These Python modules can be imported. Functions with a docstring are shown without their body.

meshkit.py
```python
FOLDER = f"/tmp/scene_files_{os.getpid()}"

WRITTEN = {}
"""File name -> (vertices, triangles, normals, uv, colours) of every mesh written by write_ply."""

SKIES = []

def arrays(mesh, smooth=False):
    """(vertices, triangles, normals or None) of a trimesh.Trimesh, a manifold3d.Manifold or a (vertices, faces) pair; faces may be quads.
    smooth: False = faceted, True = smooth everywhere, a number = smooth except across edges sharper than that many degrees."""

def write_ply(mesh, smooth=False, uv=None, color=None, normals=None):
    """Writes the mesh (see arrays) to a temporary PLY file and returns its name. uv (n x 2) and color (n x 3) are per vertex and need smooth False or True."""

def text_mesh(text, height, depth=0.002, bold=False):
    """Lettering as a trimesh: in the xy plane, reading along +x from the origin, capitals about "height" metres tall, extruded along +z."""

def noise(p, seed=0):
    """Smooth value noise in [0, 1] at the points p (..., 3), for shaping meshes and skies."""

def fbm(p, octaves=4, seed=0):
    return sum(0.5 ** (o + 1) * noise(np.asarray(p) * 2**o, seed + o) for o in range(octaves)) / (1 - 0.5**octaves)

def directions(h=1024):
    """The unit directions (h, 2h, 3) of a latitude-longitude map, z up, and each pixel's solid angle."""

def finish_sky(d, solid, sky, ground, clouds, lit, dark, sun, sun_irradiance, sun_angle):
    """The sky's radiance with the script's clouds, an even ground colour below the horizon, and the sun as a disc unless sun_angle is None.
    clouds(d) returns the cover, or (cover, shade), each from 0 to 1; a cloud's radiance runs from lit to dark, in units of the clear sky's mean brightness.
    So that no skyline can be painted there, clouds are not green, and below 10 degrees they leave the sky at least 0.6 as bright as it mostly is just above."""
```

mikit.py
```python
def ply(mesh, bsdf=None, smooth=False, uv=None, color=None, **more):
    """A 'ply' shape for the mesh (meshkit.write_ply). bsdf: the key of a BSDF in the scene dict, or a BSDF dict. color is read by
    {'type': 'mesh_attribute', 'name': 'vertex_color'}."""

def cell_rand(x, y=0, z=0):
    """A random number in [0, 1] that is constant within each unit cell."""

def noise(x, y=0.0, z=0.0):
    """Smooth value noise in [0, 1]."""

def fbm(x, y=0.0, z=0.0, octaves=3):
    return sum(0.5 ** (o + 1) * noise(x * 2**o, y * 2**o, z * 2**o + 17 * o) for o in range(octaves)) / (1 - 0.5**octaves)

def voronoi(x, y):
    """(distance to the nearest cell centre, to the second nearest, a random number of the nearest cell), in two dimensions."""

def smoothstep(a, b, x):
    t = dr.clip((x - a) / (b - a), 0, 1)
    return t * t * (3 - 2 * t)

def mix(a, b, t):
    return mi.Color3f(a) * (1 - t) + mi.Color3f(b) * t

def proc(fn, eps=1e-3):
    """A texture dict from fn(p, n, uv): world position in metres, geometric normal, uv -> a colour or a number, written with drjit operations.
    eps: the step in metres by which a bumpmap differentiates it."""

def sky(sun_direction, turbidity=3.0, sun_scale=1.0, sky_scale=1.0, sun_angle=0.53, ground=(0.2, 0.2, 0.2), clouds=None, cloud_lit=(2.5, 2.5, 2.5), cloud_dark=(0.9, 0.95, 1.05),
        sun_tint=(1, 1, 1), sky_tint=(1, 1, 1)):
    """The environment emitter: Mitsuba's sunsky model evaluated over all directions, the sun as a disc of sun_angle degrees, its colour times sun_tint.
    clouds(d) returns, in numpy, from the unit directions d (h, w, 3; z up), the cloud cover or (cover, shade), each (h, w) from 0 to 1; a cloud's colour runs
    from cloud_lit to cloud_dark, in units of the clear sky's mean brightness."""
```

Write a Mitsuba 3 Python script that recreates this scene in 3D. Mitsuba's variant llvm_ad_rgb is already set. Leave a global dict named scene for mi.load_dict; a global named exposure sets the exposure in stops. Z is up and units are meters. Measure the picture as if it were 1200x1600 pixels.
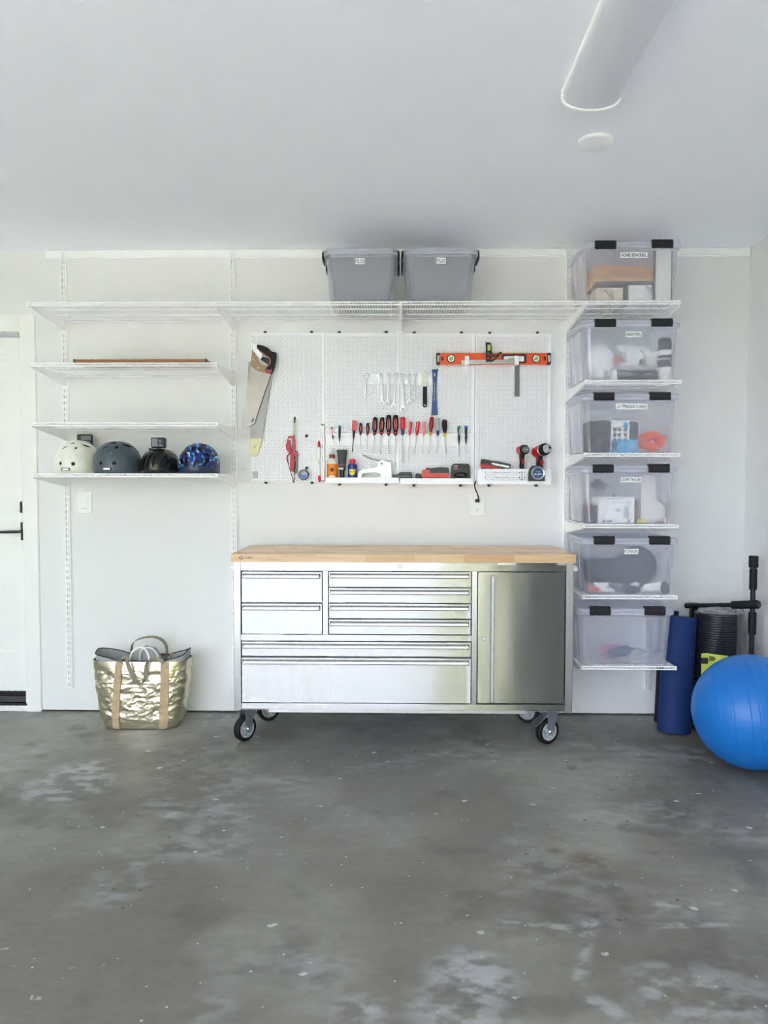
import math, random
import numpy as np
import trimesh, manifold3d
import drjit as dr
import mitsuba as mi
import mikit, meshkit
from mikit import proc, noise, fbm, voronoi, cell_rand, smoothstep, mix
from shapely.geometry import Polygon, Point, LineString, box as sbox
from shapely.ops import unary_union

T = mi.ScalarTransform4f
scene, labels = {}, {}
PI = math.pi
random.seed(4)
rng = np.random.default_rng(11)

# ------------------------------------------------------------------ camera, sky, exposure
# x runs right along the shelf wall, y into the wall (its face is y = 0), z up; metres
CAM = dict(eye=(0, -4.2819, 1.3166), fwd=(-0.0174836, 0.99896094, -0.04208756), up=(-0.00193631, 0.04206009, 0.99911321))
scene['camera'] = {'type': 'perspective', 'fov': 53.053, 'fov_axis': 'x', 'near_clip': 0.05, 'far_clip': 200.0,
                   'to_world': T().look_at(origin=list(CAM['eye']), target=[a + b for a, b in zip(CAM['eye'], CAM['fwd'])], up=list(CAM['up']))}
SUN = (-0.45, 0.42, 0.80)
def clouds(d):
    q = d / np.maximum(d[..., 2:3] + 0.25, 0.25)
    f = meshkit.fbm(q * 1.7 + 4.0, 5)
    return np.clip((f - 0.30) / 0.25, 0, 1) * 0.85, np.clip((f - 0.45) / 0.4, 0, 1)
scene['sky'] = mikit.sky(SUN, turbidity=4.0, sun_scale=0.35, sky_scale=1.0, sun_angle=1.0, ground=(0.22, 0.22, 0.21), clouds=clouds, cloud_lit=(1.89, 1.92, 1.95), cloud_dark=(1.02, 1.05, 1.1))
exposure = 4.95

# ------------------------------------------------------------------ materials
def lin(c):
    c = np.asarray(c, float) / 255.0
    return np.where(c <= 0.04045, c / 12.92, ((c + 0.055) / 1.055) ** 2.4).tolist()
def rgb(c): return {'type': 'rgb', 'value': lin(c)}
def mat(name, c, rough=0.5, spec=0.5, metal=0.0, **k):
    base = c if isinstance(c, dict) else rgb(c)
    scene[name] = {'type': 'twosided', 'b': {'type': 'principled', 'base_color': base, 'roughness': rough, 'specular': spec, 'metallic': metal, **k}}
    return name
mat('paint_wall', (228, 228, 227), 0.75, 0.3)
mat('paint_ceiling', (233, 236, 242), 0.8, 0.25)
mat('paint_front', (120, 121, 124), 0.8, 0.25)
mat('paint_trim', (236, 236, 233), 0.4, 0.4)
mat('white_metal', (243, 243, 243), 0.35, 0.45)
mat('white_board', (246, 247, 249), 0.38, 0.45)
mat('white_wire', (246, 246, 246), 0.35, 0.45)
mat('white_plastic', (240, 240, 239), 0.35, 0.5)
mat('black_plastic', (22, 22, 24), 0.38, 0.5)
mat('black_rubber', (20, 20, 21), 0.6, 0.35)
mat('black_gap', (14, 13, 14), 0.8, 0.2)
mat('dark_plastic', (48, 49, 53), 0.45, 0.5)
mat('grey_plastic', (110, 112, 116), 0.45, 0.5)
mat('light_grey_plastic', (178, 180, 184), 0.4, 0.5)
mat('red_plastic', (186, 28, 34), 0.35, 0.5)
mat('bright_red', (214, 34, 58), 0.35, 0.5)
mat('orange_paint', (232, 84, 32), 0.3, 0.5)
mat('blue_plastic', (32, 92, 168), 0.35, 0.5)
mat('steel', (176, 176, 178), 0.28, 0.5, 1.0)
mat('chrome', (222, 223, 226), 0.16, 0.5, 1.0)
mat('zinc', (206, 213, 220), 0.4, 0.5, 1.0)
mat('dark_steel', (92, 92, 96), 0.35, 0.5, 1.0)
mat('label_paper', (250, 250, 250), 0.6, 0.3)
mat('ink', (40, 40, 44), 0.7, 0.2)

def stainless(name, s, au, av):
    scene[name] = {'type': 'twosided', 'b': {'type': 'roughconductor', 'distribution': 'ggx', 'alpha_u': au, 'alpha_v': av, 'material': 'none',
                   'specular_reflectance': {'type': 'rgb', 'value': s}}}
stainless('stainless', [0.56, 0.56, 0.555], 0.022, 0.32)
stainless('stainless_post', [0.56, 0.56, 0.555], 0.10, 0.10)
stainless('brushed_bar', [0.62, 0.62, 0.62], 0.12, 0.25)

def seg_d(p, a, b):
    ax, ay = a; bx, by = b
    dx, dy = bx - ax, by - ay
    t = dr.clip(((p.x - ax) * dx + (p.y - ay) * dy) / (dx * dx + dy * dy), 0, 1)
    return dr.sqrt(dr.square(p.x - ax - t * dx) + dr.square(p.y - ay - t * dy))
def concrete(p, n, uv):
    a = fbm(p.x * 1.3 + 3, p.y * 1.3 + 8, 0.5, 4)
    b = fbm(p.x * 5 + 11, p.y * 5 - 3, 2.5, 4)
    g = fbm(p.x * 40, p.y * 40, 7.5, 3)
    c = mix(lin((104, 101, 94)), lin((136, 135, 127)), smoothstep(0.32, 0.68, a))
    c = mix(c, lin((86, 84, 80)), 0.55 * smoothstep(0.52, 0.72, b))
    streak = fbm(p.x * 9 + 5, p.y * 42 + 1, 3.5, 4)
    c = c * (0.80 + 0.24 * g + 0.18 * streak)
    cool = smoothstep(0.5, 0.66, fbm(p.x * 0.8 - 4, p.y * 0.8 + 2, 9.0, 3))
    c = mix(c, lin((112, 118, 124)), 0.30 * cool)
    # pale cement haze in torn patches
    h = fbm(p.x * 2.2 + 20, p.y * 3.1 + 5, 1.0, 3)
    fine = fbm(p.x * 17 + 2, p.y * 26 + 9, 4.0, 5)
    c = mix(c, lin((166, 168, 172)), 0.34 * smoothstep(0.54, 0.80, h) * smoothstep(0.34, 0.74, fine))
    # spots of known patches: pale at the left, rust coloured in the middle, drawn cement lines at the right
    def blob(cx, cy, r): return smoothstep(1.0, 0.2, dr.sqrt(dr.square(p.x - cx) + dr.square(p.y - cy)) / r + (h - 0.5) * 1.4)
    wob = (fbm(p.x * 6, p.y * 6, 3.3, 3) - 0.5) * 0.05
    for cx, cy, r in ((-1.4545, -0.998, 0.26), (-1.3887, -0.8079, 0.14), (0.7978, -2.3659, 0.22), (-0.0944, -2.4302, 0.12), (0.1887, -2.2761, 0.14), (0.1585, -2.4368, 0.2), (-0.8853, -1.3097, 0.12)):
        c = mix(c, lin((178, 180, 184)), 0.5 * blob(cx, cy, r) * smoothstep(0.30, 0.72, fine))
    for cx, cy, r in ((0.5454, -1.8042, 0.09), (0.6366, -1.6847, 0.10), (0.5563, -1.5953, 0.05)):
        c = mix(c, lin((92, 72, 52)), 0.6 * blob(cx, cy, r) * smoothstep(0.3, 0.6, fine))
    for a0, b0, w in (((0.5752, -2.0368), (0.4771, -2.3175), 0.022), ((0.3058, -2.0354), (0.5084, -2.0642), 0.014), ((0.7291, -2.0469), (1.0024, -2.0448), 0.014), ((0.7244, -1.9374), (0.872, -1.938), 0.008), ((0.4752, -2.36), (0.5718, -2.4446), 0.03)):
        d = seg_d(p, a0, b0) + wob
        c = mix(c, lin((172, 174, 178)), 0.5 * smoothstep(w * 1.6, w * 0.1, d) * smoothstep(0.30, 0.72, 0.6 * fine + 0.4 * fbm(p.x * 45, p.y * 60, 6.0, 3)))
    # scattered chips and flecks
    d1, d2, r = voronoi(p.x * 6 + 0.3, p.y * 9)
    s = smoothstep(0.085, 0.03, d1 + (fbm(p.x * 70, p.y * 50, 1.0, 2) - 0.5) * 0.16) * dr.select(r > 0.84, 1.0, 0.0) * smoothstep(0.40, 0.52, b)
    c = mix(c, lin((190, 191, 190)), 0.7 * s)
    d1, d2, r = voronoi(p.x * 26, p.y * 26 + 0.7)
    s = smoothstep(0.11, 0.04, d1 + (fbm(p.x * 120, p.y * 90, 2.0, 2) - 0.5) * 0.1) * dr.select(r > 0.962, 1.0, 0.0)
    c = mix(c, lin((192, 192, 190)), 0.65 * s)
    d1, d2, r = voronoi(p.x * 11 + 4.1, p.y * 11 + 0.2)
    s = smoothstep(0.10, 0.05, d1) * dr.select(r > 0.93, 1.0, 0.0)
    return mix(c, lin((66, 58, 50)), 0.6 * s * smoothstep(0.5, 0.6, h))
def concrete_rough(p, n, uv): return 0.34 + 0.28 * fbm(p.x * 6, p.y * 6, 1.0, 3)
scene['concrete'] = {'type': 'twosided', 'b': {'type': 'principled', 'base_color': proc(concrete), 'roughness': proc(concrete_rough), 'specular': 0.42}}

def wood(p, n, uv):
    row = dr.floor((p.y + 3.0) / 0.042)
    top = dr.abs(n.z) > 0.5
    lay = dr.select(top, row, 71.0)
    off = cell_rand(lay, 3.0, 1.0) * 0.9
    k = dr.floor((p.x + 4.0 + off) / 0.24)
    t = cell_rand(k, lay, 5.0)
    c = mix(lin((200, 160, 118)), lin((220, 190, 152)), t)
    grain = fbm(p.x * 5 + k * 3.7, p.y * 120, p.z * 150, 3)
    c = mix(c, lin((180, 136, 92)), 0.40 * smoothstep(0.42, 0.75, grain))
    edge = dr.abs((p.y + 3.0) / 0.042 - row - 0.5)
    return mix(c, lin((170, 124, 80)), dr.select(top, 0.4 * smoothstep(0.47, 0.5, edge), 0.0))
scene['maple'] = {'type': 'twosided', 'b': {'type': 'principled', 'base_color': proc(wood), 'roughness': 0.32, 'specular': 0.45}}

# frosted clear storage plastic: a thin sheet that lets most light through a little blurred
scene['frosted'] = {'type': 'blendbsdf', 'weight': 0.24,
    'a': {'type': 'thindielectric', 'int_ior': 1.45, 'ext_ior': 1.0, 'specular_transmittance': {'type': 'rgb', 'value': [0.965, 0.97, 0.99]}},
    'b': {'type': 'principledthin', 'base_color': {'type': 'rgb', 'value': [0.90, 0.91, 0.97]}, 'roughness': 0.4, 'diff_trans': 1.0}}
scene['frosted_rim'] = {'type': 'blendbsdf', 'weight': 0.55,
    'a': {'type': 'thindielectric', 'int_ior': 1.45, 'ext_ior': 1.0, 'specular_transmittance': {'type': 'rgb', 'value': [0.94, 0.95, 0.98]}},
    'b': {'type': 'principledthin', 'base_color': {'type': 'rgb', 'value': [0.84, 0.86, 0.94]}, 'roughness': 0.4, 'diff_trans': 0.9}}

# ------------------------------------------------------------------ mesh helpers
cat = trimesh.util.concatenate
def hull(pts):
    m = manifold3d.Manifold.hull_points(np.ascontiguousarray(pts, float)).to_mesh()
    return trimesh.Trimesh(m.vert_properties[:, :3], m.tri_verts, process=False)
def box(x0, x1, y0, y1, z0, z1, b=0.0):
    x0, x1 = sorted((x0, x1)); y0, y1 = sorted((y0, y1)); z0, z1 = sorted((z0, z1))
    b = min(b, 0.49 * min(x1 - x0, y1 - y0, z1 - z0))
    if b <= 0:
        return trimesh.creation.box(bounds=[[x0, y0, z0], [x1, y1, z1]])
    P = []
    for i in (0, 1):
        for j in (0, 1):
            for k in (0, 1):
                c = np.array([(x0, x1)[i], (y0, y1)[j], (z0, z1)[k]]); s = np.array([(1, -1)[i], (1, -1)[j], (1, -1)[k]]) * b
                for ax in range(3):
                    q = c + s; q[ax] = c[ax]; P.append(q)
    return hull(P)
def frame(d):
    d = np.asarray(d, float); d = d / np.linalg.norm(d)
    a = np.cross(d, [0, 0, 1.0] if abs(d[2]) < 0.9 else [1.0, 0, 0]); a /= np.linalg.norm(a)
    return d, a, np.cross(d, a)
def lathe(p0, d, prof, n=24):
    """prof: (distance along d from p0, radius); closed at the ends where the radius is 0"""
    d, a, b = frame(d); t = np.arange(n) * 2 * PI / n
    ring = np.cos(t)[:, None] * a + np.sin(t)[:, None] * b
    V, F = [], []
    for s, r in prof: V.append(np.asarray(p0) + s * d + max(r, 1e-5) * ring)
    for i in range(len(prof) - 1):
        for j in range(n):
            k = (j + 1) % n
            F.append([i * n + j, i * n + k, (i + 1) * n + k]); F.append([i * n + j, (i + 1) * n + k, (i + 1) * n + j])
    return trimesh.Trimesh(np.vstack(V), np.array(F)[:, ::-1], process=False)
def cyl(p0, p1, r0, r1=None, n=16, ch=0.0):
    r1 = r0 if r1 is None else r1
    p0, p1 = np.asarray(p0, float), np.asarray(p1, float); L = np.linalg.norm(p1 - p0)
    if ch: prof = [(0, 0), (0, r0 - ch), (ch, r0), (L - ch, r1), (L, r1 - ch), (L, 0)]
    else: prof = [(0, 0), (0, r0), (L, r1), (L, 0)]
    return lathe(p0, p1 - p0, prof, n)
def tube(path, r, n=8, closed=False):
    P = np.asarray(path, float); m = len(P); rr = np.broadcast_to(r, m)
    tg = np.gradient(P, axis=0) if not closed else np.roll(P, -1, 0) - np.roll(P, 1, 0)
    tg /= np.linalg.norm(tg, axis=1, keepdims=True)
    _, a, b = frame(tg[0]); V = []
    th = np.arange(n) * 2 * PI / n
    for i in range(m):
        a = a - tg[i] * (a @ tg[i]); a /= np.linalg.norm(a); b = np.cross(tg[i], a)
        V.append(P[i] + rr[i] * (np.cos(th)[:, None] * a + np.sin(th)[:, None] * b))
    F = []
    for i in range(m - (not closed)):
        i2 = (i + 1) % m
        for j in range(n):
            k = (j + 1) % n
            F += [[i * n + j, i * n + k, i2 * n + k], [i * n + j, i2 * n + k, i2 * n + j]]
    V = np.vstack(V)
    if not closed:
        V = np.vstack([V, P[:1], P[-1:]])
        for j in range(n):
            k = (j + 1) % n
            F += [[m * n, k, j], [m * n + 1, (m - 1) * n + j, (m - 1) * n + k]]
    return trimesh.Trimesh(V, np.array(F), process=False)
def spline(pts, n=40):
    from scipy.interpolate import CubicSpline
    P = np.asarray(pts, float); s = np.r_[0, np.cumsum(np.linalg.norm(np.diff(P, axis=0), axis=1))]
    return CubicSpline(s, P)(np.linspace(0, s[-1], n))
def prism(poly, y0, y1, bev=0.0):
    """an outline in (x, z), or a shapely polygon, from y0 (towards the wall) out to y1; bev rounds the outer edge"""
    g = poly if hasattr(poly, 'exterior') or hasattr(poly, 'geoms') else Polygon(poly)
    if not g.is_valid: g = g.buffer(0)
    out = []
    for q in getattr(g, 'geoms', [g]):
        if q.is_empty: continue
        lay = [(q, y0, y1)]
        if bev:
            i1, i2 = q.buffer(-bev * 0.35), q.buffer(-bev)
            lay = [(q, y0, y1 + bev)] + [(k, y1 + bev, ye) for k, ye in ((i1, y1 + bev * 0.4), (i2, y1)) if not k.is_empty]
        for k, a, b in lay:
            for kk in getattr(k, 'geoms', [k]):
                m = trimesh.creation.extrude_polygon(kk, abs(a - b), engine='earcut')
                v = m.vertices; m = trimesh.Trimesh(np.c_[v[:, 0], np.full(len(v), max(a, b)) - v[:, 2], v[:, 1]], m.faces, process=False)
                out.append(m)
    return cat(out)
def rot(m, axis, deg, at=(0, 0, 0)):
    m = m.copy(); m.apply_transform(trimesh.transformations.rotation_matrix(math.radians(deg), axis, at)); return m
def move(m, d):
    m = m.copy(); m.apply_translation(d); return m
def text(s, height, x, y, z, width=None, depth=0.0006, bold=False):
    """lettering standing in the plane y, facing -y, centred on (x, z)"""
    m = meshkit.text_mesh(s, height, depth, bold)
    v = m.vertices.copy(); w = v[:, 0].max() - v[:, 0].min()
    k = 1.0 if width is None else width / w
    v[:, 0] = (v[:, 0] - v[:, 0].min() - w / 2) * k
    v[:, 1] -= height / 2
    return trimesh.Trimesh(np.c_[x + v[:, 0], y - v[:, 2], z + v[:, 1]], m.faces, process=False)
def grid(fn, nu, nv):
    """an open sheet fn(u, v) -> (x, y, z) with its uv"""
    u, v = np.meshgrid(np.linspace(0, 1, nu), np.linspace(0, 1, nv))
    P = np.stack(fn(u, v), -1).reshape(-1, 3); F = []
    for j in range(nv - 1):
        for i in range(nu - 1):
            a = j * nu + i; F += [[a, a + 1, a + nu + 1], [a, a + nu + 1, a + nu]]
    return trimesh.Trimesh(P, np.array(F), process=False)
def perforated(x0, z0, cols, rows, p, cell, half_x, half_z, y_front, t, border):
    """a sheet in the plane y_front whose holes are cut through to the depth t. cell: hole outlines in one cell of pitch p; half_x / half_z:
    those of the half cells that close the lattice at the right and the top; border: (x0, x1, z0, z1) of the sheet"""
    def tile(w, h, holes):
        g = Polygon([(0, 0), (w, 0), (w, h), (0, h)], holes)
        v, f = trimesh.creation.triangulate_polygon(g, engine='earcut')
        V, F = [np.c_[v[:, 0], np.zeros(len(v)), v[:, 1]]], [np.asarray(f)]
        n = len(v)
        for q in holes:
            q = np.asarray(q); k = len(q)
            V += [np.c_[q[:, 0], np.zeros(k), q[:, 1]], np.c_[q[:, 0], np.full(k, t), q[:, 1]]]
            i = np.arange(k); j = (i + 1) % k
            F += [np.c_[n + i, n + j, n + k + j], np.c_[n + i, n + k + j, n + k + i]]; n += 2 * k
        return np.vstack(V), np.vstack(F)
    V, F, n = [], [], 0
    def put(tl, off):
        nonlocal n
        v, f = tl
        for o in off: V.append(v + [o[0], 0, o[1]]); F.append(f + n); n += len(v)
    put(tile(p, p, cell), [(x0 + i * p, z0 + j * p) for i in range(cols) for j in range(rows)])
    ex, ez = x0 + cols * p, z0 + rows * p
    if half_x is not None:
        put(tile(p / 2, p, half_x), [(ex, z0 + j * p) for j in range(rows)])
    if half_z is not None:
        put(tile(p, p / 2, half_z), [(x0 + i * p, ez) for i in range(cols)])
        if half_x is not None: put(tile(p / 2, p / 2, []), [(ex, ez)])
    ex += p / 2 if half_x is not None else 0; ez += p / 2 if half_z is not None else 0
    bx0, bx1, bz0, bz1 = border
    for a, b, c, d in ((bx0, x0, bz0, bz1), (ex, bx1, bz0, bz1), (x0, ex, bz0, z0), (x0, ex, ez, bz1)):
        if b > a and d > c:
            V.append(np.array([[a, 0, c], [b, 0, c], [b, 0, d], [a, 0, d]])); F.append(np.array([[0, 1, 2], [0, 2, 3]]) + n); n += 4
    v = np.vstack(V); v[:, 1] += y_front
    return trimesh.Trimesh(v, np.vstack(F), process=False)
def rrect(cx, cy, hx, hy, r, n=5):
    out = []
    for k, (sx, sy) in enumerate(((1, 1), (-1, 1), (-1, -1), (1, -1))):
        for i in range(n + 1):
            t = PI / 2 * (k + i / n); out.append((cx + sx * (hx - r) + r * math.cos(t), cy + sy * (hy - r) + r * math.sin(t)))
    return np.array(out)
def loft(rings, cap0=False, cap1=False):
    n = len(rings[0]); V = np.vstack(rings); F = []
    for i in range(len(rings) - 1):
        for j in range(n):
            k = (j + 1) % n; F += [[i * n + j, i * n + k, (i + 1) * n + k], [i * n + j, (i + 1) * n + k, (i + 1) * n + j]]
    for c, i in ((cap0, 0), (cap1, len(rings) - 1)):
        if c:
            V = np.vstack([V, rings[i].mean(0)]); m = len(V) - 1
            for j in range(n):
                k = (j + 1) % n; F.append([m, i * n + k, i * n + j] if i == 0 else [m, i * n + j, i * n + k])
    return trimesh.Trimesh(V, np.array(F), process=False)

# ------------------------------------------------------------------ naming helpers
def fresh(key):
    if key not in used: used.add(key); return key
    i = 1
    while f'{key}_{i:03d}' in used: i += 1
    used.add(f'{key}_{i:03d}'); return f'{key}_{i:03d}'
used = set()
class Thing:
    def __init__(s, name, label=None, category=None, group=None, kind=None):
        s.key = fresh(name); labels[s.key] = d = {}
        for k, v in (('label', label), ('category', category), ('group', group), ('kind', kind)):
            if v: d[k] = v
    def solo(s, mesh, m, smooth=30, **k):
        scene[s.key] = mikit.ply(mesh, m, smooth=smooth, **k); return s
    def part(s, name, mesh, m, smooth=30, label=None, under=None, kind=None, **k):
        key = fresh((under or s.key) + '__' + name)
        scene[key] = mikit.ply(mesh, m, smooth=smooth, **k)
        d = {a: b for a, b in (('label', label), ('kind', kind)) if b}
        if d: labels[key] = d
        return key
    def copy_part(s, name, shape, to_world=None, under=None, label=None):
        key = fresh((under or s.key) + '__' + name); scene[key] = dict(shape)
        if to_world is not None: scene[key]['to_world'] = to_world
        if label: labels[key] = {'label': label}
        return key
def struct(name, mesh, m, label, smooth=False):
    t = Thing(name, label, None, None, 'structure'); t.solo(mesh, m, smooth); return t

# ------------------------------------------------------------------ the setting
ZC, XR, XL, YF = 2.5836, 1.9171, -4.30, -4.25
struct('floor', box(XL - 0.2, XR + 0.2, YF - 0.15, 0.15, -0.12, 0), 'concrete', 'stained grey concrete garage floor')
struct('ceiling', box(XL - 0.3, XR + 0.3, YF - 0.3, 0.3, ZC, ZC + 0.2), 'paint_ceiling', 'smooth white painted garage ceiling')
DX0, DX1, DZ1 = -3.03, -2.0994, 2.1372
wall = cat([box(DX1, XR + 0.15, 0, 0.16, 0.010, ZC), box(XL - 0.15, DX0, 0, 0.16, 0.010, ZC), box(DX0, DX1, 0, 0.16, DZ1, ZC)])
struct('wall_back', wall, 'paint_wall', 'white drywall wall behind the shelves and the workbench')
struct('wall_right', box(XR, XR + 0.15, YF, 0, 0.010, ZC), 'paint_wall', 'white drywall wall at the right end of the garage')
struct('wall_left', box(XL - 0.15, XL, YF, 0, 0.0, ZC), 'paint_wall', 'white drywall wall at the far left end of the garage')
OX0, OX1, OZ = -4.10, 1.06, 2.42
front = cat([box(XL - 0.15, OX0, YF - 0.16, YF, 0, ZC), box(OX1, XR + 0.15, YF - 0.16, YF, 0, ZC), box(OX0, OX1, YF - 0.16, YF, OZ, ZC)])
struct('wall_front', front, 'paint_front', 'garage front wall around the open garage door, behind the camera')
gapm = cat([box(DX1 + 0.09, XR, 0.05, 0.15, 0, 0.0105), box(XR + 0.05, XR + 0.14, YF, 0, 0, 0.0105)])
struct('trim_1', gapm, 'paint_wall', 'painted sill plate set back in the gap below the drywall edge')
tk = Thing('trim_4', 'galvanised garage door track beside the open door, behind the camera', None, None, 'structure')
tk.part('track', cat([box(OX1 + 0.06, OX1 + 0.10, YF, YF + 0.06, 0, 2.45), box(OX1 + 0.02, OX1 + 0.04, YF, YF + 0.03, 0, 2.40)]), 'zinc', False)
# outside, lighting the garage through its open door
def drive(p, n, uv):
    return mix(lin((190, 192, 194)), lin((208, 209, 211)), fbm(p.x * 1.5, p.y * 1.5, 1.0, 4))
scene['drive_concrete'] = {'type': 'twosided', 'b': {'type': 'diffuse', 'reflectance': proc(drive)}}
def grass(p, n, uv):
    return mix(lin((98, 116, 74)), lin((150, 160, 108)), fbm(p.x * 4, p.y * 4, p.z * 4, 4))
scene['lawn_green'] = {'type': 'twosided', 'b': {'type': 'diffuse', 'reflectance': proc(grass)}}
struct('driveway', box(-5.2, 2.6, YF - 13, YF - 0.15, -0.14, -0.015), 'drive_concrete', 'pale concrete driveway outside the open garage door')
struct('lawn', cat([box(-40, -5.2, -45, YF - 0.15, -0.16, -0.03), box(2.6, 40, -45, YF - 0.15, -0.16, -0.03), box(-5.2, 2.6, -45, YF - 13, -0.16, -0.03)]), 'lawn_green', 'green lawn on both sides of the driveway')

def hedge_mesh():
    m = trimesh.creation.box(bounds=[[1.0, -14.5, -0.1], [7.0, -12.5, 4.2]]).subdivide_to_size(0.4)
    v = m.vertices; n = meshkit.fbm(v * 1.3, 4) - 0.5
    return trimesh.Trimesh(v + np.c_[n * 0.9, (meshkit.fbm(v * 1.7 + 5, 4) - 0.5) * 1.4, n * 1.3], m.faces, process=False)
def leafy(p, n, uv):
    return mix(lin((128, 140, 62)), lin((206, 206, 112)), fbm(p.x * 5, p.y * 5, p.z * 5, 4))
scene['hedge_green'] = {'type': 'twosided', 'b': {'type': 'diffuse', 'reflectance': proc(leafy)}}
struct('hedge', hedge_mesh(), 'hedge_green', 'yellow green hedge at the right of the driveway, mirrored in the steel', 40)

# top hang track along the ceiling line
t = Thing('hang_track', 'white horizontal hang track along the wall just below the ceiling', 'hang track')
zt0, zt1 = 2.5336, 2.5819
x0, x1 = -1.9479, XR - 0.004
t.part('rail', cat([box(x0, x1, -0.010, 0, zt0 + 0.010, zt1 - 0.004, 0.002), box(x0, x1, -0.014, 0, zt0, zt0 + 0.010, 0.003)]), 'white_metal', False)
t.part('end_cap', box(x1 - 0.006, x1 + 0.002, -0.016, 0, zt0 - 0.001, zt1 - 0.003, 0.002), 'white_plastic', False)

# door at the left
t = Thing('door_1', 'white two-panel door at the left edge with black lever handle', None, None, 'structure')
yd = -0.001
zb, zt = 0.0921, DZ1 - 0.012
xa = DX1 - 0.003
pz = [1.9818, 1.0925, 0.9518, 0.3412]
px = -2.1615
slab = Polygon([(DX0 + 0.01, zb), (xa, zb), (xa, zt), (DX0 + 0.01, zt)], [[(DX0 + 0.12, pz[1]), (px, pz[1]), (px, pz[0]), (DX0 + 0.12, pz[0])], [(DX0 + 0.12, pz[3]), (px, pz[3]), (px, pz[2]), (DX0 + 0.12, pz[2])]])
t.part('slab', cat([prism(slab, yd + 0.04, yd, 0.003), box(DX0 + 0.1, px + 0.02, yd + 0.008, yd + 0.03, zb + 0.05, zt - 0.05)]), 'paint_trim', False)
t.part('door_sweep', box(DX0 + 0.01, xa, yd - 0.006, yd + 0.03, zb - 0.001, zb + 0.0249, 0.002), 'black_rubber', False, 'black rubber sweep along the door bottom')
h = t.part('backplate', box(-2.1154, -2.1016, yd - 0.008, yd, 0.9737, 1.0746, 0.002), 'black_plastic', 30, 'black handle backplate')
lx0, lx1, lz = -2.2287, -2.1089, 1.024
t.part('lever', cat([tube([(lx1, yd - 0.008, lz), (lx1, yd - 0.045, lz), (lx1 - 0.02, yd - 0.05, lz), (lx0, yd - 0.05, lz - 0.002)], 0.0075, 10)]), 'black_plastic', 30, 'black lever', under=h)
t.part('deadbolt', box(-2.1159, -2.1014, yd - 0.012, yd, 1.1287, 1.1916, 0.003), 'black_plastic', 30, 'black deadbolt plate')
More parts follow.
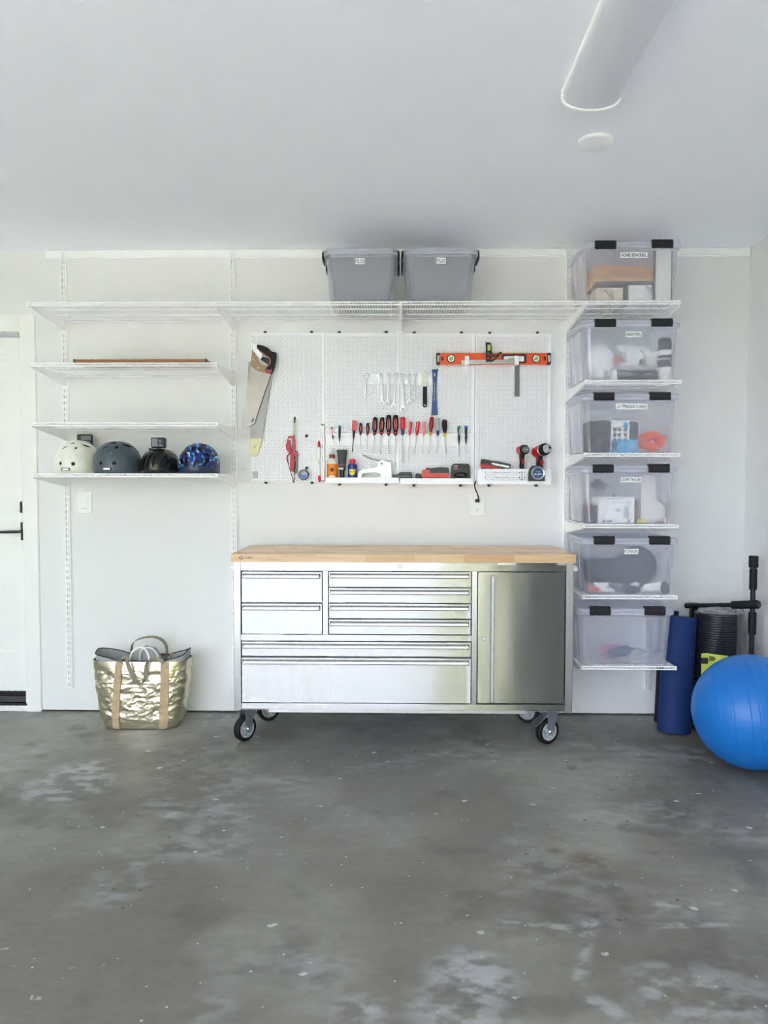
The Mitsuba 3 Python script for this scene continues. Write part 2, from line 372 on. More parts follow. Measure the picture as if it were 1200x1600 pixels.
t.part('weatherstrip', box(DX0 + 0.01, xa - 0.002, yd - 0.012, yd, 2.1038, 2.1267), 'light_grey_plastic', False, 'grey weather strip under the head jamb')
struct('trim_2', cat([box(DX1 - 0.0015, DX1, 0.045, 0.15, 0.1, DZ1, 0.0), box(DX0, DX1, 0.045, 0.15, DZ1 - 0.012, DZ1), box(DX0, DX0 + 0.009, 0, 0.15, 0.1, DZ1)]), 'paint_trim', 'white door jamb')
cx = -2.0137
cz = 2.2324
struct('trim_3', cat([box(DX1 - 0.001, cx, -0.014, 0, -0.0, cz, 0.003), box(DX0 - 0.1, DX1 - 0.001, -0.014, 0, DZ1 - 0.004, cz, 0.003), box(DX0 - 0.1, DX0, -0.014, 0, 0.0, DZ1 - 0.004, 0.003)]), 'paint_trim', 'flat white casing boards around the door')
t = Thing('threshold', 'dark grey metal threshold below the white door', None, None, 'structure')
z1, z2 = 0.051, 0.0374
t.part('sill', cat([box(DX0, DX1, -0.005, 0.12, z1, zb - 0.002, 0.003)]), 'dark_steel', False)
t.part('nosing', box(DX0, DX1 + 0.006, -0.022, 0.0, z2, z1, 0.002), 'black_plastic', False)
t.part('riser', box(DX0, DX1, -0.008, 0.15, 0.002, z2), 'paint_trim', False, 'white riser board')

# ceiling lamp (off) and junction cover
t = Thing('ceiling_light', 'long white wraparound ceiling light with curved prismatic lens, switched off', 'ceiling light')
cxl, hw, y0, y1 = 0.625, 0.092, -1.715, -2.98
arc = [(cxl + hw * math.cos(a), ZC - 0.028 - 0.040 * math.sin(a)) for a in np.linspace(0, PI, 21)]
lens_o = Polygon([(cxl + hw, ZC - 0.006)] + arc + [(cxl - hw, ZC - 0.006)])
scene['lens_acrylic'] = {'type': 'twosided', 'b': {'type': 'principled', 'base_color': rgb((205, 207, 214)), 'roughness': 0.22, 'specular': 0.5}}
t.part('lens', prism(lens_o, y0 - 0.004, y1 + 0.004), 'lens_acrylic', 40)
t.part('housing', box(cxl - hw - 0.003, cxl + hw + 0.003, y0 - 0.002, y1, ZC - 0.02, ZC, 0.003), 'white_metal', False)
cap = Polygon([(p[0] + (p[0] - cxl) * 0.045, p[1] - 0.004) for p in [(cxl + hw, ZC + 0.004)] + arc + [(cxl - hw, ZC + 0.004)]])
for yy in (y0, y1):
    t.part('end_cap', prism(cap, yy, yy - 0.012, 0.003), 'white_plastic', 40, 'white rimmed end cap')
bx, by = 0.7368, -1.3353
t = Thing('ceiling_cover', 'round white blank cover on the ceiling beyond the light', 'ceiling cover')
t.solo(lathe((bx, by, ZC), (0, 0, -1), [(0, 0.066), (0.007, 0.066), (0.010, 0.062), (0.0105, 0.05), (0.0105, 0)], 40), 'white_plastic', 30)

# ------------------------------------------------------------------ shelving
STD = [-1.8443, -0.9086, 0.015, 0.9319, 1.3925]
ZTOP = 2.5625
STB = [0.1181, 0.1201, 2.1567, 0.42, 0.1234]
names = ['leftmost, beside the door casing', 'left of the pegboard, running down behind the workbench', 'short one between the two file bins', 'right of the pegboard, at the left side of the clear bins', 'mostly hidden behind the clear bins at the right']
SW, SD, SP = 0.0265, 0.022, 0.0336
slot = lambda cx, cz: [(cx - 0.0028, cz - 0.0098), (cx + 0.0028, cz - 0.0098), (cx + 0.0028, cz + 0.0098), (cx - 0.0028, cz + 0.0098)]
for i, x in enumerate(STD):
    zb = STB[i] if i != 2 else ZTOP - 0.60
    rows = int((ZTOP - zb - 0.004) / SP)
    def strip(x=x, rows=rows):
        V, F, n = [], [], 0
        cell = Polygon([(0, 0), (SW, 0), (SW, SP), (0, SP)], [slot(SW / 2 - 0.0058, SP / 2), slot(SW / 2 + 0.0058, SP / 2)])
        v, f = trimesh.creation.triangulate_polygon(cell, engine='earcut')
        for j in range(rows):
            V.append(np.c_[v[:, 0] + x - SW / 2, np.full(len(v), -SD), v[:, 1] + ZTOP - (j + 1) * SP]); F.append(np.asarray(f) + n); n += len(v)
        return trimesh.Trimesh(np.vstack(V), np.vstack(F), process=False)
    zb = ZTOP - rows * SP
    t = Thing('slotted_standard', f'white slotted wall standard, {names[i]}', 'wall standard')
    t.part('face', strip(), 'white_metal', False)
    t.part('flange', cat([box(x - SW / 2, x - SW / 2 + 0.0018, -SD, 0, zb, ZTOP), box(x + SW / 2 - 0.0018, x + SW / 2, -SD, 0, zb, ZTOP), box(x - SW / 2, x + SW / 2, -SD, 0, ZTOP - 0.002, ZTOP), box(x - SW / 2, x + SW / 2, -SD, 0, zb, zb + 0.002)]), 'white_metal', False)

YS0, YS1 = -0.028, -0.424
def shelf(x0, x1, z, label, group=None):
    """z: the deck's upper face"""
    t = Thing('wire_shelf', label, 'shelf', group)
    r = 0.0014
    n = int(round((x1 - x0) / 0.0139)); W = []
    for k in range(n + 1):
        x = x0 + 0.006 + (x1 - x0 - 0.012) * k / n
        W.append(box(x - r, x + r, YS1 + 0.001, YS0, z - 2 * r, z)); W.append(box(x - r, x + r, YS1 - r, YS1 + r, z - 0.015, z))
    t.part('wire_deck', cat(W), 'white_wire', False, 'closely set white cross wires', kind='stuff')
    def rod(y, zz, rr, a=x0, b=x1): return cyl((a, y, zz), (b, y, zz), rr, n=8)
    t.part('front_rail', cat([rod(YS1, z - 0.002, 0.0034), rod(YS1, z - 0.0155, 0.0036)]), 'white_wire', 30)
    t.part('end_cap', box(x0 - 0.002, x0 + 0.004, YS1 - 0.005, YS1 + 0.006, z - 0.020, z + 0.002, 0.002), 'white_plastic', False)
    t.part('end_cap', box(x1 - 0.004, x1 + 0.002, YS1 - 0.005, YS1 + 0.006, z - 0.020, z + 0.002, 0.002), 'white_plastic', False)
    for y in (-0.285, -0.155):
        t.part('stringer', rod(y, z - 0.0065, 0.0036), 'white_wire', 30)
    t.part('back_rail', cat([rod(YS0, z - 0.002, 0.003), rod(YS0, z - 0.014, 0.003)]), 'white_wire', 30)
def bracket(x, z, label, group=None):
    t = Thing('shelf_bracket', label, 'shelf bracket', group)
    zb = z - 0.0065
    prof = Polygon([(-SD + 0.004, zb), (YS1 + 0.012, zb), (YS1 + 0.004, zb - 0.004), (YS1 + 0.006, zb - 0.011), (YS1 + 0.03, zb - 0.02), (-SD - 0.012, zb - 0.062), (-SD + 0.001, zb - 0.062), (-SD + 0.004, zb - 0.055)])
    m = trimesh.creation.extrude_polygon(prof, 0.011, engine='earcut'); v = m.vertices
    t.part('arm', trimesh.Trimesh(np.c_[x - 0.0055 + v[:, 2], v[:, 0], v[:, 1]], m.faces, process=False), 'white_metal', False)
    for zz in (zb - 0.012, zb - 0.046):
        t.part('hook', box(x - 0.0075, x + 0.0075, -SD - 0.001, -SD + 0.012, zz - 0.006, zz + 0.006), 'white_metal', False)
ZT = 2.1995
XS = [STD[0] - 0.010, STD[1], STD[2], STD[3], 1.3954]
where = ['top white wire shelf, empty, leftmost bay above the brown board', 'top white wire shelf under the left file bin, above the saws', 'top white wire shelf under the right file bin, above the orange level', 'short top white wire shelf carrying the home remodel bin']
for i in range(4):
    shelf(XS[i] + 0.001, XS[i + 1] - 0.001, ZT, where[i])
bl = ['at the far left end of the top shelf', 'on the second standard, under the top shelf', 'under the top shelf between the two file bins', 'under the top shelf beside the home remodel bin', 'at the right end of the top shelf behind the painting bin']
for i, x in enumerate(STD): bracket(x, ZT, f'white steel shelf bracket {bl[i]}')
ZL = [1.8991, 1.6012, 1.3452]
ll = [('white wire shelf carrying the long brown board', 'shelf with the brown board'), ('empty white wire shelf above the bike helmets', 'empty shelf above the helmets'), ('white wire shelf carrying the four bike helmets', 'shelf with the helmets')]
XLA, XLB = -1.841, -0.9026
for z, (l, s) in zip(ZL, ll):
    shelf(XLA, XLB, z, l)
    bracket(STD[0], z, f'white steel bracket at the left end of the {s}')
    bracket(STD[1], z, f'white steel bracket at the right end of the {s}')
RB = ['painting', 'extension cords', 'light bulbs', 'fitness', 'unlabelled']
ZR = [1.8105, 1.4497, 1.094, 0.7372, 0.3793]
for z, s in zip(ZR, RB):
    w = f'{s} bin' if s != 'unlabelled' else 'unlabelled bottom bin'
    shelf(0.9306, 1.4033, z, f'short white wire shelf carrying the {w}')
    bracket(STD[3], z, f'white steel bracket under the left end of the shelf of the {w}')
    bracket(STD[4], z, f'white steel bracket under the right end of the shelf of the {w}')
# ------------------------------------------------------------------ rolling workbench
B = Thing('workbench', 'stainless steel rolling workbench with drawers, a cabinet door and maple top', 'workbench')
YB = -0.545                                   # plane of its front frame
TX0, TX1, TY0, TY1 = 0.0257 - 0.838, 0.0257 + 0.838, -0.558, -0.045
TZ1 = 0.955; TZ0 = 0.914
ring = lambda z, g: np.c_[rrect((TX0 + TX1) / 2, (TY0 + TY1) / 2, (TX1 - TX0) / 2 - g, (TY1 - TY0) / 2 - g, 0.012 - g, 4), np.full(20, z)]
rc = lambda z, g: np.vstack([[(TX0 + g, TY0 + g, z), (TX1 - g, TY0 + g, z), (TX1 - g, TY1 - 0.06, z), (TX1 - 0.02, TY1 - 0.02, z), (TX1 - 0.06, TY1 - g, z), (TX0 + 0.06, TY1 - g, z), (TX0 + 0.02, TY1 - 0.02, z), (TX0 + g, TY1 - 0.06, z)]])
top = B.part('worktop', loft([rc(TZ0, 0), rc(TZ1 - 0.002, 0), rc(TZ1, 0.002)], True, True), 'maple', 30, 'thick maple butcher block top')
# burnt-in mark and word on the front edge of the top
mk = ((-0.7612), (0.9358))
R1 = 0.0088
arc2 = lambda a0, a1, r0, r1: Polygon([(mk[0] + r0 * math.cos(a), mk[1] + r0 * math.sin(a)) for a in np.linspace(a0, a1, 14)] + [(mk[0] + r1 * math.cos(a), mk[1] + r1 * math.sin(a)) for a in np.linspace(a1, a0, 14)])
logo = cat([prism(arc2(a, a + 1.75, R1 * 0.62, R1), TY0 + 0.0005, TY0 - 0.0006) for a in (0.2, 2.3, 4.4)] + [prism([(mk[0] - R1 * 1.9, mk[1] - R1 * 0.75), (mk[0] - R1 * 0.85, mk[1] + R1 * 0.45), (mk[0] - R1 * 0.7, mk[1] + R1 * 0.3)], TY0 + 0.0005, TY0 - 0.0006)])
mat('burnt_wood', (62, 42, 28), 0.7, 0.2)
B.part('logo', logo, 'burnt_wood', False, 'dark ring mark burnt into the top edge', under=top)
B.part('lettering', text('TRINITY', 0.0096, -0.7212, TY0 + 0.0003, 0.9362, 0.0465), 'burnt_wood', False, 'dark lettering TRINITY', under=top)

def panel(x0, x1, z0, z1, y, seed, amp=0.0011):
    """a pressed sheet front: slightly wavy, with a turned-back edge; returns mesh and uv in metres"""
    nx, nz = max(8, int((x1 - x0) / 0.012)), max(6, int((z1 - z0) / 0.015))
    def f(u, v):
        x, z = x0 + u * (x1 - x0), z0 + v * (z1 - z0)
        w = meshkit.fbm(np.stack([x * 7 + seed * 3.1, z * 1.6 + seed, x * 0 + seed], -1), 2) - 0.5
        edge = np.minimum(1, 8 * np.minimum(u * (1 - u) * (x1 - x0) / 0.1, v * (1 - v) * (z1 - z0) / 0.1).clip(0))
        return x, y - amp * 2 * w * edge, z
    s = grid(f, nx, nz)
    sides = cat([box(x0, x0 + 0.001, y, y + 0.02, z0, z1), box(x1 - 0.001, x1, y, y + 0.02, z0, z1), box(x0, x1, y, y + 0.02, z1 - 0.001, z1), box(x0, x1, y, y + 0.02, z0, z0 + 0.001)])
    m = cat([s, sides]); return m, np.c_[m.vertices[:, 0], m.vertices[:, 2]]
def steel_part(name, mesh_uv, m, label=None, under=None):
    mesh, uv = mesh_uv
    key = fresh((under or B.key) + '__' + name)
    mesh = trimesh.Trimesh(mesh.vertices, mesh.faces, process=False)
    scene[key] = mikit.ply(mesh, m, smooth=True, uv=uv)
    if label: labels[key] = {'label': label}
    return key
def flat(mesh):
    """unshared corners so that smooth shading keeps its edges; uv = (x, z), or (y, z) on faces that look sideways"""
    v = mesh.vertices[mesh.faces].reshape(-1, 3); n = np.repeat(mesh.face_normals, 3, 0)
    uv = np.c_[np.where(np.abs(n[:, 0]) > 0.7, v[:, 1], v[:, 0]), np.where(np.abs(n[:, 2]) > 0.7, v[:, 1], v[:, 2])]
    uv = uv + 1e-4 * np.tile(np.array([[0, 0], [1, 0.3], [0.2, 1]]), (len(v) // 3, 1))
    return trimesh.Trimesh(v, np.arange(len(v)).reshape(-1, 3), process=False), uv
X = lambda u: u
bx0, bx1 = -0.8027, 0.8566
fx0, fx1 = -0.767, 0.82
zb, zt = 0.1786, TZ0
zr = 0.8709; zm1, zm0 = 0.5563, 0.5263; zl1, zl0 = 0.2158, 0.1865
post1 = (-0.3656, -0.338); post2 = (0.3631, 0.3893)
shell = cat([box(bx0, bx0 + 0.0015, -0.05, YB, zb, zt), box(bx1 - 0.0015, bx1, -0.05, YB, zb, zt), box(bx0, bx1, -0.052, -0.05, zb, zt), box(bx0, bx1, -0.05, YB + 0.012, zb, zb + 0.002), box(bx0, bx1, -0.05, YB, zt - 0.012, zt)])
steel_part('carcass', flat(shell), 'stainless_post')
B.part('inner_face', cat([box(fx0, fx1, YB + 0.050, YB + 0.060, zl0, zr + 0.02)]), 'zinc', False, 'zinc plated inner frame')
for a, b in ((bx0, fx0), (fx1, bx1)):
    steel_part('corner_post', flat(box(a, b, YB - 0.002, YB + 0.05, zb + (0.002 if a == bx0 else -0.004), zt, 0.0015)), 'stainless_post')
for (a, b, z0, z1) in ((post1[0], post1[1], zm1, zr), (post2[0], post2[1], zl1, zr)):
    steel_part('divider_post', flat(box(a, b, YB, YB + 0.03, z0, z1, 0.0012)), 'stainless_post')
steel_part('top_rail', panel(fx0, fx1, zr, zt, YB, 3), 'stainless')
steel_part('middle_rail', panel(fx0, post2[0], zm0, zm1, YB, 4), 'stainless')
steel_part('bottom_rail', panel(fx0, fx1, zl0, zl1, YB, 5), 'stainless')
steel_part('bottom_lip', flat(box(-0.6347, 0.6347, YB + 0.004, YB + 0.05, 0.1673, zl0, 0.0015)), 'brushed_bar')
def bar_pull(x0, x1, z, y, name='handle'):
    """a long bent-edge pull: flat face that leans out over a finger groove"""
    prof = [(y, z + 0.010), (y - 0.010, z + 0.011), (y - 0.020, z + 0.004), (y - 0.022, z - 0.006), (y - 0.019, z - 0.010), (y - 0.017, z - 0.006), (y - 0.016, z + 0.001), (y - 0.009, z + 0.006), (y, z + 0.006)]
    g = Polygon(prof); m = trimesh.creation.extrude_polygon(g, x1 - x0, engine='earcut'); v = m.vertices
    return trimesh.Trimesh(np.c_[x0 + v[:, 2], v[:, 0], v[:, 1]], m.faces, process=False)
DR = [(-0.7611, -0.3683, 0.7156, 0.866, 'upper left drawer'),
      (-0.7621, -0.3686, 0.5584, 0.7099, 'lower left drawer'),
      (-0.7631, 0.3595, 0.4502, 0.5226, 'wide shallow drawer'),
      (-0.7641, 0.3604, 0.2192, 0.4438, 'wide deep bottom drawer')]
zz = [0.8679, 0.792, 0.7883, 0.7154, 0.711, 0.6381, 0.6337, 0.5599]
for k in range(4):
    DR.append((-0.334, 0.3581, zz[2 * k + 1], zz[2 * k], ('first', 'second', 'third', 'fourth')[k] + ' middle drawer from the top'))
for k, (a, b, z0, z1, l) in enumerate(DR):
    d = steel_part('drawer', panel(a, b, z0 + 0.001, z1 - 0.001, YB - 0.003, 10 + k * 1.7), 'stainless', l)
    h = bar_pull(a + 0.010, b - 0.012, z1 - 0.020, YB - 0.003)
    steel_part('handle', flat(h), 'brushed_bar', None, d)
    for s in (a + 0.008, b - 0.012):
        key = B.part('end_cap', box(s - 0.001, s + 0.003, YB - 0.024, YB - 0.003, z1 - 0.031, z1 - 0.008, 0.001), 'dark_steel', False, under=d)
d = steel_part('door', panel(0.3936, 0.8144, 0.2237, 0.8673, YB - 0.003, 31.3, 0.0015), 'stainless', 'stainless cabinet door')
ax, az0, az1 = 0.4625, 0.2319, 0.8509
vb = box(ax - 0.0095, ax + 0.0095, YB - 0.026, YB - 0.012, az0, az1, 0.003)
steel_part('handle', flat(cat([vb, box(ax - 0.008, ax - 0.004, YB - 0.014, YB - 0.003, az0, az1)])), 'brushed_bar', 'long vertical bar handle', d)
def lock(x, z, y, under, r=0.0105):
    k = B.part('lock', cat([lathe((x, y, z), (0, -1, 0), [(0, r), (0.004, r), (0.006, r * 0.8), (0.006, r * 0.62), (0.0045, r * 0.6), (0.0045, 0)], 24), box(x - 0.0012, x + 0.0012, y - 0.0052, y - 0.004, z - 0.004, z + 0.004)]), 'zinc', 30, 'round keyed lock', under=under)
lock(0.0129, 0.8957, YB, 'workbench__top_rail')
lock(0.4226, 0.5425, YB - 0.003, d, 0.0085)
# push handles at both ends
for s, u in ((-1, 356), (1, 904)):
    xw = bx0 if s < 0 else bx1
    hz = 0.8744
    k = B.part('side_handle', tube(spline([(xw + s * 0.004, -0.47, hz), (xw + s * 0.022, -0.468, hz), (xw + s * 0.030, -0.44, hz), (xw + s * 0.030, -0.30, hz), (xw + s * 0.030, -0.14, hz), (xw + s * 0.022, -0.112, hz), (xw + s * 0.004, -0.11, hz)], 40), 0.0135, 14), 'white_metal', 40, 'white tubular push handle')
# casters
scene['caster_grey'] = {'type': 'twosided', 'b': {'type': 'principled', 'base_color': rgb((168, 172, 174)), 'roughness': 0.4}}
def caster(px, py, yaw, brake):
    """px, py: the swivel axis; the wheel trails in the direction yaw"""
    r, w = 0.0635, 0.036
    c = B.part('caster', box(px - 0.05, px + 0.05, py - 0.042, py + 0.042, zb - 0.006, zb, 0.001), 'zinc', False, 'swivel caster with black tyre' + (' and brake pedal' if brake else ''))
    t = np.array([math.cos(yaw), math.sin(yaw), 0]); ax = np.array([-t[1], t[0], 0]); h = np.array([px, py, 0]) + t * 0.036 + [0, 0, r]
    tyre = lathe(h - ax * w / 2, ax, [(0, 0.044), (0, r - 0.006), (0.005, r - 0.001), (w / 2, r), (w - 0.005, r - 0.001), (w, r - 0.006), (w, 0.044), (0, 0.044)], 40)
    B.part('tyre', tyre, 'black_rubber', 40, under=c)
    hub = [lathe(h - ax * w / 2, ax, [(-0.001, 0.037), (-0.001, 0.0445), (w + 0.001, 0.0445), (w + 0.001, 0.037), (-0.001, 0.037)], 36),
           lathe(h - ax * (w / 2 + 0.002), ax, [(0, 0.008), (0, 0.016), (w + 0.004, 0.016), (w + 0.004, 0.008)], 24), lathe(h - ax * 0.006, ax, [(0, 0.0), (0, 0.038), (0.012, 0.038), (0.012, 0)], 30)]
    for k in range(6):
        a = k * PI / 3; dv = math.cos(a) * t + math.sin(a) * np.array([0, 0, 1])
        hub.append(hull([h + dv * q + ax * sw + np.cross(dv, ax) * 0.0025 * e for q in (0.014, 0.039) for sw in (-w / 2 + 0.003, w / 2 - 0.003) for e in (-1, 1)]))
    B.part('hub', cat(hub), 'caster_grey', 30, under=c)
    fk = []
    for sg in (-1, 1):
        o = ax * sg * (w / 2 + 0.006)
        pts = []
        for e in (-0.0018, 0.0018):
            for q in ([px, py, zb - 0.010] + t * -0.022, [px, py, zb - 0.010] + t * 0.052, h + t * 0.014 + [0, 0, 0.004], h - t * 0.012 + [0, 0, 0.002], h + [0, 0, -0.012], h + t * 0.010 + [0, 0, -0.009], h - t * 0.009 + [0, 0, -0.009]): pts.append(q + o + ax * e)
        fk.append(hull(pts))
        fk.append(lathe(h + o + ax * sg * 0.001, ax * sg, [(0, 0.009), (0.006, 0.009), (0.008, 0.006), (0.008, 0)], 6))
    top_ = np.array([px, py, zb - 0.010]) + t * 0.015
    fk.append(hull([top_ + t * a + ax * b + [0, 0, e] for a in (-0.037, 0.037) for b in (-w / 2 - 0.008, w / 2 + 0.008) for e in (-0.004, 0.004)]))
    fk.append(cyl((px, py, zb - 0.012), (px, py, zb), 0.026, n=24))
    B.part('fork', cat(fk), 'zinc', False, under=c)
    if brake:
        q = np.array([px, py, zb - 0.014]); b_ = []
        o1, o2 = q + t * 0.03 + [0, 0, -0.004], q + t * 0.105 + [0, 0, -0.052]
        for e in (-1, 1): b_.append(hull([o + ax * e * s2 + [0, 0, k] for o, s2 in ((o1, 0.018), (o2, 0.026)) for k in (-0.003, 0.006)] + [o + ax * e * (s2 - 0.003) + [0, 0, k] for o, s2 in ((o1, 0.018), (o2, 0.026)) for k in (-0.003, 0.006)]))
        b_.append(hull([o + ax * s2 * e + [0, 0, k] for o, s2 in ((o1, 0.018), (o2, 0.026)) for e in (-1, 1) for k in (0.004, 0.006)]))
        b_.append(hull([o2 + t * a + ax * e * 0.026 + [0, 0, k] for a, k in ((-0.004, 0.004), (0.016, -0.006)) for e in (-1, 1)] + [o2 + t * 0.016 + ax * e * 0.026 + [0, 0, -0.010] for e in (-1, 1)]))
        B.part('brake_pedal', cat(b_), 'zinc', False, under=c)
caster(-0.745, -0.435, math.radians(-128), False)
caster(0.782, -0.455, math.radians(-152), True)
caster(-0.735, -0.150, math.radians(30), False)
caster(0.742, -0.150, math.radians(158), False)
# ------------------------------------------------------------------ pegboard
YP = -0.032
P_ = 0.0259
q1, q3 = P_ * 0.25, P_ * 0.75
octo = lambda cx, cz, r: [(cx + r * math.cos(a), cz + r * math.sin(a)) for a in np.arange(8) * PI / 4 + PI / 8]
rc4 = lambda cx, cz, hx, hz: [(cx - hx, cz - hz), (cx + hx, cz - hz), (cx + hx, cz + hz), (cx - hx, cz + hz)]
VS = lambda cx, cz: rc4(cx, cz, 0.0021, 0.0067)
HS = lambda cx, cz: rc4(cx, cz, 0.0067, 0.0021)
CELL = [octo(q3, q3, 0.0038), VS(q1, q3), HS(q3, q1)]
panels = [(-0.8074, -0.4008, 1.3045, 2.1209, 'leftmost white perforated steel tool panel, behind the saws'),
          (-0.3986, 0.0101, 1.2951, 2.1191, 'second white perforated steel tool panel, behind the glue bottle and stapler'),
          (0.0122, 0.4217, 1.2907, 2.1164, 'third white perforated steel tool panel, behind the blue pry bar'),
          (0.4245, 0.8381, 1.2906, 2.1142, 'rightmost white perforated steel tool panel, behind the two drills')]
for x0, x1, z0, z1, l in panels:
    t = Thing('pegboard', l, 'pegboard')
    w, h = x1 - x0, z1 - z0
    mx, mz = (w - 15.5 * P_) / 2, (h - 31.5 * P_) / 2
    t.part('perforated_face', perforated(x0 + mx, z0 + mz, 15, 31, P_, CELL, [VS(q1, q3)], [HS(q3, q1)], YP, 0.0016, (x0, x1, z0, z1)), 'white_board', False)
    t.part('flange', cat([box(x0, x0 + 0.0015, YP, -0.0005, z0, z1), box(x1 - 0.0015, x1, YP, -0.0005, z0, z1), box(x0, x1, YP, -0.0005, z0, z0 + 0.0015), box(x0, x1, YP, -0.0005, z1 - 0.0015, z1)]), 'white_board', False)
    for fx in (0.19, 0.82):
        for zz, s in ((z0 - 0.0045, -1), (z1 + 0.0045, 1)):
            t.part('screw', lathe((x0 + w * fx, -0.020, zz), (0, -1, 0), [(-0.018, 0.004), (0.002, 0.004), (0.002, 0.0085), (0.006, 0.007), (0.0075, 0.004), (0.0075, 0)], 14), 'black_plastic', 30, 'black mounting screw')
    if l.startswith('leftmost'):
        k = t.part('sticker', box(-0.8026, -0.7706, YP - 0.0008, YP + 0.0002, 1.3241, 1.3613), 'light_grey_plastic', False, 'small pale grey sticker')

# holder rails and trays
def rail(x0, x1, z0, z1, holes, label):
    t = Thing('tool_rail', label, 'tool holder')
    t.part('back_plate', box(x0, x1, YP - 0.0022, YP - 0.0004, z0, z1 - 0.002), 'white_board', False)
    g = sbox(x0, -0.0785, x1, YP - 0.0005)
    for hx, r in holes: g = g.difference(Point(hx, -0.058).buffer(r, 6).union(sbox(hx - r, -0.1, hx + r, -0.058)))
    m = trimesh.creation.extrude_polygon(g, 0.002, engine='earcut')
    lip = sbox(x0, z1 - 0.009, x1, z1)
    for hx, r in holes: lip = lip.difference(sbox(hx - r, z1 - 1, hx + r, z1 + 1))
    t.part('ledge', cat([move(m, (0, 0, z1 - 0.002)), prism(lip, -0.0785, -0.080)]), 'white_board', False)
    t.part('screw', lathe(((x0 + x1) / 2 + 0.012, YP - 0.002, (z0 + z1) / 2 - 0.004), (0, -1, 0), [(0, 0.003), (0.0015, 0.002), (0.0015, 0)], 10), 'grey_plastic', False)
    return t
# screwdrivers: (top u,v) (end of handle u,v) (tip u,v) half width in px, kind, label
SDR = []
def drv(*a): SDR.append(a)
drv(-0.3606, 1.5984, -0.3536, 1.5403, -0.3482, 1.5058, 0.0054, 'pick', 'tiny pink awl with a ring end and blue ferrule, leftmost on the rail')
drv(-0.3172, 1.6117, -0.3181, 1.5245, -0.319, 1.5029, 0.0079, 'prec_teal', 'black precision screwdriver with a teal cap, second from left on the rail')
drv(-0.236, 1.6394, -0.2418, 1.5412, -0.2481, 1.4685, 0.0121, 'square_red', 'screwdriver with a plain square red handle and black shank')
drv(-0.2014, 1.6249, -0.2031, 1.5598, -0.2052, 1.4822, 0.0092, 'duo', 'small black and red screwdriver, left one of the small pair')
drv(-0.1639, 1.6249, -0.1648, 1.5599, -0.1647, 1.4847, 0.0092, 'duo', 'small black and red screwdriver, right one of the small pair')
drv(-0.1224, 1.6572, -0.1265, 1.5599, -0.1314, 1.4598, 0.0138, 'duo', 'large black and red screwdriver, leftmost of four alike')
drv(-0.0837, 1.6564, -0.089, 1.5599, -0.096, 1.459, 0.0138, 'duo', 'large black and red screwdriver, second of four alike')
drv(-0.0488, 1.6696, -0.049, 1.5578, -0.0502, 1.4599, 0.015, 'duo', 'taller black and red screwdriver, third of four alike')
drv(-0.0114, 1.6696, -0.0116, 1.557, -0.0131, 1.4615, 0.0159, 'duo', 'taller black and red screwdriver, rightmost of four alike')
drv(0.0283, 1.6572, 0.0272, 1.5599, 0.028, 1.4092, 0.015, 'redblue', 'red fluted screwdriver with a blue ferrule and the longest shaft')
drv(0.0719, 1.6324, 0.0655, 1.5578, 0.0616, 1.4271, 0.0092, 'clearred', 'clear red small screwdriver beside the long red and blue one')
drv(0.1122, 1.6324, 0.1045, 1.557, 0.0924, 1.4558, 0.0113, 'clearred2', 'clear red screwdriver hanging tilted between two small ones')
drv(0.1442, 1.6324, 0.1432, 1.557, 0.1381, 1.4591, 0.0092, 'pink', 'pale pink clear-handled small screwdriver')
drv(0.1872, 1.6588, 0.1785, 1.5578, 0.173, 1.4592, 0.0142, 'amber', 'dark clear red screwdriver with a yellow ferrule')
drv(0.2188, 1.653, 0.2192, 1.557, 0.2137, 1.4617, 0.0121, 'clearblue', 'colourless clear screwdriver with a blue ferrule')
drv(0.2561, 1.6435, 0.2582, 1.5517, 0.2632, 1.4517, 0.015, 'blackyellow', 'black screwdriver with yellow ferrule and yellow end dot')
drv(0.3338, 1.61, 0.336, 1.5082, 0.3376, 1.441, 0.0096, 'prec_green', 'black precision screwdriver with a green cap')
drv(0.3736, 1.61, 0.3733, 1.5103, 0.374, 1.4601, 0.0096, 'prec_blue', 'black precision screwdriver with a bright blue cap, rightmost on the rail')
rz1, rz1b = 1.5667, 1.5661
def hole_at(d): k = (rz1 - d[3]) / (d[5] - d[3]) if d[5] != d[3] else 0; return d[2] + (d[4] - d[2]) * k
holes = [(hole_at(d), min(0.011, d[6] * 0.55) + 0.0015) for d in SDR]
xa, xm, xb = -0.3929, 0.0118, 0.4068
rail(xa, xm - 0.0005, 1.5069, rz1, [h for h in holes if h[0] < xm - 0.012], 'white ledge rail holding the black and red screwdrivers')
rail(xm + 0.0005, xb, 1.5035, rz1b, [h for h in holes if h[0] > xm], 'white ledge rail holding the clear-handled screwdrivers')
for n_, c in (('duo_red', (178, 44, 46)), ('clear_red', (206, 44, 58)), ('clear_pink', (228, 140, 146)), ('amber_red', (150, 28, 34)), ('clear_grey', (172, 174, 180)), ('teal', (24, 120, 148)), ('green_cap', (12, 152, 96)), ('blue_cap', (24, 98, 190)), ('navy', (22, 36, 92)), ('yellow', (232, 178, 34)), ('flat_red', (206, 52, 48))):
    mat(n_, c, 0.28, 0.5)
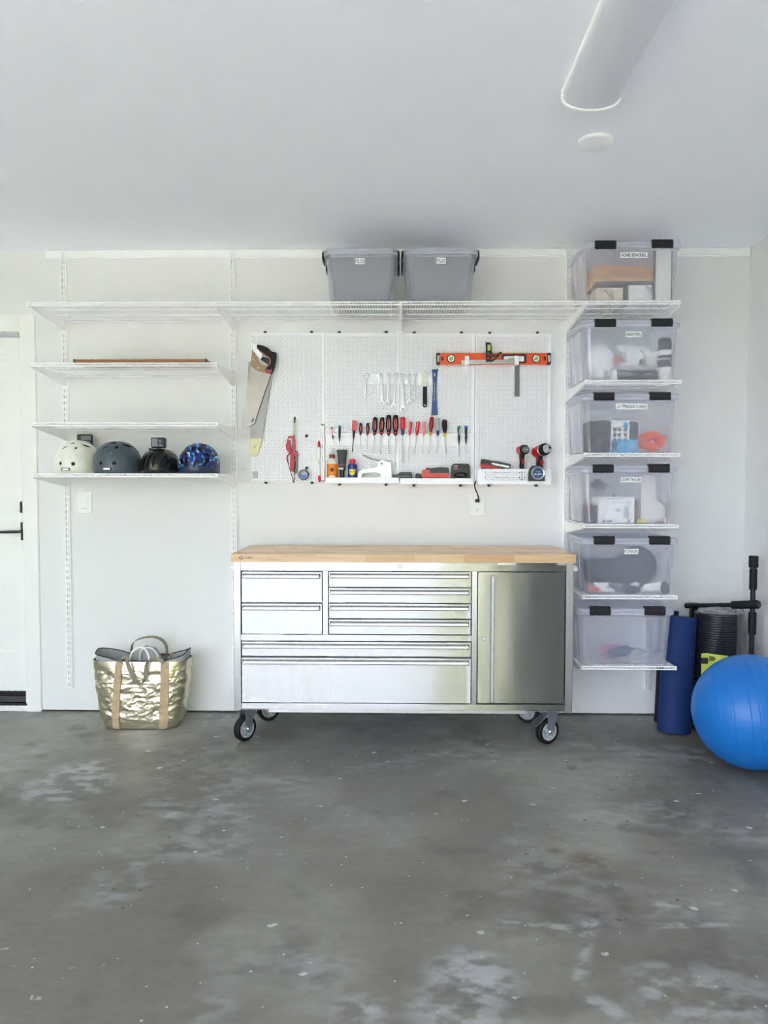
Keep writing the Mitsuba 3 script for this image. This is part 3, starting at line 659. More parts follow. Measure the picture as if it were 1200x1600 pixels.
for x0, z0, x1, z1, x2, z2, hw, kind, l in SDR:
    t = Thing('screwdriver', l, 'screwdriver', None)
    p = np.array([x0, -0.058, z0]); e = np.array([x1, -0.058, z1]); q = np.array([x2, -0.058, z2])
    d = (e - p) / np.linalg.norm(e - p); L = np.linalg.norm(e - p)
    sr = max(0.0013, min(0.0032, hw * 0.24)) if not kind.startswith('prec') else 0.0012
    if kind == 'redblue': sr = 0.0036
    t.part('shaft', cyl(e - d * 0.01, q, sr, sr * (0.55 if kind == 'pick' else 0.95), 10), 'steel' if kind not in ('square_red', 'prec_green') else 'dark_steel', 40, 'thin steel shaft')
    def H(prof, n=12): return lathe(p, d, [(L * a, hw * b) for a, b in prof], n)
    if kind == 'duo':
        t.part('handle', H([(0, 0), (0, 0.55), (0.03, 0.78), (0.10, 0.84), (0.32, 1.0), (0.62, 0.98), (0.78, 0.72), (0.86, 0.62), (0.92, 0.66), (0.97, 0.46), (1.0, 0.30), (1.0, 0)], 16), 'black_rubber', 40)
        yv = np.array([0, -1, 0])
        t.part('grip_inlay', hull([p + d * L * a + np.array([d[2], 0, -d[0]]) * hw * s * w_ + yv * hw * yy for a, w_, yy in ((0.16, 0.22, 0.86), (0.30, 0.50, 0.97), (0.60, 0.52, 0.97), (0.72, 0.40, 0.80)) for s in (-1, 1)] + [p + d * L * 0.45]), 'duo_red', 40, 'red grip inlay')
        t.part('collar', H([(0.84, 0.0), (0.84, 0.66), (0.90, 0.72), (0.96, 0.50), (0.96, 0.0)]), 'red_plastic', 40, 'red collar')
    elif kind == 'pick':
        t.part('handle', H([(0.15, 0), (0.15, 0.55), (0.3, 0.6), (0.7, 0.75), (0.74, 0)]), 'clear_pink', 40)
        t.part('ring', tube([p + np.array([math.cos(a), 0, math.sin(a)]) * hw * 1.0 for a in np.arange(14) * 2 * PI / 14], hw * 0.35, 6, True), 'flat_red', 40, 'small red ring')
        t.part('ferrule', H([(0.72, 0), (0.72, 0.8), (0.95, 0.9), (1.0, 0.5), (1.0, 0)]), 'navy', 40, 'navy blue ferrule')
    elif kind.startswith('prec'):
        t.part('handle', H([(0.1, 0), (0.1, 0.8), (0.45, 0.78), (0.55, 0.7), (0.6, 0.82), (0.7, 0.7), (1.0, 0.25), (1.0, 0)], 10), 'black_plastic', 40)
        t.part('cap', H([(0.0, 0), (0.0, 0.98), (0.05, 1.0), (0.11, 0.9), (0.14, 0.5), (0.14, 0)], 14), {'prec_teal': 'teal', 'prec_green': 'green_cap', 'prec_blue': 'blue_cap'}[kind], 30, {'prec_teal': 'teal', 'prec_green': 'green', 'prec_blue': 'blue'}[kind] + ' swivel cap')
        if kind == 'prec_green': t.part('printed_strip', hull([p + d * L * a + np.array([s * hw * 0.28 + hw * 0.3, -hw * 0.78 - 0.0003 * k, 0]) for a in (0.16, 0.5) for s in (-1, 1) for k in (0, 1)]), 'light_grey_plastic', False, 'pale strip on the barrel')
    elif kind == 'square_red':
        a = np.array([d[2], 0, -d[0]])
        pts = [p + d * L * f + a * s * hw * w_ + np.array([0, yy * hw * w_, 0]) for f, w_ in ((0, 0.86), (0.02, 0.95), (0.5, 1.0), (0.56, 0.9)) for s in (-1, 1) for yy in (-0.8, 0.8)]
        t.part('handle', hull(pts), 'flat_red', False)
        t.part('shank', H([(0.5, 0), (0.5, 0.8), (0.6, 0.62), (0.95, 0.40), (1.0, 0.25), (1.0, 0)]), 'black_plastic', 40, 'black tapered shank')
    else:
        m1, m2, cut = {'redblue': ('clear_red', 'navy', 0.68), 'clearred': ('clear_red', 'clear_red', 0.8), 'clearred2': ('clear_red', 'clear_red', 0.8), 'pink': ('clear_pink', 'clear_pink', 0.8),
                       'amber': ('amber_red', 'yellow', 0.84), 'clearblue': ('clear_grey', 'navy', 0.72), 'blackyellow': ('black_rubber', 'yellow', 0.78)}[kind]
        if kind == 'blackyellow': pr = [(0, 0), (0, 0.6), (0.05, 0.86), (0.3, 1.0), (0.5, 0.9), (0.78, 0.5), (0.78, 0)]
        elif kind == 'amber': pr = [(0, 0), (0, 0.4), (0.04, 0.8), (0.2, 0.95), (0.5, 1.0), (0.62, 0.8), (0.84, 0.42), (0.84, 0)]
        else: pr = [(0, 0), (0, 0.7), (0.04, 0.95), (0.12, 1.0), (cut - 0.1, 0.98), (cut - 0.03, 0.72), (cut, 0.66), (cut, 0)]
        m = H(pr, 36 if kind != 'blackyellow' else 18)
        if kind != 'blackyellow':                          # flutes
            ax = m.vertices - p; s = ax @ d; rad = ax - s[:, None] * d; ang = np.arctan2(rad[:, 1], rad @ np.array([d[2], 0, -d[0]]))
            k = 1 - 0.10 * (0.5 + 0.5 * np.cos(6 * ang)) ** 2 * (s > 0.03 * L) * (s < (cut - 0.04) * L)
            m.vertices = p + s[:, None] * d + rad * k[:, None]
        t.part('handle', m, m1, 40)
        if kind in ('clearred', 'clearred2'):
            t.part('clear_half', hull([p + d * L * f + np.array([hw * o, -hw * 0.97, 0]) + np.array([0, dy, 0]) for f in (0.05, 0.66) for o in (-0.45, 0.1) for dy in (0, 0.001)]), 'clear_pink', False, 'paler clear stripe')
        t.part('ferrule', H([(cut, 0), (cut, 0.66 if kind not in ('amber', 'blackyellow') else 0.48), (cut + 0.05, 0.7 if m2 != 'yellow' else 0.56), (0.94, 0.52), (1.0, 0.36), (1.0, 0)], 18), m2, 40, {'navy': 'navy blue ferrule', 'yellow': 'yellow ferrule'}.get(m2))
        if kind == 'blackyellow': t.part('end_dot', lathe(p + d * L * 0.08 + np.array([0, -hw * 0.86, 0]), (0, -1, 0), [(-0.002, 0.0024), (0.0008, 0.0024), (0.0008, 0)], 14), 'yellow', 30, 'round yellow dot')

# wrench rail and wrenches
mat('wrench_steel', (150, 151, 154), 0.25, 0.5, 1.0)
WX0, WX1, WZ0, WZ1 = -0.1753, 0.2386, 1.8452, 1.8975
t = Thing('tool_rail', 'white plate rail with pegs holding the wrenches', 'tool holder')
t.part('back_plate', cat([box(WX0, WX1, YP - 0.0022, YP - 0.0004, WZ0, WZ1), box(WX0, WX1, YP - 0.010, YP - 0.0004, WZ1 - 0.002, WZ1)]), 'white_board', False)
def wrench(cx, cz, ex, ez, ro, wsh, rj, label, ang=0):
    t = Thing('combination_wrench', label, 'wrench')
    
    y0, y1 = -0.040, -0.047
    d = np.array([ex - cx, ez - cz]); L = np.linalg.norm(d); d /= L; a = np.array([-d[1], d[0]])
    c, e = np.array([cx, cz]), np.array([ex, ez])
    shank = Polygon([c + d * ro * 0.6 + a * wsh * 0.55, c + d * ro * 1.5 + a * wsh * 0.5, e - d * rj * 1.4 + a * wsh * 0.5, e - d * rj * 0.5 + a * wsh * 0.8, e - d * rj * 0.5 - a * wsh * 0.8, e - d * rj * 1.4 - a * wsh * 0.5, c + d * ro * 1.5 - a * wsh * 0.5, c + d * ro * 0.6 - a * wsh * 0.55])
    ring = Point(cx, cz).buffer(ro, 10).difference(Point(cx, cz).buffer(ro * 0.58, 6))
    ja = math.radians(15); dj = np.array([d[0] * math.cos(ja) - d[1] * math.sin(ja), d[0] * math.sin(ja) + d[1] * math.cos(ja)]); aj = np.array([-dj[1], dj[0]])
    slot_ = Polygon([e - dj * rj * 0.25 + aj * rj * 0.48, e + dj * rj * 2 + aj * rj * 0.48, e + dj * rj * 2 - aj * rj * 0.48, e - dj * rj * 0.25 - aj * rj * 0.48])
    jaw = Point(ex, ez).buffer(rj, 10).difference(slot_)
    t.part('shank', prism(shank.difference(Point(cx, cz).buffer(ro * 0.58, 6)).difference(slot_), y0 - 0.0015, y1 + 0.0015, 0.0008), 'wrench_steel', False)
    t.part('ring_end', prism(ring, y0 + 0.001, y1 - 0.001, 0.0012), 'wrench_steel', False)
    t.part('open_end', prism(jaw, y0, y1, 0.0012), 'wrench_steel', False)
    Peg(cx, cz + ro * 0.25)
def Peg(x, z):
    t = Thing_peg
    t.part('peg', cyl((x, YP - 0.001, z), (x, -0.056, z + 0.003), 0.0016, n=8), 'white_metal', 30)
Thing_peg = t
wrench(-0.0901, 1.8879, -0.0874, 1.7372, 0.01, 0.0126, 0.0151, 'silver combination wrench with the widest shank, leftmost of the straight ones')
wrench(-0.0489, 1.8866, -0.0574, 1.7372, 0.0121, 0.0092, 0.0134, 'silver combination wrench, second of the row of six')
wrench(-0.0131, 1.8861, -0.0215, 1.7185, 0.0126, 0.0109, 0.0151, 'silver combination wrench, third of the row of six')
wrench(0.0243, 1.8853, 0.0285, 1.704, 0.0142, 0.0134, 0.0176, 'longest silver combination wrench, fourth of the row of six')
wrench(0.0615, 1.8869, 0.0644, 1.7421, 0.0109, 0.0092, 0.0134, 'silver combination wrench right of the longest one')
wrench(0.0952, 1.891, 0.0893, 1.7528, 0.0096, 0.0063, 0.0113, 'smallest slim silver combination wrench, rightmost of the row')
t = Thing('adjustable_wrench', 'small chrome adjustable wrench hanging alone at the left end of the wrench rail', 'wrench')
hd = Polygon([(-0.1883, 1.8822), (-0.1875, 1.8925), (-0.18, 1.8979), (-0.1683, 1.8987), (-0.1583, 1.8937), (-0.1542, 1.8842), (-0.1591, 1.876), (-0.1683, 1.8689), (-0.1733, 1.8594), (-0.1791, 1.8594), (-0.18, 1.869), (-0.1862, 1.8747)]).difference(Polygon([(-0.19, 1.8814), (-0.1821, 1.8863), (-0.1733, 1.8871), (-0.1708, 1.8813), (-0.1758, 1.8764), (-0.1862, 1.8756)]))
t.part('head', prism(hd, -0.039, -0.048, 0.0015), 'wrench_steel', False)
t.part('shank', prism([(-0.18, 1.8615), (-0.1725, 1.8615), (-0.1733, 1.8201), (-0.1741, 1.7953), (-0.1766, 1.7803), (-0.1825, 1.777), (-0.185, 1.782), (-0.1808, 1.7994)], -0.040, -0.046, 0.001), 'wrench_steel', False)
Thing_peg.part('peg', cyl((-0.1708, 1.8822)[:1] + (YP,) + (-0.1708, 1.8822)[1:], (-0.1708, 1.8822)[:1] + (-0.052,) + (-0.1708, 1.8813)[1:], 0.0016, n=8), 'white_metal', 30)
t = Thing('pedal_wrench', 'flat cream headed bicycle wrench with black dipped handle', 'wrench')
mat('cream_metal', (226, 224, 208), 0.35, 0.5)
hd = Polygon([(0.1287, 1.9107), (0.1383, 1.9165), (0.1404, 1.9058), (0.1454, 1.9025), (0.1512, 1.9025), (0.1562, 1.9057), (0.157, 1.9165), (0.1686, 1.9107), (0.1679, 1.89), (0.1634, 1.8653), (0.1605, 1.8446), (0.1598, 1.8248), (0.1382, 1.8248), (0.1364, 1.8446), (0.133, 1.8653), (0.1288, 1.8901)]).difference(Point(0.1484, 1.8839).buffer(0.0063))
t.part('head', prism(hd, -0.040, -0.046, 0.001), 'cream_metal', False, 'cream steel head')
hd = Polygon([(0.1382, 1.8256), (0.1598, 1.8256), (0.1608, 1.7702), (0.1606, 1.7226), (0.1568, 1.7151), (0.1494, 1.7118), (0.1419, 1.7151), (0.1381, 1.7226), (0.1375, 1.7702)]).difference(Point(0.1493, 1.7238).buffer(0.0059))
t.part('grip', prism(hd, -0.0385, -0.0485, 0.002), 'black_rubber', 30, 'black dipped grip')
Thing_peg.part('peg', cyl((hd.centroid.x, YP, 1.883), (hd.centroid.x, -0.053, 1.8822), 0.0017, n=8), 'white_metal', 30)
t = Thing('pry_bar', 'flat dark blue pry bar with white lettering, right of the wrenches', 'pry bar')
mat('pry_blue', (32, 66, 124), 0.35, 0.5)
hd = Polygon([(0.1844, 1.9156), (0.2213, 1.9164), (0.2184, 1.9114), (0.2153, 1.8693), (0.2126, 1.8115), (0.2132, 1.7701), (0.2167, 1.7122), (0.2202, 1.6699), (0.1828, 1.6682), (0.186, 1.7122), (0.1907, 1.7702), (0.1931, 1.8115), (0.1904, 1.8694), (0.1877, 1.9115)]).difference(LineString([(0.2015, 1.8941), (0.2011, 1.8838)]).buffer(0.0038))
k = t.part('blade', prism(hd, -0.040, -0.047, 0.001), 'pry_blue', False)
t.part('claw', hull([(x, y, z) for x, z in (0.1844, 1.9164, 0.2213, 1.9172)[0:0] + ((0.1844, 1.9164), (0.2213, 1.9172)) for y, z2 in ((-0.040, 0), (-0.058, 0.0)) ] + [(x, y, z - 0.004) for x, z in ((0.1852, 1.9164), (0.2205, 1.9172)) for y in (-0.040, -0.056)]), 'pry_blue', False)
tx = text('WONDER BAR', 0.0046, 0, 0, 0, 0.1047)
tx = rot(tx, (0, 1, 0), 90); t.part('lettering', move(tx, (0.2018, -0.0471, 1.7991)), 'label_paper', False, 'white lettering', under=k)
Thing_peg.part('peg', cyl((0.2015, YP, 1.89), (0.2015, -0.055, 1.8908), 0.0017, n=8), 'white_metal', 30)

# level, squares and their hooks
t = Thing('spirit_level', 'long orange spirit level with black end caps and three vials, hung across two panels', 'spirit level')
ya, yb = -0.046, -0.070
lv = Polygon([(0.2257, 2.0035), (0.8108, 2.0025), (0.8114, 1.9421), (0.2259, 1.9418)])
vl, vr = (0.2896, 1.9728), (0.7494, 1.9721)
vrad = 0.0222
win = Polygon([(0.5684, 1.9914), (0.6926, 1.9923), (0.693, 1.9509), (0.5687, 1.95)])
lv = lv.difference(Point(vl).buffer(vrad)).difference(Point(vr).buffer(vrad)).difference(win)
t.part('body', cat([prism(lv, ya, yb, 0.002), prism(Polygon([(0.2257, 1.9954), (0.8109, 1.9945), (0.8113, 1.9496), (0.2259, 1.9493)]), ya - 0.002, yb + 0.018)]), 'orange_paint', False)
for a in ([(0.2094, 2.0041), (0.2303, 2.004), (0.2306, 1.9412), (0.2097, 1.9413)], [(0.8085, 2.0036), (0.8287, 2.0036), (0.8293, 1.9415), (0.8091, 1.941)]):
    k = t.part('end_cap', prism(a, ya + 0.001, yb - 0.002, 0.003), 'black_plastic', 30, 'black end cap')
    c = Polygon(a).centroid; sx = 1 if c.x > vl[0] else -1
    t.part('grip_inset', prism(Point(c.x + 0.001 * sx, c.y).buffer(1.0).intersection(sbox(c.x - 0.0058, c.y - 0.018, c.x + 0.006, c.y + 0.018)).buffer(-0.003).buffer(0.003), yb, yb - 0.0026), 'light_grey_plastic', False, 'light grey inset', under=k)
mat('vial_green', (196, 206, 92), 0.15, 0.5)
for v in (vl, vr):
    k = t.part('vial', lathe((v[0], yb + 0.012, v[1]), (0, -1, 0), [(0, 0), (0, vrad * 0.95), (0.0125, vrad * 0.98), (0.0145, vrad * 0.88), (0.0135, vrad * 0.82), (0.0135, 0)], 32), 'black_plastic', 30, 'black ringed vial')
    t.part('white_ring', lathe((v[0], yb + 0.0, v[1]), (0, -1, 0), [(0, vrad * 0.84), (0.0032, vrad * 0.80), (0.0032, vrad * 0.50), (0, vrad * 0.48)], 32), 'white_plastic', 30, 'white ring', under=k)
    t.part('bubble_tube', rot(cyl((v[0] - vrad * 0.5, yb - 0.0005, v[1]), (v[0] + vrad * 0.5, yb - 0.0005, v[1]), vrad * 0.34, n=14), (0, 1, 0), 50, (v[0], yb, v[1])), 'vial_green', 30, 'yellow green bubble tube', under=k)
for v in ((0.242, 1.9729), (0.7961, 1.9732)):
    t.part('bumper', prism(LineString([(v[0], v[1] - 0.005), (v[0], v[1] + 0.005)]).buffer(0.0062, 6), yb + 0.003, yb - 0.001, 0.0008), 'dark_plastic', 30, 'dark oval bumper')
fr = Polygon([(0.5649, 1.996), (0.6931, 1.9969), (0.6978, 1.99), (0.697, 1.9532), (0.6913, 1.9481), (0.5653, 1.9477), (0.5641, 1.9523)]).difference(Polygon([(0.5742, 1.9856), (0.6851, 1.9866), (0.6854, 1.9567), (0.5745, 1.9557)]))
k = t.part('vial_frame', prism(fr, yb + 0.004, yb - 0.003, 0.001), 'black_plastic', 30, 'black window frame')
t.part('centre_vial', prism([(0.5742, 1.9856), (0.6851, 1.9866), (0.6854, 1.9567), (0.5745, 1.9557)], yb + 0.012, yb + 0.004), 'white_plastic', False, 'white centre vial', under=k)
t.part('bubble_tube', cyl((0.6004, 1.9712)[:1] + (yb + 0.002,) + (0.6004, 1.9712)[1:], (0.6581, 1.9711)[:1] + (yb + 0.002,) + (0.6581, 1.9711)[1:], 0.005, n=12), 'vial_green', 30, 'yellow green bubble tube', under=k)
def hook(x0, x1, ztop, zbot, yfront, zplate, label, skew=0.0):
    t = Thing('panel_hook', label, 'hook')
    xm, w = (x0 + x1) / 2, x1 - x0
    t.part('plate', box(xm - w / 2 + skew, xm + w / 2 + skew, YP - 0.003, YP - 0.0005, zplate, zbot + 0.002), 'white_board', False)
    t.part('arm', hull([(xm + s * w / 2 + o, y, zbot + k) for s in (-1, 1) for y, o in ((YP - 0.001, skew), (yfront, 0)) for k in (-0.002, 0.001)]), 'white_board', False)
    t.part('lip', box(xm - w / 2, xm + w / 2, yfront - 0.0025, yfront, zbot - 0.002, ztop, 0.001), 'white_board', False)
hook(0.3627, 0.3858, 1.986, 1.941, -0.083, 1.903, 'white steel hook under the left part of the orange level', -0.001)
hook(0.6313, 0.6543, 1.9861, 1.9407, -0.083, 1.898, 'white steel hook under the right part of the orange level', -0.003)
t = Thing('combination_square', 'black headed combination square with steel rule resting before the orange level', 'square')
t.part('rule', prism([(0.3452, 1.9643), (0.6318, 1.9673), (0.632, 1.9443), (0.3454, 1.9413)], -0.0735, -0.0755), 'steel', False, 'brushed steel rule')
hd = Polygon([(0.4756, 2.0604), (0.4825, 2.058), (0.5027, 2.0563), (0.5074, 2.0362), (0.5087, 2.0133), (0.5135, 1.9961), (0.5273, 1.9892), (0.5405, 1.9961), (0.556, 2.0087), (0.5629, 2.0064), (0.5618, 1.9995), (0.5149, 1.9548), (0.4774, 1.9537)])
for w_ in ([(0.4849, 2.0466), (0.501, 2.0466), (0.5012, 2.0145), (0.4851, 2.0145)], [(0.4846, 2.0042), (0.495, 2.0042), (0.495, 1.9927), (0.4847, 1.987)], [(0.4996, 1.9984), (0.5147, 1.9892), (0.5078, 1.9858), (0.4997, 1.9881)], [(0.509, 1.9801), (0.5343, 1.9835), (0.516, 1.9663), (0.5056, 1.9652)], [(0.4836, 1.9813), (0.4951, 1.9812), (0.4952, 1.9686), (0.4837, 1.9675)]): hd = hd.difference(Polygon(w_))
k = t.part('head', prism(hd, -0.073, -0.082, 0.001), 'black_plastic', False, 'black cast head')
t.part('vial', prism([(0.4849, 2.0466), (0.501, 2.0466), (0.5012, 2.0145), (0.4851, 2.0145)], -0.074, -0.079), 'vial_green', False, 'yellow green vial', under=k)
t.part('lock_nut', cyl((0.4421, -0.0755, 1.9536), (0.4421, -0.078, 1.9536), 0.0042, n=14), 'steel', 30)
t = Thing('steel_rule', 'plain grey steel rule hanging straight down below the right end of the level', 'ruler')
t.part('blade', prism([(0.637, 1.9621), (0.6643, 1.9621), (0.6647, 1.8452), (0.6665, 1.771), (0.6386, 1.7716), (0.6397, 1.8452)], -0.0385, -0.0405), 'grey_plastic', False)

# saws
t = Thing('panel_hook', 'white steel hook carrying both handsaws', 'hook')
t.part('arm', hull([(x, y, z) for x, z in ((-0.7703, 2.0042), (-0.7441, 1.999)) for y in (YP, -0.09)] + [(x, y, z - 0.004) for x, z in ((-0.7703, 2.0042), (-0.7441, 1.999)) for y in (YP, -0.09)]), 'white_board', False)
t.part('lip', prism([(-0.7874, 2.0471), (-0.764, 2.0471), (-0.762, 2.0249), (-0.7361, 1.9939), (-0.7362, 1.9768), (-0.7477, 1.9645), (-0.7684, 1.9991), (-0.787, 2.0249)], -0.090, -0.093, 0.001), 'white_board', False)
mat('saw_steel', (152, 146, 136), 0.38, 0.5, 0.75)
mat('saw_wood', (164, 136, 102), 0.5, 0.4)
mat('saw_tip', (222, 216, 170), 0.45, 0.5)
mat('saw_dark', (134, 131, 128), 0.4, 0.5, 0.7)
mat('salmon', (190, 112, 92), 0.5, 0.4)
ARM = Polygon([(-0.7752, 2.0111), (-0.7406, 2.0111), (-0.7407, 1.9872), (-0.7754, 1.9872)])
t = Thing('handsaw', 'short toolbox handsaw with black grip and tan cheek, in front on its hook', 'saw')
t.part('blade', prism(Polygon([(-0.7953, 2.0121), (-0.8019, 1.9601), (-0.8283, 1.7776), (-0.8506, 1.5996), (-0.8109, 1.6085), (-0.7844, 1.6248), (-0.7709, 1.673), (-0.6928, 1.8949), (-0.7115, 1.9444), (-0.7744, 1.9913)]).difference(ARM), -0.0595, -0.0608), 'saw_steel', False)
hang = Polygon([(-0.7886, 1.6561), (-0.7866, 1.644), (-0.7961, 1.6283), (-0.8035, 1.6335)]); t.part('hang_hole', prism(hang, -0.0600, -0.0611), 'dark_plastic', False, 'dark hanging slot')
t.part('cheek', prism(Polygon([(-0.7959, 2.0196), (-0.7761, 1.9951), (-0.7532, 1.9483), (-0.706, 1.9337), (-0.7103, 1.9155), (-0.724, 1.8998), (-0.7508, 1.9035), (-0.7671, 1.9103), (-0.787, 1.9223), (-0.8006, 1.9364), (-0.8026, 1.9598)]).difference(ARM), -0.0585, -0.064, 0.0012), 'saw_wood', False, 'tan cheek plate')
for p in ((-0.787, 1.9742), (-0.7605, 1.9253), (-0.7123, 1.9065)):
    t.part('rivet', lathe((p[0], -0.063, p[1]), (0, -1, 0), [(0, 0.0058), (0.003, 0.005), (0.005, 0.0025), (0.005, 0)], 16), 'chrome', 30, 'bright round rivet')
grip = Polygon([(-0.7698, 2.0506), (-0.7404, 2.0464), (-0.71, 2.0339), (-0.6933, 2.0193), (-0.6839, 2.011), (-0.6619, 2.0068), (-0.6609, 1.9902), (-0.6664, 1.9538), (-0.6749, 1.9174), (-0.6866, 1.8925), (-0.6976, 1.8941), (-0.7212, 1.8993), (-0.7233, 1.9149), (-0.7074, 1.932), (-0.6937, 1.9497), (-0.6915, 1.9668), (-0.6998, 1.9788), (-0.726, 1.9981), (-0.7521, 2.0184), (-0.7651, 2.0319)])
t.part('grip', prism(grip.difference(ARM), -0.054, -0.077, 0.004), 'black_rubber', 30, 'black moulded grip')
t.part('grip_lining', prism(Polygon([(-0.7667, 2.036), (-0.7521, 2.0215), (-0.7259, 2.0017), (-0.6967, 1.9809), (-0.6883, 1.9668), (-0.6916, 1.9476), (-0.7053, 1.93), (-0.7095, 1.9331), (-0.6973, 1.9507), (-0.6957, 1.9653), (-0.7019, 1.9757), (-0.7281, 1.9944), (-0.7542, 2.0142), (-0.7678, 2.0298)]).difference(ARM), -0.058, -0.075), 'salmon', False, 'salmon inner lining')
t.part('heel', prism([(-0.7212, 1.9149), (-0.7096, 1.9196), (-0.6939, 1.9112), (-0.6865, 1.9216), (-0.6823, 1.9195), (-0.6887, 1.8946), (-0.6976, 1.8941), (-0.7118, 1.8936), (-0.7223, 1.9009)], -0.056, -0.0785, 0.002), 'amber_red', 30, 'dark red heel')
t = Thing('handsaw', 'longer handsaw hanging behind the short one, its pale tip lowest', 'saw')
t.part('blade', prism([(-0.8167, 1.9597), (-0.8024, 1.9633), (-0.7793, 1.9466), (-0.7561, 1.9387), (-0.6867, 1.8942), (-0.6987, 1.8262), (-0.7177, 1.7214), (-0.7467, 1.54), (-0.8113, 1.5426), (-0.8131, 1.6058), (-0.828, 1.7582)], -0.0455, -0.0468), 'saw_dark', False)
t.part('blade_tip', prism(Polygon([(-0.8124, 1.5437), (-0.7467, 1.5411), (-0.7586, 1.5005), (-0.7727, 1.4472), (-0.8135, 1.4456)]).difference(Point(-0.7878, 1.4979).buffer(0.0063)), -0.0454, -0.0470), 'saw_tip', False, 'pale yellow blade tip')
t.part('handle', prism(Polygon([(-0.791, 1.9851), (-0.7499, 1.9876), (-0.7035, 1.9813), (-0.6963, 1.9521), (-0.7238, 1.9381), (-0.7575, 1.947), (-0.7816, 1.9616)]).difference(ARM), -0.040, -0.052, 0.003), 'black_plastic', 30, 'dark handle')

# caulk gun, strap tool, tape, knobs, marker, straightedge
t = Thing('caulking_gun', 'red framed tool with a dark rod and black straps hanging on the left panel', 'caulking gun')
t.part('rod', cat([cyl((-0.5642, -0.052, 1.6589), (-0.568, -0.052, 1.55), 0.0024, n=10), prism(LineString([(-0.5644, 1.6563), (-0.5656, 1.6293)]).buffer(0.0045, 6), -0.048, -0.056, 0.001)]), 'dark_plastic', 30, 'dark rod with rounded tip')
mat('beige', (196, 188, 160), 0.4, 0.4); mat('deep_red', (172, 24, 40), 0.4, 0.5)
t.part('nozzle', cyl((-0.5663, -0.053, 1.6261), (-0.5689, -0.053, 1.5631), 0.0046, n=12), 'beige', 30, 'beige nozzle')
t.part('grip', prism([(-0.6039, 1.5385), (-0.613, 1.5049), (-0.611, 1.4813), (-0.5968, 1.4655), (-0.5889, 1.4589), (-0.5796, 1.4681), (-0.5822, 1.4892), (-0.586, 1.5285)], -0.042, -0.066, 0.004), 'deep_red', 30)
t.part('frame', cat([prism([(-0.6031, 1.5404), (-0.5991, 1.5548), (-0.5753, 1.5574), (-0.5669, 1.5495), (-0.5633, 1.5312), (-0.5614, 1.4655), (-0.5454, 1.4545), (-0.552, 1.444), (-0.5673, 1.4511), (-0.5804, 1.4655), (-0.5751, 1.4892), (-0.5728, 1.5312), (-0.5767, 1.5443), (-0.5886, 1.5456)], -0.040, -0.058, 0.003)]), 'red_plastic', 30, 'bright red frame')
t.part('barrel', prism([(-0.5889, 1.4629), (-0.5652, 1.455), (-0.5648, 1.4103), (-0.5719, 1.3571), (-0.5827, 1.3608), (-0.5908, 1.3695)], -0.040, -0.064, 0.005), 'deep_red', 30)
t.part('blade', prism([(-0.59, 1.539), (-0.5778, 1.5406), (-0.5774, 1.5106), (-0.5817, 1.4896), (-0.5859, 1.5001)], -0.042, -0.0600), 'light_grey_plastic', False, 'pale grey insert')
t.part('casing', prism([(-0.5627, 1.4685), (-0.5553, 1.4748), (-0.549, 1.4685), (-0.548, 1.4475), (-0.5542, 1.3525), (-0.5616, 1.3467), (-0.569, 1.353)], -0.036, -0.050, 0.003), 'grey_plastic', 30, 'grey casing')
t.part('trigger', tube([(x, -0.055, z) for x, z in [(-0.5901, 1.4617), (-0.6015, 1.4525), (-0.6077, 1.4407), (-0.6061, 1.4236), (-0.603, 1.4125)]], 0.0034, 8), 'red_plastic', 30, 'red looped trigger')
t.part('strap', cat([tube([(x, -0.052, z) for x, z in [(-0.604, 1.4144), (-0.5904, 1.3683), (-0.5732, 1.2997)]], 0.0018, 6), tube([(x, -0.050, z) for x, z in [(-0.5614, 1.4132), (-0.5656, 1.3499), (-0.5719, 1.2983)]], 0.0018, 6)]), 'black_plastic', 30, 'thin black strap')
t = Thing('tape_roll', 'black rimmed roll with a blue core hanging low on the left panel', 'tape')
c = (-0.5159, 1.3425); r = 0.0285
t.part('ring', lathe((c[0], -0.040, c[1]), (0, -1, 0), [(0, r * 0.8), (0, r), (0.026, r), (0.028, r * 0.95), (0.028, r * 0.78), (0.003, r * 0.78)], 36), 'black_plastic', 30)
t.part('liner', lathe((c[0], -0.040, c[1]), (0, -1, 0), [(0.002, r * 0.78), (0.0282, r * 0.79), (0.0286, r * 0.70), (0.002, r * 0.68)], 36), 'light_grey_plastic', 30, 'pale grey liner')
t.part('core', prism(Polygon([(c[0] + r * 0.68 * math.cos(a), c[1] + r * 0.68 * math.sin(a)) for a in np.linspace(PI * 0.94, PI * 2.06, 20)] + [(c[0] + r * 0.2, c[1] + r * 0.05), (c[0] - r * 0.2, c[1] - r * 0.1)]), -0.036, -0.052), 'blue_cap', False, 'bright blue core')
t.part('cap', prism(Polygon([(c[0] + r * 0.68 * math.cos(a), c[1] + r * 0.68 * math.sin(a)) for a in np.linspace(PI * 0.06, PI * 0.94, 20)] + [(c[0] - r * 0.2, c[1] - r * 0.1), (c[0] + r * 0.2, c[1] + r * 0.05)]), -0.036, -0.050), 'light_grey_plastic', False, 'pale grey cap')
for (u, v), l in (((-0.5006, 1.5559), 'black round knob peg alone on the left panel, right of the caulking gun'), ((-0.5011, 1.3795), 'black round knob peg behind the blue cored roll')):
    t = Thing('knob_peg', l, 'peg')
    t.part('pin', cyl((u, YP, v), (u, -0.044, v), 0.003, n=10), 'steel', 30)
    t.part('knob', lathe((u, -0.042, v), (0, -1, 0), [(0, 0), (0, 0.006), (0.003, 0.0082), (0.007, 0.0075), (0.010, 0.004), (0.0105, 0)], 18), 'black_plastic', 30)
t = Thing('marker', 'white stick marker with pointed red ends standing against the left panel', 'marker')
def ax3(u0, v0, u1, v1): return None
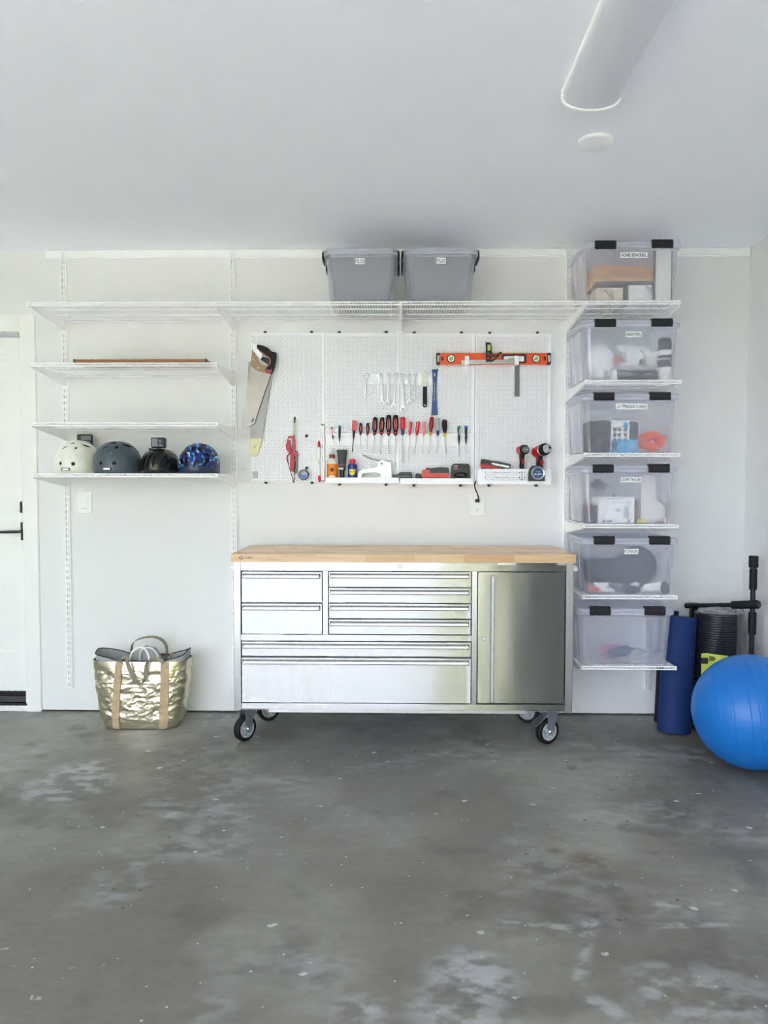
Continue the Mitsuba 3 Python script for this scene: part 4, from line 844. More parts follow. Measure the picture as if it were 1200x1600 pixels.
p0, p1 = np.array([-0.433, -0.045, 1.5307]), np.array([-0.4312, -0.045, 1.3011])
L = np.linalg.norm(p1 - p0); rr = 0.0074
t.part('barrel', lathe(p0, p1 - p0, [(L * 0.14, 0), (L * 0.14, rr * 0.92), (L * 0.86, rr * 0.92), (L * 0.86, 0)], 16), 'white_plastic', 40)
t.part('cap', lathe(p0, p1 - p0, [(0, 0), (0, rr * 0.3), (L * 0.035, rr * 0.75), (L * 0.07, rr), (L * 0.16, rr), (L * 0.16, 0)], 16), 'bright_red', 40, 'red pointed cap')
t.part('cap', lathe(p0, p1 - p0, [(L * 0.84, 0), (L * 0.84, rr), (L * 0.93, rr), (L * 0.97, rr * 0.75), (L, rr * 0.3), (L, 0)], 16), 'bright_red', 40, 'red pointed cap')
t.part('printed_mark', box(p0[0] - 0.0022, p0[0] + 0.0012, -0.045 - rr * 0.92 - 0.0006, -0.045 - rr * 0.8, p0[2] - L * 0.55, p0[2] - L * 0.44), 'saw_wood', False, 'brown printed mark')
t = Thing('straightedge', 'tall white aluminium straightedge with dark ends at the right edge of the left panel', 'straightedge')
x0, x1, z0, z1 = -0.421, -0.4035, 1.3104, 1.6156
xm = -0.4131
t.part('profile', cat([box(x0, xm - 0.0004, -0.050, -0.038, z0, z1, 0.001), box(xm + 0.0006, x1, -0.050, -0.038, z0, z1, 0.001), box(x0, x1, -0.044, -0.037, z0, z1)]), 'white_metal', False)
for za, zb_ in ((z0 - 0.003, z0 + 0.0012), (z1 - 0.0012, z1 + 0.003)):
    t.part('end_cap', box(x0 - 0.0005, x1 + 0.0008, -0.051, -0.037, za, zb_, 0.0008), 'dark_plastic', False, 'dark end cap')
for v in (770, 1030):
    zc = z1 - (z1 - z0) * (v - 322) / 1158
    t.part('scale_mark', box(xm - 0.0012, xm + 0.0012, -0.0506, -0.049, zc - 0.010, zc + 0.010), 'navy', False, 'dark blue scale mark')

# trays along the bottom of the middle panels
def tray(x0, x1, z0, z1, label):
    t = Thing('tool_tray', label, 'tray')
    t.part('tray', cat([box(x0, x1, -0.100, -0.0985, z0, z1, 0.0005), box(x0, x1, -0.0985, YP - 0.0004, z0, z0 + 0.0015), box(x0, x0 + 0.0015, -0.0985, YP - 0.0004, z0 + 0.0015, z1), box(x1 - 0.0015, x1, -0.0985, YP - 0.0004, z0 + 0.0015, z1), box(x0, x1, YP - 0.002, YP - 0.0004, z0 + 0.0015, z1)]), 'white_board', False)
    return z0 + 0.0015
zf1 = tray(-0.3902, 0.0072, 1.2968, 1.3274, 'white steel tray under the glue bottle, tube, spray can and stapler')
zf2 = tray(0.0135, 0.4072, 1.2925, 1.3238, 'white steel tray under the black and red battery chargers')
def bottle(cx, zf, y, prof, m, t, name, label=None, n=28, under=None, sy=1.0):
    me = lathe((0, 0, 0), (0, 0, 1), prof, n); v = me.vertices; v[:, 1] *= sy; me = trimesh.Trimesh(v + [cx, y, zf], me.faces, process=False)
    return t.part(name, me, m, 40, label, under)
# glue bottle
mat('glue_orange', (224, 128, 34), 0.4, 0.5); mat('glue_white', (222, 218, 208), 0.4, 0.5); mat('cap_brown', (126, 62, 36), 0.4, 0.5); mat('dark_print', (70, 48, 34), 0.5, 0.4)
t = Thing('glue_bottle', 'orange and white glue bottle with a brown cap and pale nozzle in the tray', 'glue bottle')
cx = -0.3578; w = 0.0283; Zt = lambda v: v
h1, h2, h3, h4 = 1.4036 - zf1, 1.4335 - zf1, 1.4535 - zf1, 1.4866 - zf1
bottle(cx, zf1, -0.07, [(0, 0), (0, w * 0.92), (0.004, w), (h1, w), (h1 + 0.008, w * 0.92), (h2 - 0.004, w * 0.6), (h2, w * 0.52), (h2, 0)], 'glue_white', t, 'body', sy=0.72)
k = bottle(cx, zf1, -0.07, [(0.006, w * 0.98), (0.007, w * 1.02), (h1 - 0.002, w * 1.02), (h1 - 0.001, w * 0.98)], 'glue_orange', t, 'label_wrap', 'orange wrap label', sy=0.72)
t.part('print', cat([prism(Polygon([(cx + a * w * 0.62, zf1 + h1 * 0.66 + b * 0.012) for a, b in ((-0.5, 0), (-0.4, 0.8), (0, 1.1), (0.5, 0.7), (0.62, -0.1), (0.3, -0.7), (-0.3, -0.6))]), -0.07 - w * 0.70, -0.07 - w * 0.755)]), 'dark_print', False, 'dark animal shaped print', under=k)
t.part('print_band', box(cx - w * 0.6, cx + w * 0.6, -0.07 - w * 0.75, -0.07 - w * 0.6, zf1 + h1 * 0.30, zf1 + h1 * 0.38), 'glue_white', False, 'pale print band', under=k)
k = bottle(cx, zf1, -0.07, [(h2, 0), (h2, w * 0.60), (h3, w * 0.57), (h3, 0)], 'cap_brown', t, 'cap', 'brown cap', 24)
bottle(cx + 0.001, zf1, -0.07, [(h3, 0), (h3, w * 0.26), (h4, w * 0.11), (h4, 0)], 'light_grey_plastic', t, 'nozzle', 'pale pointed nozzle', 14, k)
# squeeze tube
t = Thing('squeeze_tube', 'dark grey squeeze tube standing on its cap beside the glue bottle', 'tube')
cx = -0.3032
zt_ = [1.48, 1.4701, 1.3642]
wt = 0.0287; wb = 0.0191
el = lambda a, b, z: np.c_[cx + a * np.cos(np.arange(24) * PI / 12), -0.07 + b * np.sin(np.arange(24) * PI / 12), np.full(24, z)]
k = t.part('tube', loft([el(wb * 0.9, 0.013, zt_[2]), el(wb, 0.014, zt_[2] + 0.006), el(wb * 1.15, 0.010, (zt_[1] + zt_[2]) / 2), el(wt * 0.98, 0.0022, zt_[1]), el(wt, 0.0016, zt_[0])], True, True), 'dark_plastic', 40)
t.part('stripe', box(cx - wb * 1.05, cx + wb * 1.05, -0.0845, -0.081, zt_[2] + 0.030, zt_[2] + 0.033), 'duo_red', False, 'dull red printed stripe', under=k)
t.part('label_patch', box(cx - wb * 0.95, cx + wb * 0.4, -0.086, -0.0835, zt_[2] + 0.006, zt_[2] + 0.017), 'beige', False, 'beige printed patch', under=k)
t.part('cap', cyl((cx, -0.07, zf1), (cx, -0.07, zt_[2]), wb * 0.62, wb * 0.68, 24, 0.001), 'black_plastic', 40, 'black screw cap')
t.part('tab', box(cx - wb * 0.95, cx - wb * 0.1, -0.088, -0.084, zf1, zf1 + 0.018, 0.001), 'glue_orange', False, 'orange tab')
# spray can
mat('can_blue', (30, 48, 132), 0.3, 0.5); mat('can_yellow', (238, 214, 40), 0.35, 0.5)
t = Thing('spray_can', 'short blue and yellow spray can with a red cap in the tray', 'spray can')
cx = -0.2466; w = 0.025
h1, h2, h3 = 1.3963 - zf1, 1.4029 - zf1, 1.4286 - zf1
k = bottle(cx, zf1, -0.07, [(0, 0), (0, w * 0.96), (0.002, w), (h1, w), (h2, w * 0.72), (h2, 0)], 'can_blue', t, 'can')
bottle(cx, zf1, -0.07, [(h2 - 0.002, 0), (h2 - 0.002, w * 0.68), (h2, w * 0.68), (h3 - 0.002, w * 0.62), (h3, w * 0.54), (h3, 0)], 'bright_red', t, 'cap', 'red cap')
zs = zf1 + h1 * 0.62
def curved(poly, cx, y, r, lift=0.0004):
    m = prism(poly, 0.0, -0.0006); m = m.subdivide_to_size(0.004) if len(m.faces) < 400 else m; v = m.vertices.copy(); a = (v[:, 0] - cx) / r
    return trimesh.Trimesh(np.c_[cx + (r + lift - v[:, 1]) * np.sin(a), y - (r + lift - v[:, 1]) * np.cos(a), v[:, 2]], m.faces, process=False)
sh = Polygon([(cx - 0.018, zs + 0.014), (cx + 0.018, zs + 0.014), (cx + 0.018, zs - 0.004), (cx + 0.010, zs - 0.016), (cx, zs - 0.019), (cx - 0.010, zs - 0.016), (cx - 0.018, zs - 0.004)])
k2 = t.part('shield', curved(sh, cx, -0.07, w), 'can_yellow', False, 'yellow shield', under=k)
tm = text('WD-40', 0.009, cx, 0, zs, 0.030, 0.0004, True); v = tm.vertices.copy(); a = (v[:, 0] - cx) / w
t.part('lettering', trimesh.Trimesh(np.c_[cx + (w + 0.0012 - v[:, 1]) * np.sin(a), -0.07 - (w + 0.0012 - v[:, 1]) * np.cos(a), v[:, 2]], tm.faces, process=False), 'can_blue', False, 'blue lettering WD-40', under=k)
# staple gun
mat('stapler_cream', (216, 215, 198), 0.28, 0.5, 0.4)
t = Thing('staple_gun', 'cream metal staple gun with a dark squeeze lever, standing in the tray', 'staple gun')
bd = Polygon([(-0.2163, 1.3249), (-0.2146, 1.3498), (-0.2071, 1.3639), (-0.1913, 1.3706), (-0.158, 1.3764), (-0.1164, 1.3839), (-0.1039, 1.3914), (-0.0998, 1.408), (-0.0915, 1.4213), (-0.0749, 1.4213), (-0.0375, 1.4105), (-0.035, 1.3956), (-0.0324, 1.3251), (-0.0881, 1.325), (-0.0914, 1.3458), (-0.1018, 1.3524), (-0.1913, 1.3498), (-0.1963, 1.3415), (-0.1963, 1.3249)])
hole_ = Polygon([(-0.1963, 1.3415), (-0.1913, 1.3506), (-0.1746, 1.3548), (-0.1164, 1.3565), (-0.1018, 1.3524), (-0.0964, 1.3416), (-0.0981, 1.3316), (-0.108, 1.3291), (-0.1863, 1.3282), (-0.1946, 1.3315)])
t.part('body', prism(bd.union(Polygon([(-0.2163, 1.3298), (-0.0332, 1.3309), (-0.0324, 1.3242), (-0.2163, 1.324)])).difference(hole_), -0.055, -0.085, 0.004), 'stapler_cream', 30)
t.part('lever', prism([(-0.1929, 1.4544), (-0.185, 1.4511), (-0.158, 1.4378), (-0.1331, 1.4296), (-0.104, 1.4246), (-0.0707, 1.4221), (-0.0396, 1.4147), (-0.0396, 1.4097), (-0.0707, 1.4163), (-0.1081, 1.4196), (-0.1372, 1.4254), (-0.1622, 1.4337), (-0.188, 1.4469)], -0.063, -0.077, 0.001), 'grey_plastic', 30, 'grey squeeze lever')
t.part('magazine', box(-0.2142, -0.034, -0.080, -0.060, zf1, zf1 + 0.006, 0.001), 'steel', False)
c = (-0.0477, 1.3971); t.part('screw', lathe((c[0], -0.084, c[1]), (0, -1, 0), [(0, 0.0045), (0.002, 0.004), (0.002, 0)], 14), 'steel', 30)
c = (-0.0863, 1.4037); t.part('adjuster', lathe((c[0], -0.084, c[1]), (0, -1, 0), [(0, 0.009), (0.003, 0.008), (0.003, 0)], 18), 'light_grey_plastic', 30)
# black tools and chargers in the right tray
t = Thing('multitool', 'flat black multitool lying in the tray right of the stapler', 'multitool')
t.part('body', prism(Polygon([(-0.0267, 1.3442), (-0.0006, 1.3443), (0.0132, 1.3564), (0.0741, 1.3565), (0.0797, 1.3443), (0.0797, 1.3233), (-0.0266, 1.3232)]).intersection(sbox(-9, zf2, 9, 9)), -0.055, -0.085, 0.003), 'black_plastic', 30)
t.part('upper_shell', prism([(0.0143, 1.3575), (0.0752, 1.3576), (0.0797, 1.3466), (0.0143, 1.3465)], -0.050, -0.088, 0.002), 'dark_plastic', 30)
t.part('lettering', text('MULTI TOOL', 0.005, 0.0325, -0.0850, 1.3337, 0.0636), 'light_grey_plastic', False, 'pale lettering')
t = Thing('black_puck', 'small black rounded box in the tray, left of the red charger', 'small box')
t.part('body', box(0.0991, 0.1306, -0.088, -0.050, zf2, 1.3488, 0.004), 'dark_plastic', 30)
t.part('foot', box(0.103, 0.124, -0.086, -0.052, zf2 - 0.0001, zf2 + 0.003), 'black_plastic', False)
t = Thing('battery_charger', 'red battery charger with a black battery pack clipped on top', 'battery charger')
t.part('base', prism(Polygon([(0.1339, 1.3649), (0.1405, 1.3709), (0.177, 1.371), (0.1793, 1.3533), (0.2788, 1.3534), (0.2806, 1.328), (0.134, 1.3278)]).union(sbox(0.1351, zf2, 0.2789, zf2 + 0.01)).intersection(sbox(-9, zf2, 9, 9)), -0.050, -0.092, 0.003), 'flat_red', 30, 'red charger base')
t.part('battery', prism([(0.177, 1.3732), (0.1825, 1.3787), (0.2234, 1.3843), (0.2742, 1.3832), (0.2787, 1.3766), (0.2788, 1.3501), (0.1771, 1.3511)], -0.052, -0.088, 0.004), 'dark_plastic', 30, 'black battery pack')
t.part('latch', prism([(0.1537, 1.3798), (0.1803, 1.3798), (0.1803, 1.3688), (0.1538, 1.3687)], -0.055, -0.080, 0.002), 'black_plastic', 30)
t = Thing('power_adapter', 'black power adapter wrapped in its own coiled cord at the right end of the tray', 'power adapter')
k = t.part('case', prism(Polygon([(0.2941, 1.3899), (0.2984, 1.3987), (0.3117, 1.4031), (0.3834, 1.4032), (0.3912, 1.3977), (0.3946, 1.3789), (0.3972, 1.3248), (0.2944, 1.3247)]).intersection(sbox(-9, zf2, 9, 9)), -0.048, -0.086, 0.005), 'black_plastic', 30)
t.part('logo', box(0.3028, 0.3116, -0.0865, -0.085, 1.3852, 1.3929), 'flat_red', False, 'small red mark', under=k)
t.part('lettering', cat([box(0.3127, 0.3259, -0.0862, -0.085, 1.3863, 1.3929), box(0.3029, 0.3293, -0.0862, -0.085, 1.3742, 1.3769)]), 'light_grey_plastic', False, 'pale printed mark', under=k)
cc = (0.3443, 1.3446); coil = []
for q in range(5):
    rr = 0.0175 + 0.0025 * (q % 3); aa = np.arange(28) * 2 * PI / 28
    coil.append(tube(np.c_[cc[0] + 1.62 * rr * np.cos(aa) + 0.002 * q - 0.004, -0.086 - 0.0022 * q + 0.001 * np.sin(3 * aa), np.maximum(zf2 + 0.003, cc[1] - 0.003 + 0.55 * rr * np.sin(aa) + 0.002 * (q % 2))], 0.0023, 7, True))
t.part('cord', cat(coil), 'black_rubber', 30, 'coiled black cord')

# perforated bin at the right with lamp, drills and tape measure
BX0, BX1, BZ0, BZ1 = 0.4339, 0.8314, 1.2927, 1.3741
t = Thing('tool_bin', 'white perforated steel bin at the bottom of the rightmost panel', 'tool bin')
bp = 0.0263
b1, b3 = bp * 0.25, bp * 0.75
BC = [octo(b3, b3, 0.0038), rc4(b1, b3, 0.0021, 0.0067), rc4(b3, b1, 0.0067, 0.0021)]
sx0 = 0.4763 - b1
t.part('front', perforated(sx0, BZ0 + 0.0165, 12, 2, bp, BC, [rc4(b1, b3, 0.0021, 0.0067)], [rc4(b3, b1, 0.0067, 0.0021)], -0.1005, 0.0015, (BX0, BX1, BZ0, BZ1)), 'white_board', False)
t.part('shell', cat([box(BX0, BX0 + 0.0015, -0.100, YP, BZ0, BZ1), box(BX1 - 0.0015, BX1, -0.100, YP, BZ0, BZ1), box(BX0, BX1, -0.100, YP, BZ0, BZ0 + 0.0015), box(BX0, BX1, YP - 0.002, YP - 0.0004, BZ0, BZ1)]), 'white_board', False)
BF = BZ0 + 0.0015
t = Thing('work_light', 'slim black and red folding work light with a white strip lying tilted in the bin', 'work light')
mat('lamp_strip', (240, 240, 240), 0.3, 0.5)
k = t.part('body', prism([(0.4522, 1.4153), (0.4561, 1.4275), (0.4669, 1.4292), (0.6133, 1.4023), (0.616, 1.3971), (0.6144, 1.3797), (0.5979, 1.3675), (0.4586, 1.3674)], -0.056, -0.084, 0.003), 'dark_plastic', 30)
t.part('red_edge', prism([(0.4515, 1.4054), (0.4611, 1.4019), (0.5089, 1.3941), (0.561, 1.3838), (0.561, 1.3794), (0.456, 1.3793), (0.4499, 1.3932)], -0.080, -0.0855, 0.001), 'red_plastic', 30, 'red lower edge')
t.part('diffuser', prism([(0.5105, 1.4098), (0.6086, 1.3908), (0.6078, 1.3812), (0.5957, 1.3812), (0.514, 1.3994)], -0.080, -0.0860, 0.0006), 'lamp_strip', False, 'white light strip', under=k)
def drill(gx, gy, chuck, head, rr, label, big):
    """chuck: world point of the chuck tip, head: the rear end of the motor"""
    t = Thing('cordless_drill', label, 'cordless drill')
    c, h = np.array(chuck), np.array(head); d = (c - h) / np.linalg.norm(c - h); L = np.linalg.norm(c - h)
    t.part('motor', lathe(h, d, [(0, 0), (0, rr * 0.7), (L * 0.06, rr * 0.92), (L * 0.30, rr * 0.98), (L * 0.46, rr * 0.9), (L * 0.46, 0)], 28), 'red_plastic', 40, 'red motor housing')
    t.part('gearbox', lathe(h, d, [(L * 0.40, 0), (L * 0.40, rr * 0.86), (L * 0.46, rr * 0.97), (L * 0.50, rr * 0.86), (L * 0.54, rr * 0.86), (L * 0.54, 0)], 28), 'zinc', 40, 'silver gear housing')
    t.part('torque_ring', lathe(h, d, [(L * 0.54, 0), (L * 0.54, rr), (L * 0.57, rr * 1.06), (L * 0.74, rr * 1.0), (L * 0.76, rr * 0.85), (L * 0.76, 0)], 28), 'black_rubber', 30, 'black torque ring')
    k = t.part('chuck', lathe(h, d, [(L * 0.74, 0), (L * 0.74, rr * 0.76), (L * 0.78, rr * 0.78), (L * 0.92, rr * 0.66), (L * 0.98, rr * 0.42), (L, rr * 0.3), (L * 0.985, rr * 0.2), (L * 0.985, 0)], 28), 'light_grey_plastic' if big else 'grey_plastic', 40, 'grey chuck')
    t.part('bit_socket', lathe(h, d, [(L * 0.99, 0), (L * 0.99, rr * 0.20), (L * 1.004, rr * 0.18), (L * 1.004, 0)], 12), 'black_plastic' if big else 'beige', 30, under=k)
    m0 = h + d * L * 0.28; g1 = np.array([gx, gy, BF + 0.004])
    gd = (g1 - m0); a = np.cross(gd / np.linalg.norm(gd), d); a /= np.linalg.norm(a); f = np.cross(a, gd / np.linalg.norm(gd))
    el3 = lambda o, ra, rf: np.stack([o + a * ra * math.cos(q) + f * rf * math.sin(q) for q in np.arange(16) * PI / 8])
    t.part('grip', loft([el3(m0, rr * 0.62, rr * 0.8), el3(m0 + gd * 0.3, rr * 0.5, rr * 0.58), el3(m0 + gd * 0.55, rr * 0.48, rr * 0.56), el3(m0 + gd * 0.8, rr * 0.56, rr * 0.74), el3(g1, rr * 0.6, rr * 0.85)], True, True), 'black_rubber', 40, 'black grip')
    t.part('trigger', hull([m0 + gd * q + f * s * rr * w_ + a * e * rr * 0.2 for q, s, w_ in ((0.28, -1 if f @ d < 0 else 1, 0.5), (0.28, -1 if f @ d < 0 else 1, 0.95), (0.42, -1 if f @ d < 0 else 1, 0.5), (0.42, -1 if f @ d < 0 else 1, 0.8)) for e in (-1, 1)]), 'red_plastic', 30, 'red trigger')
    t.part('side_trim', loft([el3(m0 + gd * 0.02 - f * 0.0 , rr * 0.66, rr * 0.5), el3(m0 + gd * 0.16, rr * 0.60, rr * 0.5), el3(m0 + gd * 0.34, rr * 0.54, rr * 0.3)], True, True), 'red_plastic', 40, 'red side trim')
drill(0.6796, -0.066, (0.6947, -0.135, 1.4792), (0.6676, -0.043, 1.4771), 0.0248, 'smaller red and black cordless drill driver, left one in the bin', False)
drill(0.777, -0.066, (0.813, -0.150, 1.4883), (0.7519, -0.045, 1.4639), 0.0314, 'larger red and black cordless drill with a grey chuck, right one in the bin', True)
t = Thing('tape_measure', 'black and chrome tape measure with a blue disc clipped on the bin front', 'tape measure')
c = (0.755, 1.3523); r = 0.0363
k = t.part('case', prism(Polygon([(0.7056, 1.3153), (0.7061, 1.3541), (0.7111, 1.3756), (0.726, 1.3894), (0.7495, 1.3946), (0.7689, 1.392), (0.784, 1.38), (0.7911, 1.3542), (0.7916, 1.3103), (0.7095, 1.3093)]), -0.103, -0.128, 0.004), 'dark_plastic', 30)
t.part('chrome_ring', lathe((c[0], -0.126, c[1]), (0, -1, 0), [(0, r * 0.98), (0.004, r), (0.006, r * 0.93), (0.004, r * 0.78), (0, r * 0.76)], 40), 'chrome', 30, 'chrome ring', under=k)
mat('disc_blue', (34, 66, 110), 0.4, 0.5)
t.part('disc', lathe((c[0], -0.126, c[1]), (0, -1, 0), [(0, r * 0.80), (0.002, r * 0.80), (0.0025, r * 0.76), (0.0025, 0)], 40), 'disc_blue', 30, 'blue label disc', under=k)
t.part('lettering', cat([text('MEASURE', 0.0065, c[0], -0.1284, c[1] - r * 0.14, 0.0389, bold=True), text('TAPE', 0.0043, c[0], -0.1284, c[1] + r * 0.2, 0.0259), text('25', 0.0056, c[0], -0.1284, c[1] - r * 0.45, 0.0112)]), 'label_paper', False, 'white lettering', under=k)

# outlet, cord, light switch
mat('switch_white', (232, 233, 231), 0.35, 0.5)
t = Thing('outlet', 'white duplex wall outlet below the tool bin', 'power outlet')
ox, oz = 0.4438, 1.1766
k = t.part('plate', box(0.4041, 0.4842, -0.006, 0.0005, 1.1161, 1.2377, 0.002), 'switch_white', 30)
for s in (-1, 1):
    zc = oz + s * 0.024
    r_ = t.part('receptacle', prism(Point(ox, zc).buffer(0.0165).intersection(sbox(ox - 1, zc - 0.0135, ox + 1, zc + 0.0135)), -0.004, -0.0075, 0.0008), 'switch_white', 30, under=k)
    t.part('slots', cat([box(ox - 0.0068, ox - 0.0050, -0.0080, -0.006, zc - 0.001, zc + 0.007), box(ox + 0.0050, ox + 0.0066, -0.0080, -0.006, zc, zc + 0.006), cyl((ox, -0.006, zc - 0.007), (ox, -0.0080, zc - 0.007), 0.0026, n=10)]), 'ink', False, 'dark slots', under=k)
t = Thing('extension_cord', 'black power cord plugged into the outlet and running up behind the tool bin', 'cord')
pts = [(x, y, z) for (x, z), y in zip([(0.4334, 1.3097), (0.4273, 1.3009), (0.4239, 1.2863), (0.4275, 1.2674), (0.4365, 1.248), (0.4436, 1.2268), (0.4464, 1.2083)], (-0.034, -0.038, -0.042, -0.042, -0.040, -0.038, -0.034))]
t.part('cord', tube(spline(pts, 40), 0.0032, 8), 'black_rubber', 40)
t.part('plug', box(0.4293, 0.4544, -0.036, -0.0082, 1.1915, 1.2091, 0.004), 'black_plastic', 30)
t = Thing('light_switch', 'white rocker light switch on the wall below the helmets', 'light switch')
k = t.part('plate', box(-1.7935, -1.7097, -0.006, 0.0005, 1.1239, 1.2504, 0.002), 'switch_white', 30)
x0, x1, z0, z1 = -1.7682, -1.7343, 1.1493, 1.2228
t.part('rocker', hull([(x, y, z) for x in (x0, x1) for y, z in ((-0.004, z0), (-0.004, z1), (-0.007, z0), (-0.0075, z1), (-0.012, z0 + 0.006))]), 'switch_white', False, under=k)
# ------------------------------------------------------------------ storage bins
mat('clip_black', (24, 24, 26), 0.32, 0.5)
def storage_bin(x0, x1, z0, z1, y0, y1, label, word, wpos, clips_front=(), group=None, side_clips=False, name='storage_bin'):
    """x0, x1: the lid's ends; y0 (front) < y1 (back); z0 the shelf, z1 the lid's top"""
    t = Thing(name, label, 'storage bin', group)
    cx, cy, hx, hy = (x0 + x1) / 2, (y0 + y1) / 2, (x1 - x0) / 2, (y1 - y0) / 2
    zr = z1 - 0.018
    tp = 0.014                                               # how far the sides lean in towards the bottom
    rg = lambda gx, gy, z, r=0.035: np.c_[rrect(cx, cy, hx - gx, hy - gy, r, 5), np.full(24, z)]
    body = loft([rg(0.019 + tp, 0.019 + tp, z0 + 0.002, 0.03), rg(0.014 + tp, 0.014 + tp, z0 + 0.008), rg(0.014, 0.014, zr - 0.024), rg(0.010, 0.010, zr - 0.018), rg(0.009, 0.009, zr)], True, False)
    t.part('body', body, 'frosted', 30)
    rim = loft([rg(0.009, 0.009, zr - 0.012), rg(0.001, 0.001, zr - 0.013), rg(0.001, 0.001, zr), rg(0.008, 0.008, zr + 0.001)], False, False)
    t.part('rim', rim, 'frosted_rim', 30)
    lid = loft([rg(0.002, 0.002, zr + 0.0015), rg(0, 0, zr + 0.004), rg(0.001, 0.001, z1 - 0.006), rg(0.006, 0.006, z1), rg(0.030, 0.030, z1), rg(0.036, 0.036, z1 - 0.008)], False, True)
    t.part('lid', lid, 'frosted_rim', 30)
    for sx in (-1, 1):                                       # upright stiffening ribs on the ends
        for k in (-0.35, 0.35):
            yy = cy + k * hy
            t.part('rib', hull([(cx + sx * (hx - 0.0145 - tp * q + 0.004 * o), yy + e, z) for q, z in ((0.98, z0 + 0.012), (0.05, zr - 0.026)) for e in (-0.02, 0.02) for o in (0, 1)]), 'frosted', False)
    def clip(a, b, yf, za, zb):
        m = cat([box(a, b, yf - 0.010, yf + 0.002, za, zb - 0.004, 0.004), box(a, b, yf - 0.008, yf + 0.022, zb - 0.008, zb + 0.002, 0.003), box(a + 0.004, b - 0.004, yf - 0.0125, yf - 0.008, za + 0.006, za + 0.014, 0.002)])
        return t.part('latch', m, 'clip_black', 30, 'black snap latch')
    for a, b, za, zb in clips_front:
        clip(a, b, y0, za, zb)
    if side_clips:
        for sx in (-1, 1):
            for yy in (y0 + 0.11, y1 - 0.11):
                xs = cx + sx * hx
                t.part('latch', cat([box(xs - 0.002, xs + sx * 0.010, yy - 0.055, yy + 0.055, z1 - 0.046, z1 - 0.006, 0.004), box(xs - sx * 0.022, xs + sx * 0.008, yy - 0.055, yy + 0.055, z1 - 0.010, z1 + 0.002, 0.003)]), 'clip_black', 30, 'black snap latch')
    if word:
        u0, u1, v0, v1 = wpos
        zc = (v0 + v1) / 2
        def yfront(z):
            k = (z - (z0 + 0.008)) / (zr - 0.024 - z0 - 0.008)
            return y0 + 0.014 + tp - tp * k
        lean = math.degrees(math.atan((yfront(v0) - yfront(v1)) / (v1 - v0)))
        yl = yfront(zc)
        pl = box(u0, u1, yl - 0.0016, yl - 0.0006, v0, v1)
        k = t.part('label_plate', rot(pl, (1, 0, 0), lean, ((u0 + u1) / 2, yl, zc)), 'label_paper', False, 'white printed label strip')
        tx = text(word, (v1 - v0) * 0.58, (u0 + u1) / 2, yl - 0.0016, zc, (u1 - u0) * 0.92, 0.0005, True)
        t.part('lettering', rot(tx, (1, 0, 0), lean, ((u0 + u1) / 2, yl, zc)), 'ink', False, f'lettering {word}', under=k)
    return t
y0b, y1b = -0.412, -0.034
def right_bin(u0, u1, vt, zs, clips, label, word, lab, g=None):
    pass
storage_bin(0.9236, 1.4073, ZT, 2.4946, y0b, y1b, 'clear storage bin labelled home remodel, topmost of the right column', 'HOME REMODEL', (1.1018, 1.2365, 2.4166, 2.4426),
    [(0.972, 1.0768, 2.4547, 2.4949), (1.2505, 1.356, 2.4583, 2.4984)])
RBIN = [
 ('clear storage bin labelled painting, second of the right column', 'PAINTING', 0.914, 1.4114, 2.1089, (1.1343, 1.2146, 2.0274, 2.0539),
  [(0.9756, 1.0809, 2.0737, 2.112), (1.2547, 1.3609, 2.0749, 2.1132)]),
 ('clear storage bin labelled extension cords, third of the right column', 'EXTENSION CORDS', 0.9136, 1.4092, 1.7468, (1.0913, 1.2481, 1.6696, 1.697),
  [(0.9751, 1.0783, 1.7112, 1.7492), (1.2515, 1.3569, 1.713, 1.7509)]),
 ('clear storage bin labelled light bulbs, fourth of the right column', 'LIGHT BULBS', 0.9147, 1.4069, 1.3876, (1.119, 1.2249, 1.3051, 1.3302),
  [(0.9749, 1.0791, 1.3516, 1.3924), (1.2511, 1.3573, 1.3526, 1.394)]),
 ('clear storage bin labelled fitness, fifth of the right column', 'FITNESS', 0.9222, 1.4157, 1.0242, (1.1421, 1.2137, 0.9436, 0.9689),
  [(0.9842, 1.0895, 0.9924, 1.0322), (1.2611, 1.3658, 0.9932, 1.033)]),
 ('clear storage bin without a label, lowest of the right column', None, 0.9072, 1.4027, 0.6671, None,
  [(0.9695, 1.0745, 0.6349, 0.6763), (1.2434, 1.3481, 0.6361, 0.6775)])]
for (l, w, a, b, z1, lab, cl), z in zip(RBIN, ZR): storage_bin(a, b, z, z1, y0b, y1b, l, w, lab, cl)
FB = [('clear file bin with grey contents, left one of the two on the top shelf', -0.3686, -0.001, (-0.2121, -0.1628, 2.3773, 2.4051)),
      ('clear file bin with grey contents, right one of the two on the top shelf', 0.0272, 0.3951, (0.1882, 0.2364, 2.3777, 2.406))]
mat('file_grey', (132, 135, 138), 0.7, 0.3); mat('file_grey2', (120, 123, 126), 0.7, 0.3)
for i, (l, a, b, lab) in enumerate(FB):
    storage_bin(a, b, ZT, 2.4528, -0.462, -0.036, l, 'FILES', lab, side_clips=True, name='file_bin')
    t = Thing('file_box', f'plain grey file box filling the {"left" if i == 0 else "right"} file bin', 'file box')
    zt_ = 2.4174
    m = 0.030
    xa, xb = a + m, b - m
    t.part('front_board', hull([(x, y, z) for z, g in ((ZT + 0.010, 0.020), (zt_, 0.0)) for x in (xa + g, xb - g) for y in (-0.420 + g, -0.416 + g)]), 'file_grey', False)
    t.part('folders', box(xa + 0.022, xb - 0.022, -0.395, -0.09, ZT + 0.012, zt_ - 0.010, 0.002), 'file_grey2', False)

